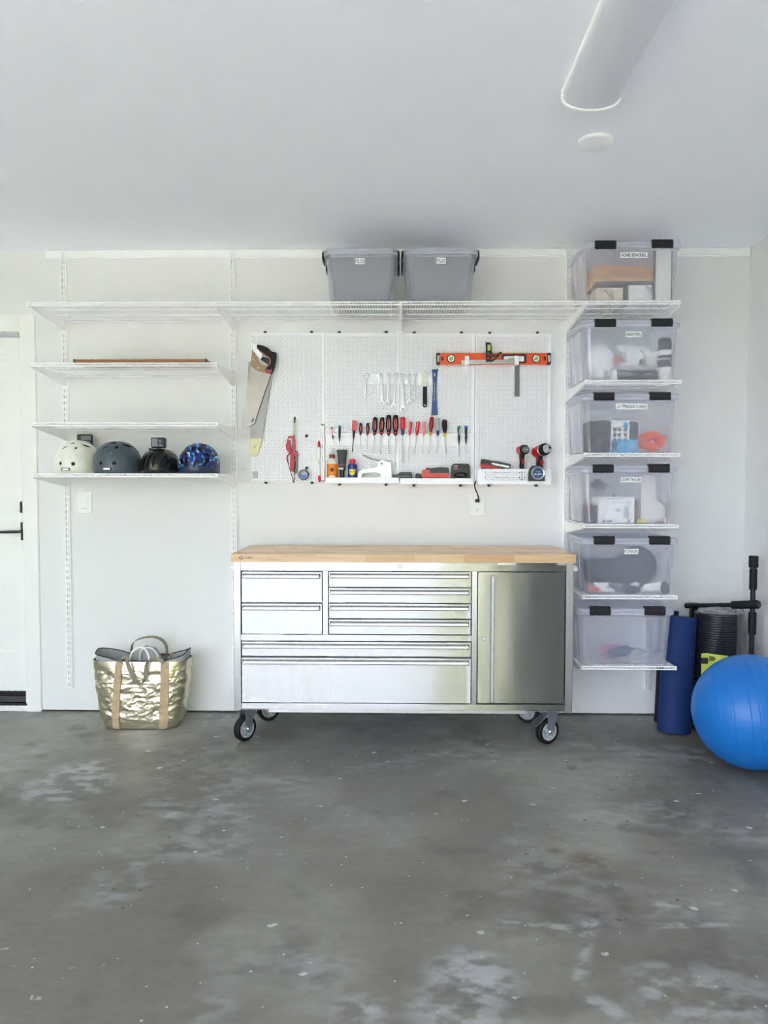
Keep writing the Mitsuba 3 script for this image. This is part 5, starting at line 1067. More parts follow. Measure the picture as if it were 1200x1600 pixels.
# ------------------------------------------------------------------ what the clear bins hold
mat('manila', (226, 176, 122), 0.7, 0.3); mat('manila_pale', (232, 196, 158), 0.7, 0.3); mat('folder_pink', (224, 170, 140), 0.7, 0.3)
mat('paper', (238, 236, 234), 0.7, 0.3); mat('slate', (88, 92, 104), 0.6, 0.4); mat('dark_slate', (58, 62, 74), 0.6, 0.4); mat('skin_box', (230, 214, 196), 0.6, 0.3)
floor1 = ZT + 0.003
yq = -0.33
for k, (v0, v1, m_, tilt, l) in enumerate(((340, 362, 'folder_pink', 6, 'topmost pinkish folder of the stack in the home remodel bin'), (362, 392, 'manila', 3, 'second tan folder of the stack in the home remodel bin'), (392, 420, 'manila_pale', 1.5, 'third, palest folder of the stack in the home remodel bin'),
                                          (420, 452, 'manila', 0, 'fourth tan folder of the stack in the home remodel bin'), (452, 496, 'manila_pale', -1.5, 'lowest tan folder of the stack in the home remodel bin'))):
    xa, xb = 0.9951 + 0.003 * k, 1.2978
    za = 2.32 + (2.4009 - 2.32) * (496 - v1) / 156; zb_ = 2.32 + (2.4009 - 2.32) * (496 - v0) / 156
    t = Thing('paper_folder', l, 'folder')
    pv = (xa, -0.2, za); sheets = cat([rot(box(xa + 0.002 * j, xb - 0.003 * (2 - j), yq + 0.004 * j, -0.09, za + (zb_ - za) * j / 3.0, za + (zb_ - za) * (j + 0.75) / 3.0), (0, 1, 0), tilt * 0.0, pv) for j in range(3)])
    t.solo(sheets, m_, False)
t = Thing('clipboard', 'dark slate clipboard under the folders in the home remodel bin', 'clipboard')
t.part('board', box(1.0137, 1.3013, -0.335, -0.10, 2.3008, 2.3159, 0.002), 'slate', False)
t.part('clip', box(1.0213, 1.0366, -0.340, -0.30, 2.2937, 2.3018, 0.001), 'steel', False)
t = Thing('cardboard_box', 'small pale box at the left bottom of the home remodel bin', 'box')
t.part('carton', box(1.0015, 1.1337, -0.345, -0.14, floor1, 2.2833, 0.001), 'skin_box', False)
t.part('seal', box(1.032, 1.0371, -0.3455, -0.344, 2.2632, 2.2672), 'saw_wood', False)
t = Thing('cardboard_box', 'white box in the middle of the home remodel bin', 'box')
t.part('carton', box(1.1616, 1.2743, -0.350, -0.16, floor1, 2.2944, 0.001), 'paper', False)
t.part('flap', box(1.1616, 1.2743, -0.351, -0.16, 2.2944, 2.2954), 'paper', False)
t = Thing('notebook', 'dark upright notebook between the two small boxes in the home remodel bin', 'notebook')
t.solo(box(1.142, 1.1644, -0.33, -0.12, floor1, 2.2996, 0.002), 'dark_slate', False)
t = Thing('mailer', 'pale upright envelope with dark edges at the right of the home remodel bin', 'envelope')
zt_ = 2.4788
k = t.part('front', box(1.2897, 1.3736, -0.352, -0.335, floor1, zt_, 0.004), 'paper', 30)
for a, b in ((836, 846), (1000, 1011)):
    t.part('edge', box(1.2938 + (1.3696 - 1.2938) * (a - 850) / 150, 1.2938 + (1.3696 - 1.2938) * (b - 850) / 150, -0.3545, -0.330, floor1, zt_ - 0.012, 0.001), 'slate', False, 'dark edge strip')
t = Thing('grey_cable', 'thin dark cable bent into an arc in the home remodel bin', 'cable')
pts = [(x, -0.358, max(z, floor1 + 0.003)) for x, z in [(1.086, 2.225), (1.0553, 2.2502), (1.0356, 2.283), (1.0392, 2.3182), (1.0742, 2.3507), (1.1246, 2.359), (1.1752, 2.3503), (1.216, 2.3226), (1.252, 2.2823), (1.2907, 2.2294)]]
t.solo(tube(spline(pts, 50), 0.0022, 7), 'slate', 30)
# painting
floor2 = ZR[0] + 0.003
mat('bag_white', (246, 246, 246), 0.35, 0.5); mat('print_orange', (232, 112, 84), 0.5, 0.4)
def lump(c, r, seed, amp=0.22, freq=2.2, sub=4, keep=None):
    m = trimesh.creation.icosphere(subdivisions=sub); v = m.vertices.copy()
    n = meshkit.fbm(v * freq + seed, 4) - 0.5; cr = np.abs(meshkit.fbm(v * freq * 2.4 + seed + 7, 3) - 0.5)
    v = v * (1 + amp * 2 * n - amp * 1.2 * cr)[:, None] * np.asarray(r) + np.asarray(c)
    if keep is not None: v[:, 2] = np.maximum(v[:, 2], keep)
    return trimesh.Trimesh(v, m.faces, process=False)
t = Thing('plastic_bag', 'crumpled white plastic bag at the left of the painting bin', 'bag')
r_ = 0.0776
t.part('bag', lump((1.0446, -0.27, 1.9247), (r_ * 0.86, 0.085, 0.0865), 3.0, 0.16, 2.6, 5, floor2), 'bag_white', 30)
t.part('printed_edge', lump((1.1198, -0.30, 1.9324), (0.012, 0.012, 0.020), 5.0, 0.1), 'print_orange', 30, 'orange printed patch')
t.part('blue_edge', lump((0.976, -0.25, 2.0061), (0.009, 0.02, 0.010), 6.0, 0.1), 'blue_plastic', 30, 'blue printed patch')
t = Thing('cloth_roll', 'white roll of wiping cloths in printed wrap in the painting bin', 'roll')
rr = 0.0624; zc = 1.9425
t.part('roll', cyl((1.1353, -0.27, zc), (1.3427, -0.27, zc), rr, n=36, ch=0.012), 'paper', 40)
k = t.part('wrap', cyl((1.1353, -0.27, zc), (1.2494, -0.27, zc), rr * 1.01, n=36), 'bag_white', 40, 'printed wrapping')
t.part('lettering', cat([rot(text('VEX', 0.018, 0, 0, 0, 0.045, 0.001, True), (0, 1, 0), -90, (0, 0, 0))]).apply_translation((1.1168, -0.27 - rr * 1.012, 1.923)), 'print_orange', False, 'orange sideways print', under=k)
for u in (545, 565, 592):
    t.part('print_line', box(1.1143 + (u - 500) * 0.00041, 1.1143 + (u - 490) * 0.00041, -0.27 - rr * 1.016, -0.27 - rr * 1.0, zc - 0.028, zc + 0.020), 'slate', False, 'grey print', under=k)
t.part('band', tube([(x, -0.272 - rr * 0.97, z) for x, z in [(1.2251, 1.9748), (1.243, 1.9622), (1.251, 1.937), (1.2532, 1.8915)]], 0.0018, 6), 'dark_slate', 30, 'dark curved seam')
t.part('print_patch', box(1.2263, 1.243, -0.27 - rr * 1.012, -0.27 - rr * 0.9, 1.8992, 1.9274), 'slate', False, 'slate print block', under=k)
t = Thing('flat_box', 'dark slate flat box with pale print lying under the cloth roll', 'box')
k = t.part('carton', box(1.1058, 1.3048, -0.368, -0.345, floor2, 1.8667, 0.001), 'dark_slate', False)
t.part('print_lines', cat([box(1.1111, 1.1693, -0.3686, -0.367, 1.8526, 1.8576), box(1.1112, 1.2151, -0.3686, -0.367, 1.8419, 1.8455), box(1.2413, 1.2859, -0.3686, -0.367, 1.8445, 1.8515)]), 'light_grey_plastic', False, 'pale printed lines', under=k)
t.part('end_tab', box(1.0764, 1.1053, -0.365, -0.345, floor2, 1.8669, 0.002), 'paper', False, 'white end')
def can(cx, y, zf, r, h, body, capm, label, bands=()):
    t = Thing('spray_can', label, 'spray can')
    k = t.part('can', lathe((cx, y, zf), (0, 0, 1), [(0, 0), (0, r * 0.95), (0.003, r), (h * 0.70, r), (h * 0.74, r * 0.85), (h * 0.74, 0)], 32), body, 40)
    t.part('cap', lathe((cx, y, zf), (0, 0, 1), [(h * 0.72, 0), (h * 0.72, r * 0.98), (h * 0.95, r * 0.96), (h, r * 0.85), (h, 0)], 32), capm, 40, 'grey blue cap')
    for a, b, m in bands: t.part('print_band', lathe((cx, y, zf), (0, 0, 1), [(h * a, r * 0.99), (h * a, r * 1.015), (h * b, r * 1.015), (h * b, r * 0.99)], 32), m, 40, 'printed band', under=k)
can(1.3567 - 0.009, -0.345, floor2, 0.0326, 2.0296 - floor2, 'paper', 'dark_slate', 'tall spray paint can with dark cap at the right of the painting bin', ((0.52, 0.60, 'dark_slate'), (0.32, 0.50, 'slate')))
# extension cords
floor3 = ZR[1] + 0.003
t = Thing('outlet_strip', 'dark power strips bundled upright at the left of the extension cords bin', 'power strip')
k = t.part('block', hull([(x, y, z) for (x, z) in [(0.9772, 1.6118), (1.0554, 1.6198), (1.084, 1.6016), (1.0859, 1.4622), (0.979, 1.4622)] for y in (-0.34, -0.18)]).slice_plane((0, 0, floor3), (0, 0, 1), cap=True), 'dark_slate', False)
for r_ in range(4):
    for c_ in range(2):
        t.part('socket', box(0.9865 + c_ * 0.058, 1.0081 + c_ * 0.058, -0.3425, -0.339, 1.5469 - 0.019 * r_, 1.5611 - 0.019 * r_), 'ink', False, under=k)
t = Thing('strip_carton', 'white and blue carton picturing a power strip in the extension cords bin', 'box')
xa, xb, za, zb_ = 1.0812, 1.2162, floor3, 1.6386
k = t.part('carton', box(xa, xb, -0.355, -0.25, za, zb_, 0.001), 'paper', False)
mat('carton_blue', (70, 168, 214), 0.6, 0.3); mat('outlet_dark', (74, 78, 90), 0.6, 0.3)
pb = lambda n, u0, u1, v0, v1, m, l, y=0.3558: t.part(n, box(u0, u1, -y, -0.3545, v1, v0), m, False, l, under=k)
pb('blue_field', xa, xb, 1.5207, za, 'carton_blue', 'bright blue lower field')
pb('grey_header', xa, xb, zb_, 1.6145, 'light_grey_plastic', 'grey header strip')
pb('lettering', 1.0853, 1.1895, 1.6274, 1.6224, 'slate', 'grey print line', 0.3562)
pb('dark_field', 1.1721, xb, 1.6122, 1.5207, 'outlet_dark', 'dark side field')
pb('badge', 1.1404, 1.1663, 1.6077, 1.5817, 'carton_blue', 'small blue square badge', 0.3562)
for r_ in range(3):
    for c_ in range(3):
        u = (500, 540, 594)[c_]; v = (504, 552, 600)[r_]; kx = (1.2146 - 1.0799) / 239; kz = (1.6381 - 1.5207) / 208
        pb('pictured_outlet', xa + (u - 483) * kx, xa + (u - 483 + 30) * kx, zb_ - (v - 402) * kz, zb_ - (v - 402 + 34) * kz, 'outlet_dark', 'pictured dark outlet')
pb('pictured_cord', xa + 0.006, xa + 0.028, 1.5207, za + 0.012, 'outlet_dark', 'pictured dark plug', 0.3562)
for v in (640, 664, 680): pb('print_line', 1.1688, 1.197, 1.5038 - (v - 640) * 0.0006, 1.5004 - (v - 640) * 0.0006, 'paper', 'white print line', 0.3562)
mat('cord_orange', (246, 104, 60), 0.45, 0.5)
t = Thing('orange_extension_cord', 'bright orange extension cord coiled at the right of the extension cords bin', 'extension cord')
L_ = []
cxx, czz = 1.3094 - 0.004, 1.5168
for k in range(22):
    a = np.arange(30) * 2 * PI / 30
    rx, rz = 0.040 + 0.010 * rng.random(), 0.026 + 0.012 * rng.random(); ph = rng.random() * 6
    ox, oz, tl = rng.uniform(-0.014, 0.008), rng.uniform(-0.014, 0.012), rng.uniform(-0.4, 0.3)
    x = rx * np.cos(a); z = rz * np.sin(a) + 0.004 * np.sin(3 * a + ph)
    xx = x * math.cos(tl) - z * math.sin(tl); z2 = x * math.sin(tl) + z * math.cos(tl)
    L_.append(tube(np.c_[cxx + ox + xx, -0.362 + 0.0078 * k * 0.75 + 0.003 * np.sin(2 * a + ph), np.maximum(floor3 + 0.005, czz + oz + z2)], 0.0042, 7, True))
t.part('coil', cat(L_), 'cord_orange', 40)
t.part('binding', tube([(cxx - 0.01, -0.352 + 0.02 * math.cos(a) + 0.08, czz + 0.045 * math.sin(a)) for a in np.arange(16) * PI / 8], 0.006, 7, True), 'cord_orange', 40)
# light bulbs
floor4 = ZR[2] + 0.003
t = Thing('bulb_carton', 'white light bulb carton with printed marks in the light bulbs bin', 'box')
xa, xb, za, zb_ = 1.0247, 1.2042, floor4, 1.23
k = t.part('carton', box(xa, xb, -0.356, -0.20, za, zb_, 0.001), 'paper', False)
ux = lambda u: xa + (u - 288) * (xb - xa) / 350; vz = lambda v: zb_ - (v - 388) * (zb_ - za) / 256
pb2 = lambda n, u0, u1, v0, v1, m, l: t.part(n, box(ux(u0), ux(u1), -0.3572, -0.3555, vz(v1), vz(v0)), m, False, l, under=k)
pb2('print_line', 344, 570, 402, 411, 'light_grey_plastic', 'grey print line')
for u in (330, 410, 485, 560): pb2('print_line', u, u + 45, 436, 444, 'light_grey_plastic', 'grey print line')
pb2('print_block', 460, 498, 494, 536, 'light_grey_plastic', 'grey print block')
for u, m_ in ((324, 'slate'), (358, 'carton_blue'), (392, 'slate'), (572, 'outlet_dark')): pb2('colour_square', u, u + 24, 612, 636, m_, 'small printed square')
pb2('print_line', 292, 340, 505, 512, 'manila', 'tan print line')
pb2('pictured_bulb', 530, 580, 490, 600, 'light_grey_plastic', 'pale pictured bulb')
t = Thing('plastic_pack', 'crinkled clear plastic pack standing at the right of the light bulbs bin', 'plastic pack')
mat('crinkle', (226, 220, 220), 0.12, 0.5)
xa, xb = 1.2383, 1.3153; zt_ = 1.3373
def pk(u, v):
    x = xa + u * (xb - xa) + 0.004 * np.sin(v * 40 + u * 5) * u * (1 - u); z = floor4 + v * (zt_ - floor4)
    d = meshkit.fbm(np.stack([u * 4, v * 9, u * 0 + 2.0], -1), 4) - 0.5; d2 = np.abs(meshkit.fbm(np.stack([u * 9, v * 22, u * 0 + 5.0], -1), 3) - 0.5)
    return x, -0.345 - 0.02 * np.sin(PI * u) * np.sin(PI * v) + 0.020 * d + 0.016 * d2, z
back = lambda u, v: (pk(1 - u, v)[0], pk(1 - u, v)[1] * 0 - 0.300 + 0.02 * np.sin(PI * u), pk(1 - u, v)[2])
t.part('pack', cat([grid(pk, 30, 60), grid(back, 8, 20)]), 'crinkle', True)
t.part('crumple', lump((1.3172, -0.325, 1.1563), (0.0495, 0.035, 0.0562), 8.0, 0.2, 3.0, 5, floor4), 'crinkle', False, 'crumpled foil lower half')
t = Thing('dark_box', 'small dark blue grey box tilted at the upper left of the light bulbs bin', 'box')
qd = [(1.0085, 1.2912), (1.0472, 1.3206), (1.0957, 1.2876), (1.0575, 1.2561)]
k = t.part('carton', prism(qd, -0.20, -0.29, 0.001), 'slate', False)
t.part('print_line', prism(LineString([(1.0111, 1.2965), (1.0402, 1.2615)]).buffer(0.0016), -0.2895, -0.2908), 'light_grey_plastic', False, 'pale print line', under=k)
t = Thing('prop_box', 'pale grey box under the tilted dark box in the light bulbs bin', 'box')
t.solo(box(1.0187, 1.1174, -0.19, -0.10, floor4, 1.2542, 0.001), 'light_grey_plastic', False)
t = Thing('dark_box', 'dark blue box at the lower left of the light bulbs bin', 'box')
k = t.part('carton', box(0.9692, 1.0235, -0.33, -0.10, floor4, 1.1865, 0.001), 'dark_slate', False)
t.part('print_patch', box(0.9701, 0.9794, -0.331, -0.3295, 1.1661, 1.1827), 'flat_red', False, 'red print patch', under=k)
t = Thing('dark_box', 'dark blue box with yellow print behind the plastic pack in the light bulbs bin', 'box')
k = t.part('carton', box(1.2297, 1.3668, -0.285, -0.22, floor4, 1.212, 0.001), 'dark_slate', False)
t.part('print_patch', box(1.2289, 1.2367, -0.2865, -0.284, 1.1281, 1.1701), 'manila', False, 'tan print patch', under=k)
t.part('print_patch', box(1.3471, 1.3637, -0.2865, -0.284, 1.1022, 1.1389), 'flat_red', False, 'red print patch', under=k)
t = Thing('small_carton', 'small yellow carton lying at the bottom of the light bulbs bin', 'box')
mat('dull_yellow', (206, 188, 96), 0.6, 0.3)
t.solo(box(1.2174, 1.2604, -0.372, -0.352, floor4, 1.1183, 0.001), 'dull_yellow', False)
t = Thing('small_carton', 'small white and red carton at the lower right of the light bulbs bin', 'box')
k = t.part('carton', box(1.3504, 1.3694, -0.345, -0.325, floor4, 1.1268, 0.001), 'paper', False)
t.part('print_patch', box(1.3487, 1.3564, -0.3458, -0.344, floor4, 1.1209), 'flat_red', False, 'red print patch', under=k)
# fitness
floor5 = ZR[3] + 0.003
mat('foam_slate', (60, 72, 90), 0.7, 0.3)
t = Thing('foam_roller', 'dark blue grey foam roller lying across the left of the fitness bin', 'foam roller')
rr = 0.0658; zc = 0.8351
t.part('roller', lathe((1.0047, -0.185, zc), (1, 0, 0), [(0, rr * 0.45), (0, rr * 0.94), (0.006, rr), (0.245, rr), (0.250, rr * 0.94), (0.250, rr * 0.45), (0, rr * 0.45)], 40), 'foam_slate', 40)
t = Thing('balance_disc', 'round dark blue grey disc standing on edge in the fitness bin', 'balance disc')
c = (1.227, 0.869); rr = 0.1086
t.part('disc', lathe((c[0], -0.285, c[1]), (0.05, -1, 0), [(0, 0), (0, rr * 0.9), (0.008, rr), (0.030, rr), (0.040, rr * 0.9), (0.043, rr * 0.5), (0.043, 0)], 48), 'foam_slate', 40)
t.part('valve', lathe((c[0] + 0.02, -0.327, c[1] - rr * 0.4), (0, -1, 0), [(0, 0.008), (0.004, 0.006), (0.004, 0)], 16), 'dark_slate', 30)
t = Thing('strap_bundle', 'dark folded strap lying at the bottom centre of the fitness bin', 'strap')
t.part('strap', lump((1.1907, -0.350, floor5 + 0.018), (0.055, 0.014, 0.022), 4.0, 0.12, 2.0, 4, floor5), 'foam_slate', 30)
t.part('strap_end', tube(spline([(1.0834, -0.345, 0.7861), (1.1069, -0.350, 0.7654), (1.1278, -0.350, floor5 + 0.008)], 20), 0.008, 8), 'foam_slate', 30)
t.part('crinkled_wrap', lump((1.2156, -0.345, 0.7795), (0.022, 0.010, 0.014), 2.0, 0.3, 3.0, 4), 'crinkle', False, 'crinkled clear wrap')
t = Thing('booklet', 'white booklet with dark lettering at the lower left of the fitness bin', 'booklet')
k = t.part('cover', prism(Polygon([(1.003, 0.7923), (1.0835, 0.7926), (1.1244, 0.7453), (1.0325, 0.7439)]), -0.340, -0.346), 'paper', False)
tx = text('GO', 0.018, 0, 0, 0, 0.028, 0.001, True); t.part('lettering', move(rot(tx, (0, 1, 0), -50), (1.0832, -0.3462, 0.7746)), 'dark_slate', False, 'dark lettering', under=k)
t = Thing('booklet', 'blank white booklet at the lower right of the fitness bin', 'booklet')
t.solo(prism(Polygon([(1.2614, 0.7854), (1.3488, 0.7961), (1.3443, 0.7534), (1.2517, 0.7489)]), -0.342, -0.347), 'paper', False)
t = Thing('wrist_weight', 'small blue grey wrapped weight at the right end of the fitness bin', 'weight')
t.solo(lump((1.3655, -0.34, 0.7647), (0.0229, 0.03, 0.0302), 9.0, 0.08, 1.6, 4, floor5), 'foam_slate', 30)
t = Thing('resistance_band', 'orange red looped band at the lower left corner of the fitness bin', 'band')
mat('band_red', (236, 108, 92), 0.45, 0.5)
L_ = [tube(spline([(x, y, max(z, floor5 + 0.003)) for (x, z), y in zip(p, (-0.352, -0.358, -0.360, -0.356, -0.35))], 26), 0.0032, 7) for p in ([(0.9733, 0.7389), (0.9782, 0.7598), (0.9987, 0.7702), (1.0297, 0.76), (1.0454, 0.7444)], [(1.0042, 0.7391), (0.9911, 0.7546), (0.9807, 0.7691), (0.9676, 0.7805), (0.9571, 0.8013)], [(1.0094, 0.738), (1.004, 0.7547), (1.009, 0.7651), (1.0246, 0.7573), (1.0274, 0.7391)], [(0.9759, 0.7379), (0.986, 0.7546), (0.9947, 0.7598), (0.9999, 0.752), (0.9981, 0.738)])]
t.solo(cat(L_), 'band_red', 30)
# lowest bin
floor6 = ZR[4] + 0.003
mat('pink_tube', (206, 128, 176), 0.5, 0.4); mat('slate_blue', (92, 110, 140), 0.5, 0.4)
def flask(p0, p1, r, m, label):
    t = Thing('exercise_tube', label, 'exercise tube')
    d = np.array(p1) - np.array(p0); L = np.linalg.norm(d)
    t.part('grip', lathe(p0, d, [(0, 0), (0, r * 0.7), (r * 0.3, r), (L * 0.66, r * 0.95), (L * 0.72, r * 0.7), (L * 0.72, 0)], 24), m, 40)
    t.part('tail', lathe(p0, d, [(L * 0.70, 0), (L * 0.70, r * 0.55), (L * 0.86, r * 0.3), (L, r * 0.12), (L, 0)], 16), m, 40)
flask((1.0864, -0.22, floor6 + 0.031), (1.2336, -0.19, floor6 + 0.040), 0.028, 'pink_tube', 'pink foam tube lying at the back in the lowest clear bin')
flask((1.1054, -0.28, floor6 + 0.027), (1.2609, -0.24, floor6 + 0.050), 0.026, 'slate_blue', 'slate blue foam tube lying in front of the pink one in the lowest clear bin')
# ------------------------------------------------------------------ on the left shelves
mat('brown_board', (146, 102, 72), 0.6, 0.35); mat('brown_dark', (120, 84, 60), 0.6, 0.3)
t = Thing('wooden_board', 'long flat brown board with dark corners lying on the upper left shelf', 'board')
zb = ZL[0] + 0.001; zt_ = 1.921
xa, xb = -1.6352, -0.9623
t.part('panel', box(xa, xb, -0.402, -0.19, zb, zt_, 0.002), 'brown_board', False)
for s in (xa - 0.001, xb - 0.006):
    t.part('corner_cap', box(s, s + 0.007, -0.404, -0.385, zb + 0.002, zt_ + 0.001, 0.001), 'black_plastic', False, 'black corner cap')

def dome(a, b, h, n=72, m=22, p=2.25):
    """helmet solid about the origin: half width a, half length b, height h"""
    ph = np.linspace(0, PI / 2, m); rings = []
    prof = [(0.90, 0.0), (0.955, 0.012), (0.985, 0.06), (1.0, 0.16)] + [(math.cos(q) ** (2 / p), 0.24 + 0.76 * math.sin(q) ** (2 / p)) for q in ph[1:-1]]
    th = np.arange(n) * 2 * PI / n
    for r, z in prof: rings.append(np.c_[a * r * np.cos(th), b * r * np.sin(th), np.full(n, h * z)])
    k = loft(rings, True, False); v = np.vstack([k.vertices, [[0, 0, h]]]); top = len(v) - 1; o = (len(prof) - 1) * n
    f = np.vstack([k.faces, [[top, o + j, o + (j + 1) % n] for j in range(n)]])
    return trimesh.Trimesh(v, f, process=False)
def man(m):
    m = trimesh.Trimesh(m.vertices, m.faces, process=True)
    if m.volume < 0: m.invert()
    return manifold3d.Manifold(manifold3d.Mesh(np.asarray(m.vertices, np.float32), np.asarray(m.faces, np.uint32)))
def tm(M):
    k = M.to_mesh(); return trimesh.Trimesh(k.vert_properties[:, :3], k.tri_verts, process=False)
def capsule(p, q, r): return LineString([p, q]).buffer(r, 6) if p != q else Point(p).buffer(r, 10)
def helmet(cx, cy, a, b, h, m, cuts, label, lin_m='black_rubber', rotz=0):
    """cuts: outlines in the world's (x, z), cut through the front of the shell"""
    t = Thing('bike_helmet', label, 'helmet')
    zs = ZL[2] + 0.0008
    out = dome(a, b, h); out.apply_transform(trimesh.transformations.rotation_matrix(rotz, (0, 0, 1))); out.apply_translation((cx, cy, zs))
    inn = dome(a - 0.006, b - 0.006, h - 0.006); inn.apply_transform(trimesh.transformations.rotation_matrix(rotz, (0, 0, 1))); inn.apply_translation((cx, cy, zs - 0.0005))
    S = man(out) - man(inn)
    C_ = None
    for c in cuts:
        k = man(prism(c, cy - 0.01, cy - b - 0.05)); C_ = k if C_ is None else C_ + k
    if C_ is not None: S = S - C_
    t.part('shell', tm(S), m, 35)
    ln = dome(a - 0.0068, b - 0.0068, h - 0.0068, 72, 22); ln.apply_transform(trimesh.transformations.rotation_matrix(rotz, (0, 0, 1))); ln.apply_translation((cx, cy, zs + 0.0006))
    t.part('liner', ln, lin_m, 40, 'dark foam liner')
    return t, zs
yh = -0.27
mat('helmet_cream', (226, 225, 214), 0.32, 0.5); mat('helmet_grey', (72, 82, 92), 0.42, 0.5); mat('helmet_black', (20, 20, 22), 0.25, 0.55)
def badge(t, c, hw, hh, y, tilt=0):
    k = t.part('badge', rot(prism(sbox(c[0] - hw, c[1] - hh, c[0] + hw, c[1] + hh).buffer(-hh * 0.7).buffer(hh * 0.7), y + 0.004, y - 0.002, 0.001), (0, 0, 1), tilt, (c[0], y, c[1])), 'black_plastic', 30, 'black framed badge')
    t.part('plate', rot(prism(sbox(c[0] - hw * 0.72, c[1] - hh * 0.5, c[0] + hw * 0.72, c[1] + hh * 0.5), y, y - 0.0028, 0.0005), (0, 0, 1), tilt, (c[0], y, c[1])), 'chrome', False, 'silver name plate', under=k)
sc = 0.0004
def pt(H, u, v): return None
for (cu, hx, hv, mm, eyes, slits, blobc, bad, l) in (
    ((-1.6913), 0.117, 1.5219, 'helmet_cream', (((-1.7274, 1.3982), 20), ((-1.6615, 1.3953), 24)),
     (((-1.7236, 1.4737), (-1.7054, 1.4855)), ((-1.6929, 1.5035), (-1.6769, 1.5039)), ((-1.6378, 1.4956), (-1.6127, 1.4851))), (-1.6586, 1.4768), (-1.6978, 1.3671), 'cream white skate style bike helmet with two round eye vents, leftmost on the shelf'),
    ((-1.4589), 0.1219, 1.5149, 'helmet_grey', (((-1.4989, 1.3984), 22), ((-1.4301, 1.3976), 25)),
     (((-1.4957, 1.4738), (-1.4771, 1.4843)), ((-1.4643, 1.5014), (-1.4465, 1.5027)), ((-1.4107, 1.4961), (-1.3822, 1.4839))), (-1.4296, 1.4778), (-1.4653, 1.3691), 'slate grey skate style bike helmet with two round eye vents, second from left')):
    h = hv - ZL[2] - 0.0008
    cuts = [Point(c).buffer(r * sc, 12) for c, r in eyes] + [capsule(p, q, 6.5 * sc) for p, q in slits] + [Point(blobc).buffer(15 * sc, 10)]
    yh = -0.235 if mm == 'helmet_cream' else -0.288
    t, zs = helmet(cu, yh, hx * 0.975, 0.135, h, mm, cuts, l)
    fx = (bad[0] - cu) / hx
    badge(t, bad, 56 * sc, 18 * sc, yh - 0.135 * (1 - abs(fx) ** 2) ** 0.5 - 0.001, math.degrees(math.atan2(-fx * 0.135, hx * (1 - fx * fx) ** 0.5)) * -1 if True else 0)
    if mm == 'helmet_grey':
        fl = (-1.449, 1.4464); yy = yh - 0.135 * 0.90
        t.part('scratch', prism(LineString([(fl[0] - 0.003, fl[1] - 0.004), (fl[0] + 0.003, fl[1] + 0.004)]).buffer(0.001), yy, yy - 0.004), 'paper', False, 'small white scratch')
t = Thing('digital_device', 'black digital device with a grey screen standing behind the cream helmet', 'digital device')
xa, xb, zt_ = -1.7589, -1.6769, 1.5639
k = t.part('case', box(xa, xb, -0.085, -0.055, ZL[2] + 0.001, zt_, 0.006), 'black_plastic', 30)
t.part('screen', box(-1.7345, -1.6794, -0.0858, -0.084, 1.5312, 1.5534), 'grey_plastic', False, 'grey screen', under=k)
t.part('indicator', box(-1.6999, -1.6812, -0.0858, -0.084, 1.5109, 1.522), 'slate_blue', False, 'small blue display', under=k)
yh = -0.27
# black vented helmet with its action camera
cx, hx = -1.2408, 0.0983; h = 1.4772 - ZL[2]
vents = [Polygon([(-1.2962, 1.4021), (-1.2872, 1.4259), (-1.2782, 1.4432), (-1.2739, 1.4389), (-1.2799, 1.4172), (-1.2854, 1.3912), (-1.2922, 1.3695)]), Polygon([(-1.2746, 1.3826), (-1.2685, 1.4216), (-1.2577, 1.4433), (-1.2477, 1.445), (-1.2545, 1.4173), (-1.2585, 1.3782), (-1.2656, 1.3652)]), Polygon([(-1.2418, 1.3869), (-1.2387, 1.4259), (-1.2299, 1.4355), (-1.2247, 1.426), (-1.2287, 1.3869), (-1.2349, 1.373)]), Polygon([(-1.2003, 1.3826), (-1.1986, 1.4216), (-1.1888, 1.439), (-1.1775, 1.4346), (-1.1738, 1.413), (-1.1807, 1.3783), (-1.1904, 1.3696)]), Polygon([(-1.1633, 1.374), (-1.1568, 1.4087), (-1.1453, 1.426), (-1.1345, 1.4174), (-1.1317, 1.3914), (-1.1415, 1.3697)]), Point(-1.183, 1.4724).buffer(20 * sc)]
t, zs = helmet(cx, yh, hx, 0.135, h, 'helmet_black', vents, 'glossy black vented bike helmet carrying an action camera, third from left', 'black_rubber')
for p in ([(-1.2726, 1.3693), (-1.2616, 1.3736), (-1.2355, 1.3771), (-1.2008, 1.3758), (-1.1704, 1.3728)],):
    pass
t.part('visor_lip', tube([(cx + hx * 1.005 * math.sin(q), yh - 0.1355 * math.cos(q), zs + 0.014) for q in np.linspace(-1.2, 1.2, 24)], 0.004, 8), 'black_plastic', 40, 'dark front lip')
t = Thing('action_camera', 'small black action camera mounted on top of the black helmet', 'camera')
yc = -0.31
xa, xb, za, zb = -1.2718, -1.1998, 1.4782, 1.5317
k = t.part('body', box(xa, xb, yc - 0.018, yc + 0.018, za, zb, 0.005), 'black_plastic', 30)
lc = (-1.2209, 1.5116)
l_ = t.part('lens', box(lc[0] - 0.013, lc[0] + 0.013, yc - 0.024, yc - 0.016, lc[1] - 0.013, lc[1] + 0.013, 0.003), 'dark_plastic', 30, 'square lens housing')
t.part('glass', cyl((lc[0], yc - 0.0235, lc[1]), (lc[0], yc - 0.0248, lc[1]), 0.0075, n=24), 'helmet_black', 40, 'round lens glass', under=l_)
t.part('front_screen', box(-1.2669, -1.2369, yc - 0.0186, yc - 0.017, 1.487, 1.5273), 'grey_plastic', False, 'grey front screen', under=k)
t.part('lettering', text('HERO', 0.0044, -1.222, yc - 0.0179, 1.4936, 0.0149, bold=True), 'light_grey_plastic', False, 'pale lettering', under=k)
ztop = zs + h
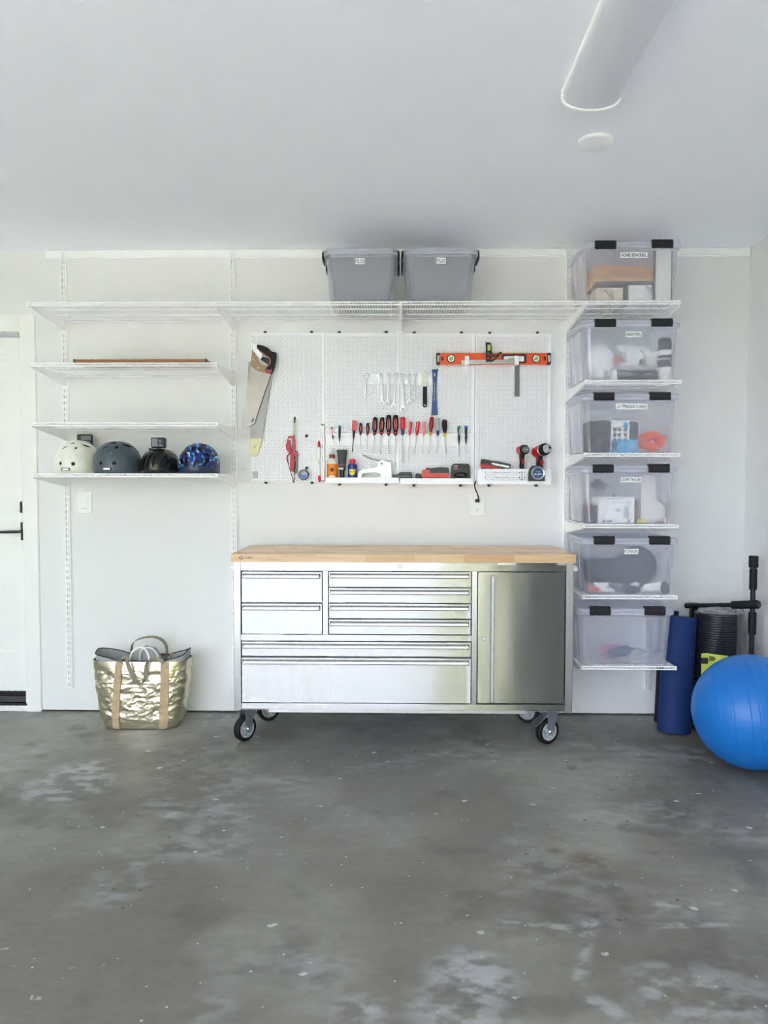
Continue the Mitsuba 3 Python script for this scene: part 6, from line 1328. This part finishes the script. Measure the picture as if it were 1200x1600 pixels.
t.part('mount', cat([box(-1.2488, -1.2276, yc - 0.014, yc + 0.014, 1.4616, za, 0.002), box(-1.2552, -1.2225, yc - 0.032, yc + 0.03, 1.4563, 1.466, 0.003)]), 'black_plastic', 30)
t.part('thumb_screw', cyl((-1.2859, yc, 1.473), (-1.2567, yc, 1.4721), 0.006, 0.003, 12), 'black_plastic', 30)
# camouflage helmet
def camo(p, n, uv):
    s = p.x * 88 + p.y * 26; q = p.z * 96 - p.y * 22
    w = (fbm(p.x * 60, p.y * 60, p.z * 60, 2) - 0.5) * 1.6
    d1, d2, r = voronoi(s + w, q - w)
    c = mix(lin((18, 26, 70)), lin((24, 42, 104)), cell_rand(dr.floor(r * 50), 2, 3))
    c = dr.select(r > 0.40, mi.Color3f(lin((16, 18, 28))), c)
    c = dr.select(r > 0.62, mi.Color3f(lin((52, 132, 208))), c)
    c = dr.select(r > 0.80, mi.Color3f(lin((146, 192, 222))), c)
    c = dr.select(r > 0.87, mi.Color3f(lin((24, 48, 128))), c)
    z = smoothstep(CAMO_Z - 0.004, CAMO_Z + 0.004, p.z + (fbm(p.x * 40, p.y * 40, 1.0, 2) - 0.5) * 0.02)
    return mix(lin((34, 48, 76)), c, z)
CAMO_Z = 1.3824
scene['camo'] = {'type': 'twosided', 'b': {'type': 'principled', 'base_color': proc(camo), 'roughness': 0.3, 'specular': 0.5}}
cx, hx = -1.0355, 0.1045; h = 1.5039 - ZL[2]
vents = [LineString([(-1.0986, 1.426), (-1.0976, 1.3957)]).buffer(15 * sc), LineString([(-1.0712, 1.4217), (-1.0702, 1.3892)]).buffer(21 * sc), LineString([(-1.0168, 1.4096), (-1.0314, 1.3862)]).buffer(18 * sc), LineString([(-0.9688, 1.4175), (-0.9843, 1.3893)]).buffer(18 * sc), LineString([(-1.0455, 1.4788), (-1.0434, 1.4658)]).buffer(13 * sc), LineString([(-0.9758, 1.4441), (-0.9627, 1.4354)]).buffer(12 * sc), LineString([(-1.0111, 1.4945), (-0.9869, 1.4928)]).buffer(7 * sc)]
t, zs = helmet(cx, yh, hx, 0.13, h, 'camo', vents, 'blue camouflage bike helmet, rightmost on the shelf')
t.part('brim', tube([(cx + hx * 0.93 * math.cos(q), yh + 0.13 * 0.93 * math.sin(q), zs + 0.0045) for q in np.arange(48) * PI / 24], 0.0042, 8, True), 'black_rubber', 40, 'black lower edge')

# ------------------------------------------------------------------ tote bag
bx_, by_ = -1.3626, -0.215
hb, ht = 0.205, 0.252
HB = 0.3623
def bagp(x_or_th, t_, off=0.0, crumple=True):
    """a point of the bag's skin: angle th, height fraction t_"""
    th = x_or_th; n = 3.6
    k = np.clip(t_ / 0.16, 0, 1) ** 0.55
    hx = (hb + (ht - hb) * np.clip(t_ / 0.75, 0, 1) ** 0.8) * (0.93 + 0.07 * k) + off; hy = (0.112 - 0.012 * t_) * (0.86 + 0.14 * k) + off
    c, s = np.cos(th), np.sin(th)
    r = (np.abs(c) ** n + np.abs(s) ** n) ** (-1 / n)
    x, y, z = hx * r * c, hy * r * s, 0.004 + t_ * (HB - 0.004)
    if crumple:
        q = np.stack([x * 7.5, y * 7.5 + 3, z * 8.5], -1)
        f = np.abs(meshkit.fbm(q * 1.2 + 2, 3) - 0.5) + 0.42 * np.abs(meshkit.fbm(q * 3.4 + 9, 3) - 0.5)
        g = meshkit.fbm(q * 0.5 + 4, 2) - 0.5
        w = np.clip(t_ * 8, 0, 1) * np.clip((1 - t_) * 6 + 0.15, 0, 1)
        a = (0.026 * g - 0.034 * (f - 0.18)) * w
        x, y = x + a * c * r * 0.8, y + a * s * r
    return np.stack([bx_ + x, by_ + y, z + x * 0.0], -1)
def sheet(fn, nu, nv, u0, u1, v0, v1):
    u, v = np.meshgrid(np.linspace(u0, u1, nu), np.linspace(v0, v1, nv)); P = fn(u, v).reshape(-1, 3); F = []
    for j in range(nv - 1):
        for i in range(nu - 1):
            a = j * nu + i; F += [[a, a + 1, a + nu + 1], [a, a + nu + 1, a + nu]]
    return trimesh.Trimesh(P, np.array(F), process=False)
scene['gold_foil'] = {'type': 'twosided', 'b': {'type': 'principled', 'base_color': rgb((222, 214, 186)), 'metallic': 0.95, 'roughness': 0.3, 'specular': 0.5}}
mat('webbing', (186, 162, 130), 0.75, 0.25); mat('webbing_grey', (146, 138, 120), 0.75, 0.25); mat('felt', (166, 168, 166), 0.85, 0.2); mat('binding', (42, 30, 36), 0.7, 0.3)
t = Thing('tote_bag', 'crumpled gold foil tote bag with tan webbing straps standing on the floor by the wall', 'bag')
body = sheet(lambda th, v: bagp(th, v), 300, 120, 0, 2 * PI, 0, 1)
bottom = sheet(lambda th, v: bagp(th, v * 0) * [1, 1, 0] * v[..., None] + np.array([bx_, by_, 0]) * (1 - v[..., None]) + [0, 0, 0.004], 60, 3, 0, 2 * PI, 0, 1)
t.part('body', cat([body, bottom]), 'gold_foil', 50)
t.part('top_hem', sheet(lambda th, v: bagp(th, v, 0.0022), 140, 6, 0, 2 * PI, 0.865, 0.998), 'gold_foil', 50)
t.part('hem_seam', tube(bagp(np.arange(120) * 2 * PI / 120, np.full(120, 0.862), 0.002), 0.0012, 5, True), 'webbing', 30, 'stitched seam below the hem')
def th_of(u, v):
    x = u - bx_; return x
def strap(u0, u1, l=None):
    """a webbing strap on the front, between the world x of its edges at the bottom and at the top"""
    def f(w, v):
        xx = (u0[0] + (u0[1] - u0[0]) * w) * (1 - v) + (u1[0] + (u1[1] - u1[0]) * w) * v - bx_
        hx = (hb + (ht - hb) * np.clip(v / 0.75, 0, 1) ** 0.8)
        c = np.clip(xx / hx, -0.98, 0.98); n = 3.6
        s = (1 - np.abs(c) ** n) ** (1 / n)
        return bagp(np.arctan2(-s, c), np.clip(v, 0, 1), 0.005, True)
    return t.part('strap', sheet(f, 8, 50, 0, 1, 0.0, 1.0), 'webbing', 40, 'tan webbing strap')
strap((-1.4975, -1.4575), (-1.4697, -1.4335))
strap((-1.2483, -1.2057), (-1.239, -1.1976))
def liner_h(th): return 0.050 * np.clip(np.abs(np.cos(th)) * 1.5 - 0.62, 0, 1) ** 0.8 + 0.004 + 0.006 * np.sin(3 * th + 1)
def liner(th, v):
    p = bagp(th, np.full_like(v, 0.985), -0.012, False); out = 0.010 * np.clip(v, 0, 1)
    d = np.stack([np.cos(th), 0.3 * np.sin(th), 0 * th], -1)
    return p + d * out[..., None] * (1 + 0.4 * np.sin(5 * th))[..., None] * 0.8 + np.stack([0 * th, 0 * th, liner_h(th) * v - 0.05 * (1 - v)], -1)
t.part('liner', sheet(liner, 160, 8, 0, 2 * PI, 0, 1), 'felt', 40, 'grey felt liner')
t.part('liner_inside', sheet(lambda th, v: bagp(th, 0.15 + 0.82 * v, -0.016, False), 100, 6, 0, 2 * PI, 0, 1), 'felt', 40)
tt = np.arange(160) * 2 * PI / 160
t.part('binding', tube(liner(tt, np.ones(160)), 0.0026, 6, True), 'binding', 40, 'dark bound edge')
def ribbon(path, w, m, name, label, wdir=None, n=50, th=0.0022):
    P = spline(path, n); tg = np.gradient(P, axis=0); tg /= np.linalg.norm(tg, axis=1, keepdims=True)
    W = np.asarray(wdir, float) if wdir is not None else np.array([0, 1.0, 0])
    W = np.broadcast_to(W, P.shape) if W.ndim == 1 else np.stack([np.interp(np.linspace(0, 1, n), np.linspace(0, 1, len(W)), W[:, k]) for k in range(3)], 1)
    W = W - tg * (W * tg).sum(1, keepdims=True); W /= np.linalg.norm(W, axis=1, keepdims=True); N = np.cross(tg, W)
    rings = [np.array([P[i] + W[i] * w / 2 * a + N[i] * th / 2 * b for a, b in ((-1, -1), (1, -1), (1, 1), (-1, 1))]) for i in range(n)]
    return t.part(name, loft(rings, True, True), m, 40, label)
yf_ = by_ - 0.118
P3 = lambda q, ys: [(x, y, z) for (x, z), y in zip(q, ys)]
ribbon(P3([(-1.4516, 0.3634), (-1.4337, 0.3875), (-1.4124, 0.3956), (-1.3985, 0.361), (-1.3789, 0.3077), (-1.3582, 0.2651), (-1.3344, 0.2535), (-1.3145, 0.2707), (-1.3032, 0.3242), (-1.2931, 0.3722), (-1.2717, 0.3894), (-1.2452, 0.3805), (-1.2188, 0.3673)], (yf_ + 0.004, yf_, yf_ - 0.010, yf_ - 0.016, yf_ - 0.016, yf_ - 0.016, yf_ - 0.016, yf_ - 0.016, yf_ - 0.016, yf_ - 0.012, yf_ - 0.004, yf_, yf_ + 0.004)), 0.020, 'webbing_grey', 'handle', 'front webbing handle drooping over the bag', [(1, 0.2, 0.3), (0.3, 0.6, 0.8), (0.6, 0.8, 0), (0.9, 0.5, 0), (0.9, 0.4, 0), (0.8, 0.6, 0), (0, 1, 0.2), (0.8, 0.6, 0), (0.9, 0.4, 0), (0.8, 0.6, 0), (0.3, 0.7, 0.6), (0.6, 0.3, 0.5), (1, 0.2, 0.3)])
yb_ = by_ + 0.085
ribbon(P3([(-1.4568, 0.331), (-1.4522, 0.3866), (-1.4418, 0.4228), (-1.3971, 0.4507), (-1.3472, 0.4604), (-1.2975, 0.4529), (-1.2647, 0.4209), (-1.2587, 0.3654), (-1.2657, 0.3265)], (yb_, yb_ - 0.005, yb_ - 0.012, yb_ - 0.02, yb_ - 0.024, yb_ - 0.02, yb_ - 0.012, yb_ - 0.004, yb_)), 0.026, 'webbing_grey', 'handle', 'back webbing handle standing up in an arc', (0.15, 1, 0.25))
ribbon(P3([(-1.2699, 0.3387), (-1.2369, 0.3472), (-1.2147, 0.3665), (-1.2091, 0.3858)], (by_ - 0.03, by_ - 0.03, by_ - 0.02, by_)), 0.02, 'webbing', 'loop', 'short tan strap end', (0.2, 1, 0.4), 20)
t.part('cord_handle', tube(spline(P3([(-1.4159, 0.3444), (-1.411, 0.3852), (-1.389, 0.4169), (-1.3563, 0.4263), (-1.3294, 0.4101), (-1.3163, 0.3749), (-1.314, 0.345)], (by_ - 0.05,) * 7), 40), 0.0052, 10), 'white_plastic', 40, 'white tubular inner handle')
t.part('cord_handle', tube(spline(P3([(-1.3786, 0.3299), (-1.3791, 0.3794), (-1.3623, 0.4098), (-1.3348, 0.4154), (-1.3021, 0.3991), (-1.2805, 0.3634), (-1.2754, 0.3332)], (by_,) * 7), 40), 0.0046, 10), 'white_plastic', 40, 'white tubular inner handle')
t.part('inner_pouch', hull([(x, y, z) for x, z in [(-1.4291, 0.3296), (-1.4174, 0.3847), (-1.3622, 0.418), (-1.3075, 0.4046), (-1.2779, 0.358), (-1.2699, 0.3305)] for y in (by_ + 0.01, by_ + 0.05)]), 'felt', False, 'grey pouch inside')

# ------------------------------------------------------------------ fitness corner
def ballmat(p, n, uv):
    return mix(lin((20, 106, 186)), lin((28, 118, 198)), fbm(p.x * 9, p.y * 9, p.z * 9, 3))
scene['ball_blue'] = {'type': 'twosided', 'b': {'type': 'principled', 'base_color': proc(ballmat), 'roughness': 0.36, 'specular': 0.5, 'sheen': 0.2}}
bc, br = np.array([1.6225, -0.7682, 0.2577]), 0.2572
axd = np.array([1.0, -0.22, 0.10]); axd /= np.linalg.norm(axd)
gr = [-0.44, -0.18, -0.04, 0.11, 0.25, 0.39, 0.52, -0.32 - 0.3]
sv = np.unique(np.concatenate([np.cos(np.linspace(PI, 0, 70))] + [np.array([-0.016, -0.008, -0.004, 0, 0.004, 0.008, 0.016]) + g for g in gr]))
prof = []
for s in sv:
    r = math.sqrt(max(0, 1 - s * s)); d = sum(math.exp(-((s - g) / 0.006) ** 2) for g in gr)
    prof.append((br * (1 + s), br * r * (1 - 0.006 * d)))
t = Thing('exercise_ball', 'large shiny blue exercise ball on the floor at the right edge', 'exercise ball')
t.part('ball', lathe(bc - axd * br, axd, prof, 110), 'ball_blue', 50)
t.part('plug', lathe(bc + axd * (br - 0.001), axd, [(0, 0.012), (0.003, 0.010), (0.003, 0)], 20), 'blue_plastic', 30, 'small filling plug')
mat('mat_blue', (18, 46, 98), 0.7, 0.35); mat('mat_navy', (26, 32, 48), 0.75, 0.3)
def rolled(p0, p1, rx, ry, m, label, turns=6, thick=0.0052, inner=None):
    t = Thing('yoga_mat', label, 'exercise mat')
    d = np.asarray(p1, float) - p0; L = np.linalg.norm(d); d /= L
    ex = np.cross([0, 1.0, 0], d); ex /= np.linalg.norm(ex); ey = np.cross(d, ex)
    a = np.linspace(0.9, turns * 2 * PI, turns * 28); q = a / a[-1]
    g = LineString(np.c_[(rx - thick / 2) * q * np.cos(a + 1.0), (ry - thick / 2) * q * np.sin(a + 1.0)]).buffer(thick * 0.5, 3, cap_style='flat')
    k = trimesh.creation.extrude_polygon(g, L, engine='earcut'); v = k.vertices
    t.part('roll', trimesh.Trimesh(np.asarray(p0) + v[:, :1] * ex + v[:, 1:2] * ey + v[:, 2:] * d, k.faces, process=False), m, 40)
    if inner:
        k = trimesh.creation.extrude_polygon(g.buffer(-0.0004), 0.0012, engine='earcut'); v = k.vertices
        t.part('edge', trimesh.Trimesh(np.asarray(p0) + v[:, :1] * ex + v[:, 1:2] * ey + (v[:, 2:] + L - 0.0002) * d, k.faces, process=False), inner, False)
    return t
rolled(np.array([1.443, -0.285, 0.006]), np.array([1.487, -0.235, 0.5974]), 0.089, 0.074, 'mat_blue', 'navy blue rolled exercise mat leaning at the right of the bins', 7, 0.0105, 'mat_blue')
rolled(np.array([1.4474, -0.125, 0.004]), np.array([1.4795, -0.085, 0.6037]), 0.055, 0.052, 'mat_navy', 'very dark rolled mat standing behind the blue mat and the lowest bin', 5, 0.010)
# ribbed black roll in its film
t = Thing('foam_roll', 'black ribbed foam roll wrapped in shiny film behind the blue ball', 'foam roll')
cx, cy = 1.6838, -0.24; zt_ = 0.627
scene['black_film'] = {'type': 'twosided', 'b': {'type': 'principled', 'base_color': rgb((30, 32, 38)), 'roughness': 0.2, 'specular': 0.6, 'clearcoat': 1.0, 'clearcoat_gloss': 0.92}}
prof = [(0.0, 0.0), (0.0, 0.105)]; n_ = int(zt_ / 0.0125)
for i in range(n_):
    z = i * zt_ / n_
    prof += [(z + 0.0005, 0.1115), (z + 0.004, 0.1165), (z + 0.0085, 0.1165), (z + 0.012, 0.1115)]
prof += [(zt_, 0.102), (zt_, 0.0)]
t.part('roll', lathe((cx, cy, 0), (0, 0, 1), prof, 56), 'black_film', 25)
scene['clear_film'] = {'type': 'blendbsdf', 'weight': 0.05, 'a': {'type': 'thindielectric', 'int_ior': 1.5, 'ext_ior': 1.0}, 'b': {'type': 'principledthin', 'base_color': rgb((196, 198, 206)), 'roughness': 0.3, 'diff_trans': 1.0}}
def film(u, v):
    a = -1.15 + u * 2.1
    bulge = 0.028 * np.exp(-((a - 0.05) / 0.75) ** 2) * np.sin(PI * np.clip(v, 0, 1)) ** 0.8
    w = meshkit.fbm(np.stack([a * 2.2 + v * 2, v * 3.0, 0 * a], -1), 3) - 0.5
    r = 0.1185 + bulge + 0.006 * np.abs(w) * 2
    return cx + r * np.cos(a), cy + r * np.sin(a), zt_ * (0.30 + 0.74 * v) + 0 * a
t.part('film', grid(film, 70, 40), 'clear_film', True, 'shiny clear film')
scene['cloudy_film'] = {'type': 'blendbsdf', 'weight': 0.3, 'a': {'type': 'thindielectric', 'int_ior': 1.5, 'ext_ior': 1.0}, 'b': {'type': 'principledthin', 'base_color': rgb((196, 198, 206)), 'roughness': 0.3, 'diff_trans': 1.0}}
tf = lump((cx + 0.005, cy - 0.02, zt_ + 0.004), (0.108, 0.088, 0.020), 6.0, 0.25, 3.0, 5, zt_ - 0.002)
t.part('film_top', tf, 'cloudy_film', True, 'bunched film on top')
mat('label_yellow', (212, 220, 100), 0.5, 0.4)
lp = Polygon([(1.5534, 0.4181), (1.584, 0.4264), (1.6865, 0.4226), (1.689, 0.2954), (1.5557, 0.2946)])
k = t.part('label', curved(lp, cx, cy, 0.1235), 'label_yellow', False, 'yellow green paper label')
for i in range(3):
    for s in (-1, 1):
        u0 = 664 + 17 * i
        px_ = 1.5974 + 17 * i * 0.000545; pz_ = 0.4013
        t.part('arrow_mark', curved(LineString([(px_, pz_ + s * 0.010), (px_ + 0.009, pz_)]).buffer(0.0024), cx, cy, 0.1245), 'ink', False, 'black chevron', under=k)
# doorway pull-up bar leaning in the corner
t = Thing('pull_up_bar', 'black doorway pull-up bar with foam grips leaning in the corner behind the ball', 'pull-up bar')
pxl, pyl = 1.6205, -0.075; zl = 0.6457
t.part('upright', box(pxl - 0.020, pxl + 0.020, pyl - 0.018, pyl + 0.018, 0.0, zl, 0.003), 'black_plastic', 30)
hz = 0.6325
eL, eR = np.array([1.5816, -0.085, hz]), np.array([1.833, -0.37, 0.6859])
dd = (eR - eL) / np.linalg.norm(eR - eL); LL = np.linalg.norm(eR - eL)
off = np.array([0, 0.0, 0])
cbar = t.part('crossbar', cyl(eL, eR - dd * 0.02, 0.0115, n=16), 'black_plastic', 40)
t.part('grip', lathe(eR - dd * 0.14, dd, [(0, 0.012), (0.004, 0.020), (0.136, 0.022), (0.140, 0.020), (0.140, 0)], 24), 'black_rubber', 40, 'foam grip', under=cbar)
t.part('end_cap', lathe(eR - dd * 0.001, dd, [(0, 0.017), (0.006, 0.016), (0.008, 0.012), (0.008, 0)], 24), 'dark_plastic', 40, 'round end cap', under=cbar)
t.part('end_knob', lathe(eL - dd * 0.012, dd, [(0, 0), (0, 0.012), (0.004, 0.015), (0.02, 0.015), (0.024, 0.012), (0.024, 0)], 18), 'black_plastic', 40, under=cbar)
vx, vy = 1.835, -0.30
zz = [0.9265, 0.8653, 0.8603, 0.7509, 0.6346, 0.5197]
rail_ = t.part('rail', cyl((vx, vy, 0.0), (vx, vy, zz[0] - 0.004), 0.0125, n=18), 'black_plastic', 40)
t.part('grip', lathe((vx, vy, zz[1]), (0, 0, 1), [(0, 0.012), (0, 0.021), (0.003, 0.023), (zz[0] - zz[1] - 0.004, 0.0235), (zz[0] - zz[1], 0.021), (zz[0] - zz[1], 0)], 24), 'black_rubber', 40, 'foam end', under=rail_)
t.part('grip', lathe((vx, vy, zz[3]), (0, 0, 1), [(0, 0.012), (0, 0.017), (0.003, 0.019), (zz[2] - zz[3] - 0.003, 0.019), (zz[2] - zz[3], 0.017), (zz[2] - zz[3], 0.012)], 24), 'black_rubber', 40, 'foam grip', under=rail_)
t.part('grip', lathe((vx, vy, zz[5]), (0, 0, 1), [(0, 0.012), (0, 0.018), (0.003, 0.0195), (zz[4] - zz[5] - 0.003, 0.0195), (zz[4] - zz[5], 0.018), (zz[4] - zz[5], 0.012)], 24), 'black_rubber', 40, 'foam grip', under=rail_)
for v in (1003, 1010):
    t.part('adjust_pin', lathe((vx - 0.010, vy - 0.010, 0.4797 - (v - 1003) * 0.0033), (-0.6, -0.8, 0), [(0, 0.0045), (0.004, 0.004), (0.005, 0)], 12), 'dark_plastic', 30, under=rail_)
t.part('strap', box(1.547, 1.5826, cy - 0.132, cy - 0.126, 0.3814, 0.411, 0.001), 'dark_plastic', False, 'dark strap end')

# ------------------------------------------------------------------ look-alikes carry a group
GROUPS = {'slotted_standard': 'slotted wall standards', 'wire_shelf': 'white wire shelves', 'shelf_bracket': 'white shelf brackets', 'pegboard': 'perforated steel tool panels', 'tool_rail': 'white tool rails',
          'screwdriver': 'screwdrivers on the ledge rails', 'combination_wrench': 'combination wrenches on the rail', 'panel_hook': 'white panel hooks', 'handsaw': 'handsaws on the hook', 'knob_peg': 'black knob pegs',
          'tool_tray': 'white tool trays', 'cordless_drill': 'cordless drills in the tool bin', 'storage_bin': 'clear storage bins in the right column', 'file_bin': 'file bins on the top shelf', 'file_box': 'grey file boxes in the file bins',
          'paper_folder': 'folders in the home remodel bin', 'dark_box': 'dark boxes in the light bulbs bin', 'booklet': 'booklets in the fitness bin', 'exercise_tube': 'foam tubes in the lowest bin', 'bike_helmet': 'bike helmets on the left shelf', 'yoga_mat': 'rolled exercise mats'}
for key in labels:
    base = key.rsplit('_', 1)[0] if key[-3:].isdigit() else key
    if '__' not in key and base in GROUPS: labels[key]['group'] = GROUPS[base]
